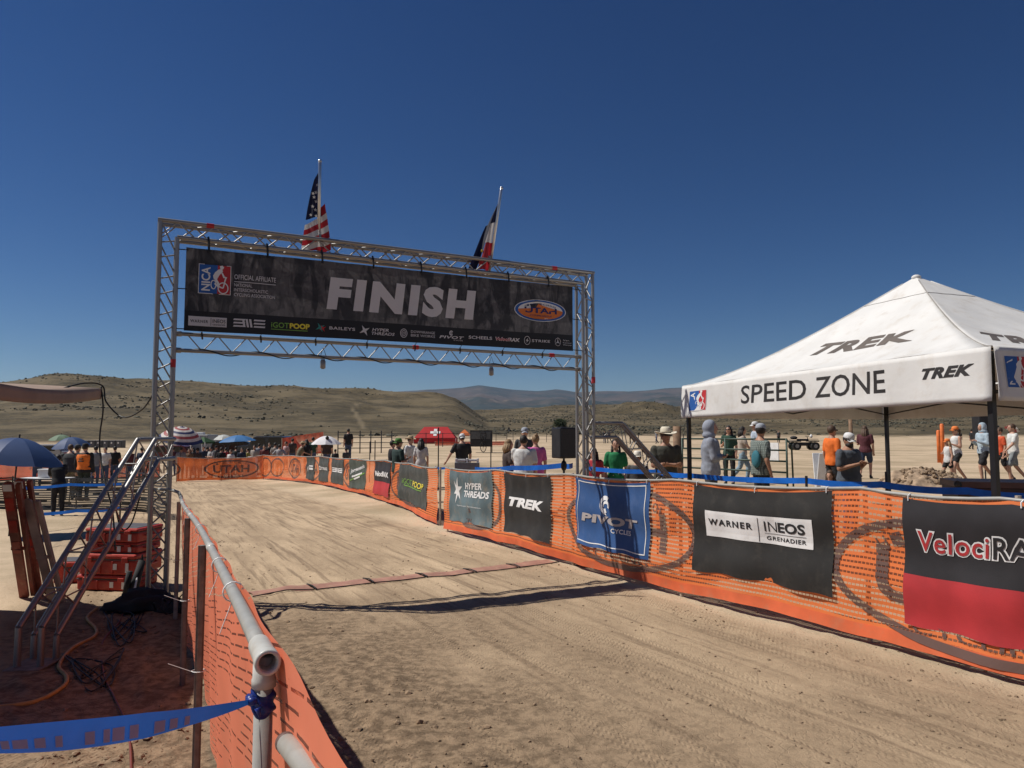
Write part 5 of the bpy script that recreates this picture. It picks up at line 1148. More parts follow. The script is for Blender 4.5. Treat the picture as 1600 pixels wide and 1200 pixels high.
def person(px, y, H, yaw, label, shirt=('grey', (.2, .2, .2)), sleeve='short', legs=('denim', (.05, .07, .13)), leglen='long', hair=(hair_d, 'short'), hat=None, pose='stand', armL='down', armR='down', lean=0.0, nod=0.0, build=1.0, fem=False, lo=False, skin=None, shoe=(.05, .05, .05), group=None, z=None, extra=None, turn=0.0):
    skin = skin or skin_l
    g = on(px, y) if not isinstance(px, Vector) else px
    if z is not None: g = Vector((g.x, g.y, z))
    t = thing('person', g, label, 'person', group, yaw)
    k = H / 1.75; sx = build * (.92 if fem else 1.0); vox = (.032 if lo else .018) / 1.0
    def S(p): x, y_, z_ = p; return Vector((x * k, (y_ + lean * max(0, z_ - .95) + (.4 * lean * max(0, z_ - 1.3))) * k, z_ * k))
    sh_w = .175 * sx; hip = .088 * (1.06 if fem else 1.0)
    torso = [(.86, .150 * (1.05 if fem else 1), .110), (.95, .160 * (1.05 if fem else 1), .115), (1.08, .138 * (.92 if fem else 1), .102), (1.20, .150, .112), (1.32, .172, .115), (1.41, .158, .098), (1.46, .095, .072), (1.50, .06, .058)]
    def add_torso(m, inf, z0=.8, z1=1.6, flare=0.0):
        vs, n = [], 16; rows = [r for r in torso if z0 <= r[0] <= z1]
        for i, (zz, rx, ry) in enumerate(rows):
            f_ = flare * (1 - i / max(1, len(rows) - 1))
            for q_ in range(n):
                a = 2 * math.pi * q_ / n; vs.append(S(((rx * sx * build ** .5 + inf + f_) * math.cos(a), (ry * build + inf + f_) * math.sin(a), zz)))
        L_ = len(rows); m.add(vs, [(i * n + q_, i * n + (q_ + 1) % n, (i + 1) * n + (q_ + 1) % n, (i + 1) * n + q_) for i in range(L_ - 1) for q_ in range(n)] + [tuple(reversed(range(n))), tuple(range((L_ - 1) * n, L_ * n))])
    def arm(s, how):
        shd = (s * sh_w, 0, 1.405)
        P_ = {'down': ((s * (sh_w + .055), -.02, 1.12), (s * (sh_w + .06), .05, .87)), 'fold': ((s * (sh_w + .04), .05, 1.14), (-s * .04, .20, 1.16)), 'phone': ((s * (sh_w + .05), .02, 1.13), (s * .10, .25, 1.22)),
              'hip': ((s * (sh_w + .20), -.06, 1.16), (s * (sh_w + .01), .03, 1.0)), 'fwd': ((s * (sh_w + .02), .17, 1.20), (s * (sh_w - .03), .40, 1.12)), 'back': ((s * (sh_w + .05), -.14, 1.14), (s * (sh_w + .06), -.24, .94)),
              'swing': ((s * (sh_w + .05), .12, 1.15), (s * (sh_w + .03), .27, .99)), 'face': ((s * (sh_w + .05), .10, 1.17), (s * .07, .17, 1.46)), 'out': ((s * (sh_w + .20), .03, 1.22), (s * (sh_w + .42), .10, 1.06)), 'low': ((s * (sh_w + .14), .02, 1.16), (s * (sh_w + .26), .06, .94)), 'rail': ((s * (sh_w + .16), .10, 1.20), (s * (sh_w + .40), .22, 1.10))}[how]
        return shd, P_[0], P_[1]
    arms = {s: arm(s, armL if s < 0 else armR) for s in (-1, 1)}
    if pose == 'walk': fl = {-1: (.30, .14), 1: (-.22, -.38)}
    elif pose == 'walk2': fl = {1: (.26, .12), -1: (-.16, -.30)}
    else: fl = {-1: (.015, 0), 1: (-.01, 0)}
    lg = {}
    for s in (-1, 1):
        kn, an = fl[s]
        if pose == 'sit': h_, kq, aq = (s * hip, 0, .93), (s * .12, .40, .90), (s * .12, .42, .50)
        else: h_, kq, aq = (s * hip, 0, .92), (s * (hip + .012), kn * .55 + .02, .50), (s * (hip + .016), an if pose != 'stand' else -.015, .085 + (.05 if an < -.2 else 0))
        lg[s] = (h_, kq, aq)
    low = -.42 * k if pose == 'sit' else 0
    # --- body: one continuous surface
    b = MB(); add_torso(b, 0.0)
    cap_(b, S((0, 0, 1.44)), S((0, .012, 1.56)), .056 * k, .052 * k)
    hr = Matrix.Rotation(-nod, 3, 'X') @ Matrix.Rotation(turn, 3, 'Z'); hc = S((0, .015, 1.62))
    def HD(x, y_, z_): return hc + hr @ (Vector((x, y_, z_)) * k)
    b.ball(HD(0, 0, .01), (.076 * k, .096 * k, .112 * k), 18, 12, hr); b.ball(HD(0, .035, -.065), (.054 * k, .058 * k, .052 * k), 12, 8, hr); b.ball(HD(0, .100, -.012), (.015 * k, .022 * k, .024 * k), 8, 6, hr)
    b.ball(HD(0, .082, .024), (.05 * k, .02 * k, .012 * k), 10, 6, hr)
    for s in (-1, 1):
        b.ball(HD(s * .077, -.005, -.005), (.012 * k, .02 * k, .03 * k), 8, 6, hr)
        a0, a1, a2 = [S(p) for p in arms[s]]; cap_(b, a0, a1, .050 * k * build ** .6, .041 * k * build ** .6); cap_(b, a1, a2, .041 * k * build ** .5, .028 * k)
        d = (a2 - a1).normalized(); hd = a2 + d * .055 * k; cap_(b, a2, hd, .026 * k, .027 * k, 8)
        h_, kq, aq = [S(p) for p in lg[s]]; cap_(b, h_, kq, .088 * k * build ** .6, .058 * k); cap_(b, kq, aq, .057 * k, .036 * k); cap_(b, aq, aq + Vector((0, .13 * k, -.05 * k)), .036 * k, .028 * k, 8)
    def place(m, nm, mat, remesh=True, wr=0.0):
        if low: m.v = [(x, y_, z_ + low) for x, y_, z_ in m.v]
        o = m.obj(nm, mat, t, True, world=False)
        if remesh:
            md = o.modifiers.new('skin', 'REMESH'); md.mode = 'VOXEL'; md.voxel_size = vox; md.use_smooth_shade = True; PEND.append((o, wr, k))
        return o
    body = place(b, 'body', skin)
    body['_f'] = 1
    # fingers are joined to the body mesh after the surface has been grown
    fg = MB()
    for s in (-1, 1):
        a0, a1, a2 = [S(p) for p in arms[s]]; d = (a2 - a1).normalized(); c = a2 + d * .070 * k; sd = d.orthogonal().normalized(); up = d.cross(sd)
        for i, ln in enumerate((.062, .072, .068, .052)):
            o_ = c + sd * ((i - 1.5) * .017 * k); m1 = o_ + d * ln * .55 * k + up * .006 * k; m2 = o_ + d * ln * .9 * k + up * .024 * k; fg.tube([o_, m1, m2], [.0095 * k, .009 * k, .006 * k], 5)
        o_ = a2 + d * .03 * k + sd * .026 * k; fg.tube([o_, o_ + d * .03 * k + sd * .022 * k, o_ + d * .055 * k + sd * .024 * k], [.011 * k, .010 * k, .007 * k], 5)
    if low: fg.v = [(x, y_, z_ + low) for x, y_, z_ in fg.v]
    FING[body] = fg
    # --- clothes
    sm = cloth(*shirt); m = MB(); add_torso(m, .016, .8 if sleeve != 'tank' else .86, 1.47, .012)
    for s in (-1, 1):
        a0, a1, a2 = [S(p) for p in arms[s]]
        if sleeve == 'short': cap_(m, a0, a0.lerp(a1, .72), .066 * k * build ** .6, .062 * k * build ** .6)
        elif sleeve == 'long': cap_(m, a0, a1, .066 * k * build ** .6, .056 * k); cap_(m, a1, a1.lerp(a2, .93), .056 * k, .043 * k)
    place(m, 'shirt', sm, True, .0055)
    lm_ = cloth(*legs); m = MB()
    if leglen == 'dress':
        vs = []; n = 18
        for zz, rx, ry in ((1.10, .155, .115), (.95, .185, .14), (.75, .205, .165), (.55, .225, .185)):
            for q_ in range(n): a = 2 * math.pi * q_ / n; w_ = 1 + .05 * math.sin(5 * a); vs.append(S((rx * w_ * math.cos(a), ry * w_ * math.sin(a), zz)))
        m.add(vs, [(i * n + q_, i * n + (q_ + 1) % n, (i + 1) * n + (q_ + 1) % n, (i + 1) * n + q_) for i in range(3) for q_ in range(n)] + [tuple(reversed(range(n))), tuple(range(3 * n, 4 * n))])
    else:
        add_torso(m, .010, .8, 1.0)
        for s in (-1, 1):
            h_, kq, aq = [S(p) for p in lg[s]]
            if leglen == 'long': cap_(m, h_, kq, .100 * k * build ** .6, .074 * k); cap_(m, kq, kq.lerp(aq, .93), .073 * k, .058 * k)
            else: cap_(m, h_, h_.lerp(kq, .80 if leglen == 'short' else .50), .102 * k * build ** .6, .088 * k)
    place(m, 'dress_skirt' if leglen == 'dress' else ('trousers' if leglen == 'long' else 'shorts'), lm_, True, .008)
    sh = cloth('shoe%d' % int(shoe[0] * 100), shoe)
    for s in (-1, 1):
        aq = S(lg[s][2]); m = MB(); c = aq + Vector((0, .055 * k, -.05 * k)); m.ball(c, (.045 * k, .125 * k, .042 * k), 12, 8); m.ball(aq + Vector((0, -.01 * k, -.01 * k)), (.042 * k, .052 * k, .05 * k), 10, 7); m.v = [(x, y_, max(z_, aq.z - .083 * k)) for x, y_, z_ in m.v]; place(m, 'shoe', sh, False)
    # --- hair and headgear
    if hair:
        hm, hk = hair; m = MB(); m.ball(HD(0, -.012, .028), (.086 * k, .100 * k, .104 * k), 18, 12, hr)
        m.v = [v if (hr.transposed() @ (Vector(v) - hc)).y < .055 * k or (hr.transposed() @ (Vector(v) - hc)).z > .075 * k else tuple(hc + (Vector(v) - hc) * .82) for v in m.v]
        if hk in ('long', 'mid'):
            ln = .34 if hk == 'long' else .20
            for i in range(7): a = math.pi * (1.0 + (i + .0) / 6); p0 = HD(.075 * math.cos(a), .07 * math.sin(a) - .01, .02); p1 = HD(.095 * math.cos(a), .085 * math.sin(a) - .035, -ln * .55); p2 = HD(.08 * math.cos(a) + .01 * math.sin(i * 3), .07 * math.sin(a) - .05, -ln - .03 * math.sin(i * 2.1)); m.tube([p0, p1, p2], [.036 * k, .040 * k, .016 * k], 7)
        if hk == 'bun': m.ball(HD(0, -.075, .11), .042 * k, 10, 8)
        if hk == 'tail': m.tube([HD(0, -.09, .05), HD(0, -.15, 0), HD(0, -.15, -.20)], [.03 * k, .036 * k, .012 * k], 8)
        if hk == 'braids':
            for s in (-1, 1): m.tube([HD(s * .07, -.02, -.03), HD(s * .085, .03, -.14), HD(s * .075, .05, -.30)], [.024 * k, .022 * k, .012 * k], 7)
        place(m, 'hair', hm, False)
    if hat:
        hk, hm = hat[0], cloth(*hat[1])
        tr = lambda m_: setattr(m_, 'v', [tuple(hc + hr @ (Vector(v) * k)) for v in m_.v])
        if hk == 'cap':
            m = MB().lathe((0, -.005, .035), [(.093, 0), (.094, .025), (.088, .06), (.068, .088), (.03, .102), (.004, .104)], 20, sx=.93, sy=1.08); tr(m); place(m, 'cap', hm, False)
            m = MB(); bk = hat[2] if len(hat) > 2 else 1
            m.grid(lambda a, b: Vector(((a - .5) * .155 * (1 - .25 * b ** 2), bk * (.078 + .085 * b * (1 - .8 * (2 * a - 1) ** 2 * .5)), .042 - .022 * b - .03 * (2 * a - 1) ** 2)), 10, 5); tr(m); o = place(m, 'cap_brim', hm, False); sd_ = o.modifiers.new('thickness', 'SOLIDIFY'); sd_.thickness = .006
        elif hk == 'brim':                  # cowboy and sun hats
            w_ = hat[2] if len(hat) > 2 else .19; m = MB().lathe((0, -.005, .045), [(.092, 0), (.094, .04), (.086, .09), (.062, .115), (.03, .105), (.004, .10)], 20, sx=.92, sy=1.1); tr(m); place(m, 'hat_crown', hm, False)
            m = MB(); m.grid(lambda a, b: Vector(((.085 + (w_ - .085) * b) * .95 * math.cos(2 * math.pi * a), (.095 + (w_ - .085) * b) * 1.05 * math.sin(2 * math.pi * a) - .005, .05 + .045 * b ** 2 * abs(math.cos(2 * math.pi * a)) ** 2 - .018 * b)), 32, 4); tr(m); o = place(m, 'hat_brim', hm, False); sd_ = o.modifiers.new('thickness', 'SOLIDIFY'); sd_.thickness = .005
            m = MB().lathe((0, -.005, .047), [(.0955, 0), (.0965, .02)], 20, False, .93, 1.1); tr(m); place(m, 'hat_band', cloth('band', (.06, .04, .03)), False)
        elif hk == 'hood':
            m = MB(); m.ball((0, -.022, .015), (.108, .118, .135), 20, 14); m.v = [v if not (v[1] > .045 and v[2] < .085) else (v[0] * .96, .045 + (v[1] - .045) * .25, v[2]) for v in m.v]; m.ball((0, -.035, -.11), (.12, .11, .075), 16, 8); tr(m); place(m, 'hood', hm, True, .002)
            m = MB().ball((0, .055, -.012), (.058, .046, .085), 14, 10); tr(m); place(m, 'face', skin, False)
    ex = extra or ()
    if 'glasses' in ex:
        m = MB(); m.box((0, .096, .018), (.125, .022, .030)); m.box((-.068, .04, .02), (.008, .11, .012)); m.box((.068, .04, .02), (.008, .11, .012)); m.v = [tuple(hc + hr @ (Vector(v) * k)) for v in m.v]; place(m, 'sunglasses', black_plastic, False)
    elif not lo:
        for s in (-1, 1): m = MB().ball(HD(s * .030, .089, .012), (.011 * k, .006 * k, .007 * k), 8, 6, hr); place(m, 'eye', black_plastic, False)
    if not lo: m = MB().ball(HD(0, .094, -.055), (.022 * k, .006 * k, .005 * k), 8, 5, hr); place(m, 'mouth', M('lips', (.28, .09, .08), .5), False)
    if 'beard' in ex: m = MB(); m.ball(HD(0, .045, -.075), (.064 * k, .066 * k, .058 * k), 14, 9, hr); place(m, 'beard', hair_d, False)
    if 'pack' in ex: m = MB(); m.ball(S((0, -.17, 1.25)), (.14 * k, .09 * k, .21 * k), 14, 10); o = place(m, 'backpack', cloth('pack', (.03, .03, .035)), False)
    if 'bag' in ex: m = MB(); m.ball(S((.10, -.14, 1.14)), (.12 * k, .06 * k, .15 * k), 14, 10); place(m, 'shoulder_bag', cloth('tealbag', (.03, .14, .18)), False)
    if 'vest' in ex:
        m = MB(); add_torso(m, .030, .94, 1.45, .0); place(m, 'safety_vest', cloth('vest_orange', (.85, .20, .03)), True, .004)
        for hw, zz in ((.06, 1.28), (.09, 1.21)): o_ = MB().box(S((0, -.158 * build, zz)), (2 * hw * k, .006, .032 * k)); place(o_, 'vest_print_line', black_print, False)
    if 'phone' in ex: a2 = S(arms[1][2]); m = MB().box(a2 + Vector((-.02, .09, .03)) * k, (.07 * k, .012 * k, .14 * k)); place(m, 'phone_in_hand', black_plastic, False)
    if 'stripe' in ex: m = MB(); add_torso(m, .020, .95, 1.08); place(m, 'shirt_stripe', cloth('white', (.6, .6, .58)), True, .004)
    return t
FING = {}
def face(px, deg): return math.radians(deg)      # 0 = facing away from the camera, 90 = facing left, 180 = facing the camera, -90 = facing right
W_ = ('white', (.66, .65, .64)); BK = ('black', (.018, .018, .02)); GY = ('greymarl', (.21, .22, .25)); DN = ('denim', (.045, .06, .11)); KH = ('khaki', (.24, .19, .13)); OL = ('olive', (.055, .055, .042)); CH = ('charcoal', (.05, .052, .055))
rd = math.radians; GB = 'people behind the near fence'; GW = 'people walking on the meadow'
# beyond the near fence, right of the arch
person(927, 13.2, 1.42, rd(160), 'girl in a red shirt half hidden behind the right arch leg', ('red', (.40, .03, .04)), hair=(hair_d, 'long'), fem=True, group=GB)
person(962, 13.3, 1.56, rd(175), 'girl in a bright green shirt with dark braids, right of the arch leg', ('green', (.012, .17, .06)), hair=(hair_d, 'braids'), fem=True, group=GB, extra=('stripe',), legs=BK)
person(996, 12.0, 1.34, rd(165), 'child in a dark shirt and white cowboy hat behind the slanted truss', CH, hair=(hair_d, 'short'), hat=('brim', ('straw_white', (.66, .62, .54)), .17), group=GB, legs=BK)
person(1040, 11.6, 1.72, rd(190), 'man in an olive shirt and cream cowboy hat beside the wooden post', OL, hair=(hair_b, 'short'), hat=('brim', ('straw_cream', (.62, .56, .44)), .19), group=GB, build=1.12, skin=skin_t, armL='fold', armR='fold', extra=('glasses',))
person(1110, 12.0, 1.80, rd(-105), 'man in a grey hooded sweatshirt with hood up and arms crossed, under the tent', ('hoodie_grey', (.25, .27, .32)), 'long', legs=CH, leglen='short', hair=None, hat=('hood', ('hoodie_grey', (.25, .27, .32))), armL='fold', armR='fold', group=GB, build=1.15)
def plaid():
    t = NT('cloth_plaid'); co = t.coord(); w = []
    for ax in 'XZ':
        nd = t.n('TexWave', _bands_direction=ax, Scale=11.0, Distortion=.6); t.t.links.new(co, nd.inputs[0]); w.append(t.ramp(nd.outputs[1], .35, .65))
    c = t.mix(w[0], (.26, .30, .27, 1), (.07, .09, .085, 1)); c = t.mix(t.math('MULTIPLY', w[1], .6), c, (.05, .065, .06, 1)); b = t.bsdf(Base__Color=c, Roughness=.85); return t.done(b.outputs[0])
CL['plaid'] = plaid()
person(1188, 12.0, 1.70, rd(-80), 'man in a green plaid shirt and grey cap with a teal bag, under the tent', ('plaid', (.2, .2, .2)), hair=(hair_d, 'short'), hat=('cap', ('cap_grey', (.30, .32, .36))), group=GB, build=1.1, skin=skin_t, legs=BK, extra=('bag',), turn=.9)
person(1139, 20, 1.64, rd(150), 'dark haired woman in a dark green top beyond the metal gate', ('darkgreen', (.02, .06, .04)), hair=(hair_d, 'long'), fem=True, group=GW, legs=BK, armR='phone', extra=('glasses',))
person(1160, 20.5, 1.62, rd(-100), 'striding woman in pale jeans and cream top beyond the gate', ('cream', (.45, .38, .32)), legs=('paledenim', (.20, .28, .34)), hair=(hair_d, 'mid'), fem=True, pose='walk', group=GW, armR='swing')
person(1181, 22, 1.78, rd(90), 'person in a pale blue shirt behind the man in plaid', ('paleblue', (.36, .42, .50)), hair=(hair_b, 'short'), hat=('cap', ('cap_white', (.62, .62, .62))), group=GW)
person(1300, 14.5, 1.60, rd(-75), 'person in an orange shirt behind the bearded man', ('orange', (.72, .15, .02)), hair=(hair_b, 'short'), hat=None, group=GB, legs=BK, skin=skin_t, extra=('glasses',))
person(1325, 10.8, 1.52, rd(-150), 'bearded man in a dark grey shirt and white cap looking down', ('slate_tee', (.07, .082, .10)), hair=(hair_d, 'short'), hat=('cap', ('cap_offwhite', (.58, .58, .58))), group=GB, build=1.28, skin=skin_t, extra=('beard', 'glasses'), nod=.25, turn=-.35, armL='phone', armR='phone')
person(1296, 10.2, 1.03, rd(140), 'small long haired child in front of the bearded man', W_, hair=(hair_b, 'long'), fem=True, group=GB, nod=.2)
person(1352, 22.5, 1.66, rd(-40), 'woman in a maroon top and denim shorts with long brown hair', ('maroon', (.085, .022, .03)), legs=('darkdenim', (.03, .045, .085)), leglen='short', hair=(hair_b, 'long'), fem=True, pose='walk2', group=GW, build=1.12, armL='phone')
person(1494, 20, 1.62, rd(95), 'teenage girl in a white top, black shorts and orange cap striding left', W_, 'tank', BK, 'mini', (hair_b, 'tail'), ('cap', ('cap_orange', (.72, .20, .05))), 'walk', 'phone', 'swing', fem=True, group=GW, shoe=(.6, .6, .6))
person(1481, 19.4, 1.28, rd(90), 'small girl in an orange cap walking beside the teenage girl', W_, 'tank', BK, 'mini', (hair_l, 'long'), ('cap', ('cap_orange', (.72, .20, .05))), 'walk2', fem=True, group=GW, shoe=(.6, .6, .6))
person(1536, 20.4, 1.72, rd(95), 'person in a pale blue hooded top and black shorts walking left', ('icehood', (.36, .44, .50)), 'long', BK, 'short', None, ('hood', ('icehood', (.36, .44, .50))), 'walk', 'phone', 'phone', group=GW)
person(1563, 20.8, 1.60, rd(85), 'person in an orange red shirt behind the tent leg', ('redorange', (.60, .09, .03)), 'short', BK, 'short', (hair_b, 'short'), None, 'walk2', group=GW)
person(1583, 20.2, 1.70, rd(80), 'man in a white tee and grey shorts at the right edge', W_, 'short', ('greyshort', (.20, .22, .23)), 'short', (hair_b, 'short'), None, 'walk', 'swing', 'down', group=GW)
# by the speaker, left of the right arch leg
person(794, 15.4, 1.62, rd(-70), 'brown haired woman in a dark brown top left of the white tee', ('brown', (.07, .05, .045)), hair=(hair_l, 'mid'), fem=True, group=GB, armR='phone')
person(818, 14.6, 1.70, rd(-10), 'dark haired person in a white tee seen from behind', W_, hair=(hair_d, 'short'), group=GB, build=1.15, armL='fwd')
person(837, 15.4, 1.68, rd(10), 'blond woman in a long pink dress seen from behind', ('pink', (.55, .12, .32)), 'short', ('pink', (.55, .12, .32)), 'dress', (hair_l, 'bun'), fem=True, group=GB)
person(820, 17.5, 1.80, rd(180), 'person in a dark shirt and grey cap behind the white tee', CH, hair=(hair_d, 'short'), hat=('cap', ('cap_grey', (.30, .32, .36))), group=GB)
# by the far right fence
person(622, 18.9, 1.76, rd(-55), 'man in a dark green shirt and green cap leaning an arm on the fence', ('forest', (.014, .035, .032)), hair=(hair_d, 'short'), hat=('cap', ('cap_green', (.06, .16, .03)), -1), group=GB, armL='rail', armR='phone', skin=skin_t, build=1.15, extra=('glasses',))
person(641, 22.5, 1.72, rd(-120), 'man in a white graphic tee and tan sun hat', W_, hair=(hair_d, 'short'), hat=('brim', ('hat_tan', (.42, .32, .20)), .17), group=GB, extra=('pack',))
person(613, 22.5, 1.66, rd(-60), 'dark figure half hidden behind the green capped man', BK, hair=(hair_d, 'short'), group=GB)
person(658, 22.0, 1.64, rd(0), 'long haired woman in a white top and pale shorts seen from behind', ('offwhite', (.52, .50, .48)), 'short', ('paleshort', (.34, .38, .40)), 'short', (hair_d, 'long'), None, fem=True, group=GB)
person(722, 20.5, 1.70, rd(15), 'man in a black shirt and white cap walking away near the gap', BK, 'short', BK, 'long', (hair_d, 'short'), ('cap', ('cap_white', (.62, .62, .62)), -1), 'walk2', 'low', 'down', group=GB, build=1.1)
# the crowd beyond the far end
GC = 'spectators beyond the far end'
for px, y, H, yw, lab, kw in (
    (283, 38.2, 1.72, 20, 'spectator in a grey tee under the striped umbrella', dict(shirt=GY, legs=BK)), (296, 39.5, 1.62, 200, 'spectator in a tan top right of the striped umbrella', dict(shirt=('tanwool', (.20, .13, .08)), hair=(hair_b, 'long'), fem=True)),
    (309, 39.0, 1.68, 60, 'dark haired spectator in a brown shirt', dict(shirt=('brown', (.07, .05, .045)))), (330, 40.0, 1.74, 150, 'spectator in a pale grey shirt with folded arms', dict(shirt=('palegrey', (.36, .36, .36)), armL='fold', armR='fold')),
    (346, 39.5, 1.70, 10, 'spectator in black beside the sky blue umbrella pole', dict(shirt=BK, legs=BK)), (361, 38.5, 1.58, 170, 'spectator in a white tee below the sky blue umbrella', dict(shirt=W_, hair=(hair_b, 'short'))),
    (378, 40.5, 1.66, 200, 'spectator in dark blue below the sky blue umbrella', dict(shirt=('navy', (.02, .03, .06)))), (388, 41, 1.6, 90, 'spectator in a mustard top right of the umbrella pole', dict(shirt=('mustard', (.30, .25, .06)), fem=True)),
    (398, 40.0, 1.76, 170, 'tall spectator in a pale shirt right of the white board', dict(shirt=('stone', (.36, .32, .28)))), (413, 39.5, 1.72, 190, 'spectator in a dark red shirt beyond the netting corner', dict(shirt=('wine', (.12, .03, .03)))),
    (430, 40.0, 1.74, 20, 'spectator in a light shirt behind the one with hands on hips', dict(shirt=('stone', (.36, .32, .28)))), (437, 37.2, 1.70, 0, 'spectator in a pale grey tee with hands on hips', dict(shirt=('palegrey', (.36, .36, .36)), armL='hip', armR='hip', legs=KH)),
    (466, 36.0, 1.72, -60, 'spectator in camouflage tan leaning on the far fence', dict(shirt=('camo', (.16, .14, .09)), lean=.3, armR='fwd', hat=('brim', ('hat_tan', (.42, .32, .20)), .17))), (480, 36.5, 1.74, 30, 'dark haired spectator in black beside the one in camouflage', dict(shirt=BK, hair=(hair_d, 'mid'), lean=.15)),
    (511, 35.6, 1.76, 0, 'dark figure seen from behind under the white umbrella', dict(shirt=('darkbrown', (.05, .035, .03)), build=1.2, hair=(hair_d, 'short'))), (524, 33, 1.18, 0, 'short dark figure right of the white umbrella', dict(shirt=BK)), (541, 31.5, 1.25, 40, 'small figure in dark clothes near the far banners', dict(shirt=CH)), (544, 40, 1.80, 20, 'dark standing figure by the pipe corral', dict(shirt=BK))):
    person(px, y, H, rd(yw), lab, group=GC, lo=True, **kw)
for px, y, H, yw, lab, kw in (
    (271, 42, 1.7, 30, 'spectator in maroon left of the striped umbrella pole', dict(shirt=('maroon', (.085, .022, .03)))), (302, 43, 1.66, 120, 'spectator in black behind the tan top', dict(shirt=BK, hair=(hair_d, 'long'), fem=True)), (318, 42.5, 1.74, 200, 'spectator in navy between the umbrellas', dict(shirt=('navy', (.02, .03, .06)))),
    (324, 44, 1.7, 20, 'spectator in olive behind the pale grey shirt', dict(shirt=OL)), (338, 44, 1.76, 160, 'tall spectator in charcoal behind the crowd', dict(shirt=CH, hat=('cap', BK))), (353, 43.5, 1.64, 70, 'spectator in a red top behind the white tee', dict(shirt=('red', (.40, .03, .04)), fem=True)),
    (369, 43, 1.72, 0, 'spectator in black right under the sky blue umbrella', dict(shirt=BK)), (405, 43.5, 1.72, 10, 'spectator in grey behind the dark red shirt', dict(shirt=GY)), (421, 43, 1.7, 190, 'spectator in black between dark red and pale shirts', dict(shirt=BK)), (447, 41, 1.66, 150, 'spectator in a pale pink top right of the hands on hips', dict(shirt=('palepink', (.45, .28, .27)), fem=True)), (457, 42, 1.72, 30, 'spectator in brown left of the camouflage shirt', dict(shirt=('brown', (.07, .05, .045)))), (489, 39, 1.7, 0, 'spectator in dark green left of the white umbrella', dict(shirt=('darkgreen', (.02, .06, .04))))):
    person(px, y, H, rd(yw), lab, group=GC, lo=True, **kw)
for px, y, H, yw, lab, kw in ((60, 30, 1.7, 40, 'far official in red behind the big blue umbrella', dict(shirt=('red', (.40, .03, .04)))), (150, 31, 1.72, 10, 'far figure in grey right of the orange vest', dict(shirt=GY)), (165, 33, 1.7, 190, 'far figure in white right of the orange vest', dict(shirt=W_)), (180, 34, 1.74, 30, 'far figure in black near the outrigger top', dict(shirt=BK)), (204, 33, 1.66, 200, 'far figure in maroon between outrigger and arch leg', dict(shirt=('maroon', (.085, .022, .03)))), (222, 35, 1.7, 0, 'far figure in navy just left of the arch leg', dict(shirt=('navy', (.02, .03, .06))))):
    person(px, y, H, rd(yw), lab, group='far figures on the left', lo=True, **kw)
# left side, beyond the black net
GL = 'officials beyond the black net'
person(133, 21.5, 1.72, rd(0), 'official in an orange safety vest seen from behind', BK, 'long', ('darkgreenpants', (.02, .03, .025)), 'long', (hair_d, 'short'), ('cap', BK), group=GL, extra=('vest',), build=1.15)
person(110, 22.0, 1.70, rd(30), 'man in a dark grey tee bending left of the orange vest', CH, 'short', ('camo', (.16, .14, .09)), 'long', (hair_b, 'short'), None, 'stand', 'fwd', 'fwd', lean=.35, group=GL, build=1.1)
person(121, 23.0, 1.70, rd(-20), 'person in black between the two officials', BK, 'long', BK, 'long', (hair_d, 'short'), ('cap', CH), group=GL)
person(94, 16.5, 1.40, rd(40), 'crouched dark figure in front of the black net', BK, 'long', BK, 'long', (hair_d, 'short'), None, 'stand', 'fwd', 'fwd', lean=.4, group=GL)
# tiny figures far out on the meadow
for i, (px, y, H, lab, sh_) in enumerate(((945, 92, 1.7, 'tiny far figure in black just right of the arch leg', BK), (952, 95, 1.7, 'tiny far figure in dark clothes beside the one in black', CH), (985, 88, 1.75, 'tiny far figure in a white top', W_), (1026, 90, 1.7, 'tiny far figure in a pale shirt near the cowboy hat', GY), (1217, 95, 1.7, 'tiny far figure beyond the gate', CH), (1586, 77, 1.4, 'tiny far child under the red umbrella', BK), (1578, 79, 1.5, 'tiny far child left of the red umbrella', CH), (1519, 60, 1.7, 'far dark figure left of the hooded walker', BK), (1500, 72, 1.6, 'far small figure in black behind the teenage girl', BK), (795, 235, 1.8, 'lone hiker far off on the hill slope', BK))):
    o_ = on(px, y); o_.z = Z(o_.x, o_.y); person(o_, y, H, rd(40 * i), lab, sh_, lo=True, group='tiny figures far away', pose='walk' if i % 2 else 'stand', legs=BK if i % 3 else DN)
# grow the skins in one go
bpy.context.view_layer.update(); _dg = bpy.context.evaluated_depsgraph_get()
_new = [(o, wr, k, bpy.data.meshes.new_from_object(o.evaluated_get(_dg))) for o, wr, k in PEND]
for o, wr, k, nm_ in _new:
    o.modifiers.clear(); mats_ = list(o.data.materials); o.data = nm_
    if not nm_.materials: 
        for mm in mats_: nm_.materials.append(mm)
    n_ = len(nm_.vertices); co_ = np.empty(n_ * 3, np.float32); nm_.vertices.foreach_get('co', co_); co_ = co_.reshape(-1, 3)
    if wr and n_:
        no_ = np.empty(n_ * 3, np.float32); nm_.vertices.foreach_get('normal', no_); no_ = no_.reshape(-1, 3)
        w_ = fbm((co_[:, 0] + co_[:, 1] * .8) * 9 / k + 31, co_[:, 2] * 13 / k + co_[:, 0] * 6, 3, int(abs(co_[0, 0]) * 1e4) % 97); co_ = co_ + no_ * (w_[:, None] * wr * 2.2 * k)
        nm_.vertices.foreach_set('co', co_.ravel().astype(np.float32))
    if o in FING:
        fg = FING[o]; bm = bmesh.new(); bm.from_mesh(nm_); vv = [bm.verts.new(v) for v in fg.v]
        for f_ in fg.f: bm.faces.new([vv[i] for i in f_])
        bm.to_mesh(nm_); bm.free()
    nm_.polygons.foreach_set('use_smooth', [True] * len(nm_.polygons)); nm_.update()
for o in bpy.data.objects:
    if '_f' in o: del o['_f']
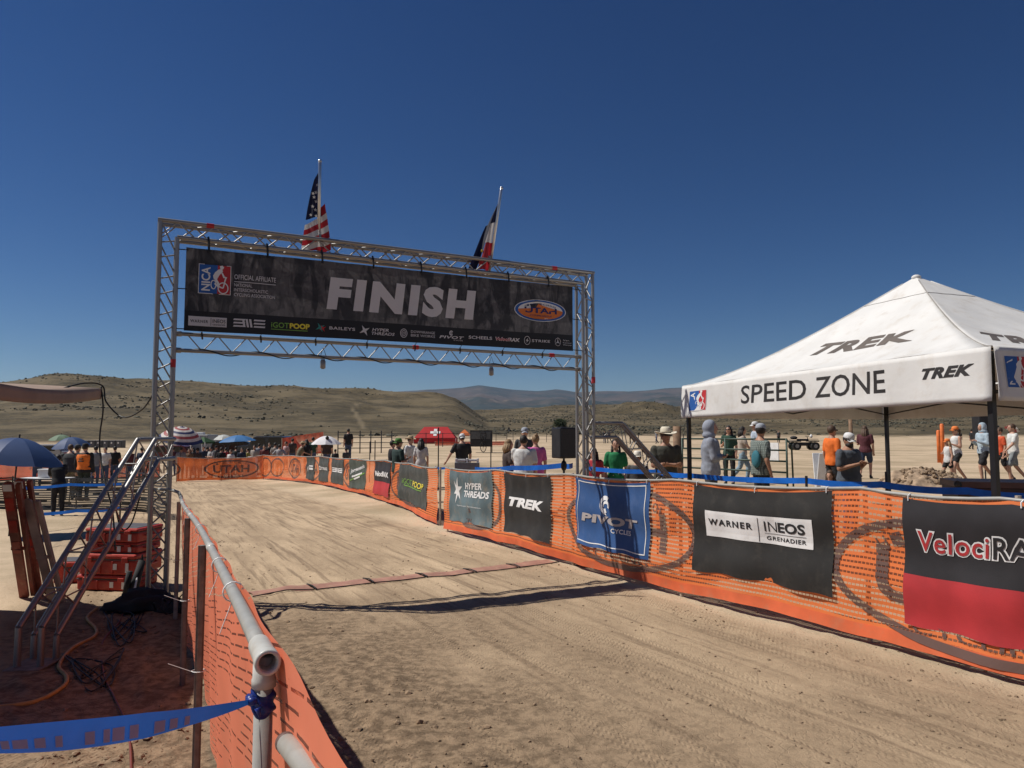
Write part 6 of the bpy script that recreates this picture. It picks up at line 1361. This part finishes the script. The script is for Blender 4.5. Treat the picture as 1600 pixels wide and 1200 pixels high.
# ================================================================== THINGS FARTHER OFF
def bxo(t, nm, c, size, mat, rot=None, bv=0.0): o = MB().box(c, size, rot).obj(nm, mat, t); return bevel(o, bv) if bv else o
def popup(c0, c1, depth, ztop, zeave, val, label, mat, cat='tent', cross=False, wall=False, peak=.35):
    """small frame tent: front edge from c0 to c1, hip roof with a short ridge"""
    e = (c1 - c0); L = e.length; e.normalize(); w = Vector((-e.y, e.x, 0)) * depth; g = G(c0.x, c0.y)
    t = thing('canopy_tent', (c0.x, c0.y, g), label, cat, 'canopy tents in the distance')
    cs_ = [c0, c1, c1 + w, c0 + w]; E_ = [Vector((p.x, p.y, zeave)) for p in cs_]; r0 = (E_[0] + E_[3]) / 2 + e * L * peak; r1 = (E_[1] + E_[2]) / 2 - e * L * peak; r0.z = r1.z = ztop
    for i, vs in enumerate(([E_[0], E_[1], r1, r0], [E_[2], E_[3], r0, r1], [E_[1], E_[2], r1], [E_[3], E_[0], r0])): m = MB(); m.add(vs, [tuple(range(len(vs)))]); m.obj('roof_panel', mat, t, thick=.02)
    for a, b in zip(E_, E_[1:] + E_[:1]): m = MB(); d = Vector((0, 0, -val)); m.add([a + d, b + d, b, a], [(0, 1, 2, 3)]); m.obj('valance', mat, t, thick=.02)
    for p in cs_: MB().tube([(p.x, p.y, G(p.x, p.y)), (p.x, p.y, zeave)], .03, 6).obj('leg', white_paint, t)
    n = (E_[1] - E_[0]).cross(r0 - E_[0]).normalized(); n = n if n.z > 0 else -n; cc = (E_[0] + E_[1] + r0 + r1) / 4; up = ((r0 + r1) / 2 - (E_[0] + E_[1]) / 2).normalized()
    if cross:
        for a_, b_ in ((.62, .20), (.20, .62)):
            m = MB(); m.add([cc + n * .05 + e * (sx_ * a_) + up * (sy_ * b_) for sx_, sy_ in ((-1, -1), (1, -1), (1, 1), (-1, 1))], [(0, 1, 2, 3)]); m.obj('white_cross_bar', white_paint, t)
    if wall:
        m = MB(); a, b = E_[0], E_[0] + w; m.add([Vector((a.x, a.y, g)), Vector((b.x, b.y, g)), b, a], [(0, 1, 2, 3)]); m.obj('side_wall', mat, t, thick=.02)
        m = MB(); a, b = E_[3], E_[2]; m.add([Vector((a.x, a.y, g)), Vector((b.x, b.y, g)), b, a], [(0, 1, 2, 3)]); m.obj('back_wall', mat, t, thick=.02)
    return t
redt = M('tent_red', (.60, .025, .03), .65, 0, .1, 1, transl=.3); orgt = M('tent_orange', (.68, .19, .05), .65, transl=.3); grnt = M('tent_green', (.06, .13, .05), .7, transl=.3)
a, b = on(646, 88), on(712, 88); popup(a, b, 3.0, at(680, 667, 89).z, at(680, 685, 88).z, .6, 'red canopy tent with a white cross out on the meadow', redt, cross=True, wall=True, peak=.22)
a, b = on(716, 110), on(734, 110); popup(a, b, 2.5, at(725, 671, 110).z, at(725, 679, 110).z, .2, 'small orange peaked canopy right of the red tent', orgt, peak=.48)
a, b = on(298, 56), on(320, 56); popup(a, b, 2.0, at(309, 683, 56).z, at(309, 691, 56).z, .12, 'green canopy behind the striped umbrella', grnt, peak=.45)
for px, w_, h_, lab in ((312, 26, 25, 'pale grey trailer behind the crowd, left one'), (344, 14, 20, 'pale grey trailer behind the crowd, right one')):
    d = 62; c = on(px, d); W2 = w_ / F * d; H2 = at(px, 700 - h_ + 5, d).z - c.z; t = thing('trailer', c, lab, 'trailer', 'trailers behind the crowd')
    bxo(t, 'body', (c.x, c.y + 1, c.z + H2 / 2 + .25), (W2, 2.2, H2 - .4), M('trailer_grey', (.34, .34, .33), .5, 0, .08, 1), None, .08); bxo(t, 'roof_vent', (c.x - W2 * .2, c.y + .8, c.z + H2 + .15), (.6, .5, .22), white_paint, None, .04)
    for s in (-.3, .3): MB().tube([(c.x + s * W2, c.y - .12, c.z + .32), (c.x + s * W2, c.y + .15, c.z + .32)], .32, 14).obj('wheel', rubber, t)
for i in range(6):
    c = on(133 + 10.5 * i, 112); c.z = Z(c.x, c.y); H2 = at(133, 688, 112).z - c.z; t = thing('portable_toilet', c, '%s grey portable toilet of the row at far left' % ('leftmost', 'second', 'third', 'fourth', 'fifth', 'rightmost')[i], 'toilet', 'row of portable toilets')
    pg = M('toilet_grey', (.075, .078, .082), .5); bxo(t, 'cabin', (c.x, c.y + .55, c.z + H2 * .45), (1.0, 1.1, H2 * .9), pg, None, .05); bxo(t, 'roof', (c.x, c.y + .55, c.z + H2 * .95), (1.04, 1.14, H2 * .1), M('toilet_roof', (.13, .13, .135), .5), None, .06); bxo(t, 'door', (c.x, c.y - .01, c.z + H2 * .44), (.72, .04, H2 * .78), M('toilet_door', (.10, .10, .105), .5)); bxo(t, 'sign', (c.x - .1, c.y - .04, c.z + H2 * .66), (.22, .02, .26), white_paint)
# ---- dark vehicles parked behind the crowd
def car(px, d, W2, H2, label, col, yaw=0.0):
    c = on(px, d); c.z = Z(c.x, c.y); t = thing('parked_car', c, label, 'car', 'cars parked behind the crowd', yaw); body = M('car_paint_' + str(col[0]), col, .25, .2, .05, 1, spec=.6); gl = M('car_glass', (.012, .014, .016), .08, 0, .05)
    L = W2; m = MB(); prof = [(-.5, .22), (-.5, .50), (-.47, .56), (-.30, .60), (-.20, .95), (-.14, 1.0), (.30, 1.0), (.38, .95), (.46, .62), (.5, .56), (.5, .22)]
    m.prism([(x * L, z_ * H2) for x, z_ in prof], 1.8, lambda x, y_, z_: Vector((x, z_, y_))); bevel(m.obj('body', body, t, world=False), .06)
    for x0, x1 in ((-.23, .03), (.05, .34)): m = MB(); m.prism([(x0 * L, .62 * H2), (x1 * L, .62 * H2), ((x1 - .02) * L, .92 * H2), ((x0 + .04) * L, .92 * H2)], 1.84, lambda x, y_, z_: Vector((x, z_ - .02, y_))); m.obj('side_window', gl, t, world=False)
    for x in (-.31, .31):
        for y_ in (0.0, 1.7): w_ = MB().tube([(x * L, y_ - .02, .32), (x * L, y_ + .16, .32)], .33, 16).obj('wheel', rubber, t, world=False); MB().tube([(x * L, y_ - .03, .32), (x * L, y_ + .165, .32)], .18, 12).obj('rim', alu, w_, world=False)
    for s in (-1, 1): MB().box((s * L * .498, .35 if s < 0 else .35, H2 * .48), (.04, .35, .12)).obj('lamp', white_paint if s < 0 else red_print, t, world=False)
car(352, 58, 4.6, 1.75, 'black sport utility car behind the sky blue umbrella', (.012, .012, .014), .2); car(412, 55, 4.5, 1.7, 'dark grey car behind the spectators at the netting corner', (.03, .032, .036), -.15)
car(256, 60, 4.4, 1.5, 'dark red car behind the striped umbrella', (.10, .012, .012), .1); car(60, 64, 4.4, 1.5, 'silver car far off behind the big blue umbrella', (.30, .30, .31), .0)
# ---- far orange net bands
fr1 = Fence([(at(-60, 700, 34).x, 34), (at(60, 700, 36).x, 36), (at(160, 700, 37).x, 37), (at(250, 700, 38).x, 38)], [1.15] * 4, .05, .05, 1, 2); fence_thing(fr1, 'distant red orange netting behind the officials on the left', net_far, stake_l, .03, None, 'distant netting')
fr2 = Fence([(at(440, 700, 50).x, 50), (at(505, 700, 50).x, 50)], [1.5, 1.5], .06, .0, 1, 3); fence_thing(fr2, 'distant red orange netting left of the white umbrella', net_far, stake_l, .03, None, 'distant netting')
fr3 = Fence([(at(680, 700, 76).x, 76), (at(790, 700, 78).x, 78)], [.45, .45], .03, .0, 1, 3); fence_thing(fr3, 'low strip of orange netting in front of the red tent', net_far, stake_l, .03, None, 'distant netting')
# ---- pipe corral in the middle distance
dkp = M('corral_pipe', (.045, .048, .055), .5, .4)
def corral(px0, px1, d0, d1, n, h, label, rails=4):
    a, b = on(px0, d0), on(px1, d1); t = thing('pipe_corral', a, label, 'corral', 'pipe corral panels')
    for i in range(n + 1): p = a.lerp(b, i / n); g = G(p.x, p.y); MB().tube([(p.x, p.y, g), (p.x, p.y, g + h + .1)], .04, 6).obj('post', dkp, t)
    for k in range(rails): MB().tube([Vector((p.x, p.y, G(p.x, p.y) + h * (k + 1) / rails)) for p in (a.lerp(b, j / 6) for j in range(7))], .025, 6).obj('rail', dkp, t)
corral(528, 612, 48, 50, 5, 1.45, 'dark pipe corral left of the green capped man'); corral(612, 792, 68, 72, 7, 1.3, 'long thin pipe fence on the meadow in front of the red tent', 3); corral(748, 905, 100, 104, 6, 1.3, 'far pipe fence crossing behind the loudspeaker', 3); corral(925, 1068, 60, 62, 4, 1.2, 'thin pipe fence behind the cowboy hats', 2)
for px, y0, d, lab in ((578, 690, 27, 'thin steel post left of the green cap'), (586, 688, 26, 'thin steel post just left of the green capped man'), (685, 668, 22, 'thin steel post in front of the red tent'), (767, 676, 23, 'thin steel post right of the bike trailer')):
    c = on(px, d); t = thing('steel_post', c, lab, 'post', 'thin steel fence posts'); zt_ = at(px, y0, d).z; MB().box((c.x, c.y, (zt_ + c.z) / 2), (.035, .012, zt_ - c.z)).obj('shaft', dkp, t); MB().box((c.x, c.y + .015, (zt_ + c.z) / 2), (.01, .03, zt_ - c.z - .01)).obj('rib', dkp, t)
# ---- bike trailer
c = on(752, 50); tz = at(752, 673, 50).z; t = thing('bike_trailer', c, 'black bike trailer with a bicycle hung on its side', 'trailer'); W2 = 34 / F * 50; Hh = tz - c.z
bxo(t, 'upper_panel', (c.x, c.y + .6, c.z + Hh * .80), (W2, 1.2, Hh * .36), M('trailer_window', (.10, .105, .11), .2), None, .03); bxo(t, 'lower_box', (c.x, c.y + .6, c.z + Hh * .45), (W2 * .98, 1.2, Hh * .34), black_plastic, None, .03); bxo(t, 'roof_rack', (c.x, c.y + .6, c.z + Hh * 1.0), (W2 * 1.04, 1.25, .06), steel_dark)
for s in (-1, 1): MB().tube([(c.x + s * W2 * .49, c.y, c.z), (c.x + s * W2 * .49, c.y, c.z + Hh)], .035, 6).obj('leg', steel_dark, t)
bk = thing('bicycle', (c.x + .15, c.y - .15, c.z + .05), 'dark mountain bicycle standing upright against the black trailer', 'bicycle'); bc = Vector((c.x + .15, c.y - .15, c.z + .05))
for z_ in (.38, 1.12):
    w_ = MB().tube([bc + Vector((.36 * math.cos(a) * .55, -.08, z_ + .36 * math.sin(a))) for a in np.linspace(0, 6.283, 25)], .028, 6).obj('wheel', rubber, bk)
    for k in range(6): a = k * math.pi / 6; MB().tube([bc + Vector((.2 * math.cos(a), -.08, z_ + .35 * math.sin(a))), bc + Vector((-.2 * math.cos(a), -.08, z_ - .35 * math.sin(a)))], .005, 4).obj('spoke', alu, w_)
for p0, p1, nm in (((0, 0, .38), (.10, 0, .70), 'seat_tube'), ((.10, 0, .70), (-.05, 0, 1.08), 'down_tube'), ((0, 0, .38), (-.05, 0, .75), 'chain_stay'), ((-.05, 0, .75), (0, 0, 1.12), 'fork'), ((-.22, 0, 1.32), (.22, 0, 1.32), 'handlebar'), ((.10, 0, .70), (.16, 0, .86), 'seat_post')): MB().tube([bc + Vector(p0) + Vector((0, -.08, 0)), bc + Vector(p1) + Vector((0, -.08, 0))], .022, 6).obj(nm, black_plastic, bk)
bxo(bk, 'saddle', bc + Vector((.17, -.08, .88)), (.10, .24, .05), black_plastic, None, .02)
# ---- white and grey boards
def aboard(px, d, w, h, label, mat=white_paint):
    c = on(px, d); t = thing('sandwich_board', c, label, 'sign', 'folding boards')
    for s, nm in ((1, 'front_panel'), (-1, 'back_panel')):
        r_ = Matrix.Rotation(s * .20, 3, 'X'); o = MB().box(c + Vector((0, -s * .10 * h / .9, h / 2)), (w, .03, h), r_, .9).obj(nm, mat, t); bevel(o, .01)
    bxo(t, 'handle', c + Vector((0, 0, h + .02)), (w * .3, .05, .05), mat, None, .015)
aboard(391, 37.6, .75, 1.15, 'white folding board standing in front of the crowd'); aboard(1290, 17.5, .55, .95, 'white folding board behind the orange shirted person')
c = on(730, 17.2); pl = thing('plastic_barricade', c, 'grey and white plastic barricade near the gap in the fence', 'barricade'); zt_ = at(730, 716, 17.2).z
for i, s in enumerate((-.26, 0, .26)): bxo(pl, 'upright', (c.x + s, c.y, (zt_ + c.z) / 2), (.05, .05, zt_ - c.z), white_paint, None, .01)
for s in (-.14, .14): bxo(pl, 'top_bar', (c.x + s, c.y, zt_ - .05), (.20, .045, .06), white_paint, None, .01)
bxo(pl, 'panel', (c.x, c.y - .03, zt_ - .30), (.60, .03, .40), M('barricade_grey', (.20, .20, .20), .5), None, .01)
# ---- loudspeaker on its stand, left of the right arch leg
c = at(881, 716, 11.6); g = G(c.x, c.y); ls = thing('loudspeaker', (c.x, c.y, c.z), 'black loudspeaker on a stand beside the right arch leg', 'loudspeaker'); hS = at(881, 668, 11.6).z - c.z; rt = rotz(.45)
o = MB().box((c.x, c.y, c.z + hS / 2), (.30, .30, hS), rt).obj('cabinet', black_plastic, ls); bevel(o, .02); v_ = rt @ Vector((.152, -.0, 0))
for zz, rr_ in ((.30, .11), (.76, .055)): MB().tube([Vector((c.x, c.y, c.z + hS * zz)) + v_ * .99, Vector((c.x, c.y, c.z + hS * zz)) + v_ * 1.04], rr_, 16).obj('driver', M('speaker_grille', (.035, .035, .037), .6, 0, .4, 90), ls)
f_ = rt @ Vector((0, -.152, 0)); MB().box(Vector((c.x, c.y, c.z + hS * .5)) + f_, (.26, .006, hS * .9), rt).obj('grille', M('speaker_grille', (.035, .035, .037), .6), ls); MB().tube([Vector((c.x, c.y, c.z + hS)), Vector((c.x, c.y, c.z + hS + .02))], .06, 10).obj('top_handle', black_plastic, ls)
sd_ = thing('speaker_stand', (c.x, c.y, g), 'black tripod stand under the loudspeaker by the arch', 'stand'); MB().tube([(c.x, c.y, g + .25), (c.x, c.y, c.z)], .018, 8).obj('pole', black_plastic, sd_); MB().ball((c.x, c.y, c.z - .12), (.05, .05, .09), 10, 8).obj('clamp', black_plastic, sd_, True)
for k in range(3): a = k * 2.094 + .4; MB().tube([(c.x, c.y, g + .62), (c.x + .45 * math.cos(a), c.y + .45 * math.sin(a), g + .01)], .013, 6).obj('leg', black_plastic, sd_); MB().tube([(c.x, c.y, g + .28), (c.x + .25 * math.cos(a), c.y + .25 * math.sin(a), g + .28)], .008, 5).obj('strut', black_plastic, sd_)
# second loudspeaker behind the tent leg
c = at(1541, 689, 21.5); g = G(c.x, c.y); ls = thing('loudspeaker', (c.x, c.y, g), 'black loudspeaker on a pole behind the right tent leg', 'loudspeaker'); hS = at(1541, 650, 21.5).z - c.z
o = MB().box((c.x, c.y + .1, c.z + hS / 2), (.46, .38, hS)).obj('cabinet', black_plastic, ls); bevel(o, .02); MB().tube([(c.x, c.y + .1, g), (c.x, c.y + .1, c.z)], .02, 6).obj('pole', black_plastic, ls); MB().box((c.x, c.y - .095, c.z + hS / 2), (.40, .008, hS * .9)).obj('grille', M('speaker_grille', (.035, .035, .037), .6), ls)
# ---- livestock gate, posts, dirt pile, quad bike
gg = M('gate_green', (.030, .055, .042), .45, .2, .2, 5); a, b = on(1066, 16.5), on(1229, 14.2); gt = thing('livestock_gate', a, 'dark green tubular livestock gate behind the hooded man', 'gate'); e = (b - a); hG = 1.32
tz = lambda p, z_: Vector((p.x, p.y, G(p.x, p.y) + z_))
for k in range(6): MB().tube([tz(a, .22 + k * .22 * (hG - .22) / 1.1), tz(b, .22 + k * .22 * (hG - .22) / 1.1)], .019, 8).obj('bar', gg, gt, True)
for q_ in (0, .45, .75, 1.0): p = a.lerp(b, q_); MB().tube([tz(p, .18 if q_ else 0), tz(p, hG + .02)], .021, 8).obj('upright', gg, gt, True)
MB().tube([tz(b, hG), tz(b, hG - .12) + Vector((.10, 0, 0)), tz(b, .2) + Vector((.12, 0, 0))], .019, 8).obj('rounded_end', gg, gt, True); bxo(gt, 'notice', tz(a.lerp(b, .88), hG - .25), (.30, .02, .36), white_paint, rotz(math.atan2(e.y, e.x)))
for px, y0, d, r_, lab in ((1058, 666, 14.0, .085, 'thick wooden post beside the cowboy hatted man'), (1330, 655, 26, .07, 'grey weathered pole behind the bearded man')):
    c = on(px, d); zt_ = at(px, y0, d).z; m = MB().tube([(c.x, c.y, c.z - .05), (c.x + .01, c.y, (c.z + zt_) / 2), (c.x, c.y, zt_)], [r_ * 1.05, r_, r_ * .92], 12); o = m.obj('wooden_post', wood, None, True); tag(o, lab, 'post')
c = on(1440, 18.6); m = MB().grid(lambda a, b: Vector((c.x + (a - .5) * 2.6, c.y + (b - .5) * 1.8, c.z - .05 + .56 * max(0, 1 - ((a - .5) * 2) ** 2 - ((b - .5) * 2) ** 2) ** .75 * (1 - .25 * (a - .3)) + .10 * mnoise.fractal(Vector((a * 7, b * 6, 3)), .9, 2.1, 5))), 90, 60); o = m.obj('dirt_pile', M('pile_earth', (.36, .26, .175), .95, 0, .35, 5, .8, 22), None, True); tag(o, 'heap of loose brown dirt beyond the tent', 'dirt pile')
pn = 420; pa = nrng.uniform(0, 6.283, pn); pr2 = np.sqrt(nrng.random(pn)); pxx, pyy = c.x + 1.2 * pr2 * np.cos(pa), c.y + .82 * pr2 * np.sin(pa); pzz = c.z + .50 * np.maximum(0, 1 - pr2 ** 2) ** .75
scatter('dirt_lumps', clod_m, np.stack([pxx, pyy, pzz], -1), (.02 + .05 * nrng.random(pn) ** 2)[:, None] * np.ones((1, 3)), .2, .5, 'loose earth lumps on the dirt heap', 'clods')
for px, y0, d, lab in ((1467, 672, 34, 'short orange marker post'), (1473, 662, 33, 'tall orange marker post left of the girls')):
    c = on(px, d); zt_ = at(px, y0, d).z; o = MB().tube([(c.x, c.y, c.z), (c.x, c.y, zt_ - .05), (c.x, c.y, zt_)], [.09, .085, .05], 10).obj('marker_post', M('post_orange', (.70, .17, .04), .5), None, True); tag(o, lab, 'post', 'orange marker posts')
c = on(1256, 58); qb = thing('quad_bike', c, 'black quad bike parked far off on the meadow', 'quad bike'); k_ = 1.0
for x in (-.75, .75):
    for y_ in (-.42, .42): w_ = MB().tube([(c.x + x, c.y + y_ - .13, c.z + .32), (c.x + x, c.y + y_ + .13, c.z + .32)], .33, 16).obj('tyre', rubber, qb); MB().tube([(c.x + x, c.y + y_ - .14, c.z + .32), (c.x + x, c.y + y_ + .14, c.z + .32)], .16, 10).obj('rim', alu, w_)
bxo(qb, 'frame', (c.x, c.y, c.z + .48), (1.5, .42, .28), black_plastic, None, .06); bxo(qb, 'seat', (c.x - .1, c.y, c.z + .82), (.85, .34, .18), black_plastic, None, .07)
for x in (-.75, .72): bxo(qb, 'fender', (c.x + x, c.y, c.z + .72), (.72, 1.05, .10), black_plastic, None, .04); MB().box((c.x + x, c.y, c.z + .88), (.62, .8, .04)).obj('rack', steel_dark, qb)
MB().tube([(c.x + .42, c.y, c.z + .7), (c.x + .28, c.y, c.z + 1.08)], .03, 6).obj('steering_column', steel_dark, qb); MB().tube([(c.x + .28, c.y - .38, c.z + 1.12), (c.x + .28, c.y + .38, c.z + 1.12)], .022, 6).obj('handlebar', steel_dark, qb)
MB().ball((c.x - .8, c.y, c.z + 1.0), (.3, .3, .14), 10, 6).obj('bundle', black_cloth, qb, True); MB().ball((c.x + .62, c.y, c.z + 1.12), (.12, .12, .15), 8, 6).obj('helmet', white_paint, qb, True)
# ---- road case at the right edge
c = at(1512, 753, 7.4); q_ = at(1650, 753, 6.9); g = G(c.x + .4, c.y); rc_ = thing('road_case', (c.x + .45, c.y, g), 'dark brown road case behind the fence at the right edge', 'case'); ctr = Vector((c.x + .5, c.y + .2, 0))
o = MB().box((ctr.x, ctr.y, (g + c.z) / 2 - .03), (1.0, .6, c.z - g - .06), rotz(-.3)).obj('body', M('case_brown', (.045, .022, .02), .5), rc_); bevel(o, .01)
MB().box((ctr.x, ctr.y, c.z - .03), (1.03, .63, .06), rotz(-.3)).obj('lid', M('case_lid_brown', (.085, .04, .038), .45), rc_)
for s in (-1, 1): MB().ball(Vector((ctr.x, ctr.y, c.z - .03)) + rotz(-.3) @ Vector((s * .5, -.3, 0)), .04, 8, 6).obj('ball_corner', steel_dark, rc_)
# ---- white table and boxes on the left
c = on(72, 19.5); tb_ = thing('folding_table', c, 'white folding table beyond the black net', 'table'); bxo(tb_, 'top', (c.x, c.y, c.z + .74), (1.3, .6, .04), white_paint, None, .01)
for sx_ in (-1, 1):
    for sy_ in (-1, 1): MB().tube([(c.x + sx_ * .55, c.y + sy_ * .22, c.z), (c.x + sx_ * .58, c.y + sy_ * .24, c.z + .72)], .014, 6).obj('leg', steel_dark, tb_)
q_ = thing('storage_box', (c.x + .1, c.y, c.z + .76), 'white plastic box on the folding table', 'box'); bxo(q_, 'box', (c.x + .1, c.y, c.z + .87), (.40, .3, .2), white_paint, None, .015); bxo(q_, 'lid', (c.x + .1, c.y, c.z + .985), (.43, .33, .03), white_paint, None, .01)
# ---- the lone tree on the slope
c = on(875, 235); c.z = Z(c.x, c.y); tr = thing('tree', c, 'small rounded green tree on the slope left of the loudspeaker', 'tree'); MB().tube([c - Vector((0, 0, .2)), c + Vector((.1, 0, 1.2)), c + Vector((.05, 0, 2.4))], [.22, .16, .07], 8).obj('trunk', wood, tr, True)
for k in range(5): a = k * 1.26; MB().tube([c + Vector((.08, 0, 1.1 + .15 * k)), c + Vector((1.1 * math.cos(a), 1.1 * math.sin(a), 2.3 + .2 * k))], [.08, .03], 6).obj('limb', wood, tr)
m = MB(); rg = random.Random(4)
for k in range(2600):
    th, ph3, rr_ = rg.uniform(0, 6.283), math.acos(rg.uniform(-.75, 1)), rg.random() ** .4; lob = 1 + .30 * math.sin(3 * th + 1) * math.sin(2 * ph3) + .15 * math.sin(7 * th)
    p = c + Vector((2.3 * lob * rr_ * math.sin(ph3) * math.cos(th), 2.1 * lob * rr_ * math.sin(ph3) * math.sin(th), 2.5 + 1.7 * rr_ * math.cos(ph3))); u_, v_ = Vector((rg.gauss(0, 1), rg.gauss(0, 1), rg.gauss(0, 1))).normalized() * .17, Vector((rg.gauss(0, 1), rg.gauss(0, 1), rg.gauss(0, 1))).normalized() * .14
    m.add([p - u_, p + v_, p + u_, p - v_], [(0, 1, 2, 3)])
m.obj('crown', M('tree_leaves', (.055, .075, .028), .7, 0, .4, .8, transl=.2), tr)
HAZE = 3.2e-5
# ---- haze: the air between here and the mountains
mb = MB().box((0, 3000, 500), (30000, 30400, 1080)); t = NT('pale_air'); pv = t.n('VolumePrincipled'); pv.inputs['Color'].default_value = (.48, .68, 1.0, 1); pv.inputs['Density'].default_value = HAZE; pv.inputs['Anisotropy'].default_value = .2
t.t.links.new(pv.outputs[0], t.out.inputs['Volume'])
if HAZE: hz_o = mb.obj('haze', t.m); tag(hz_o, kind='stuff')
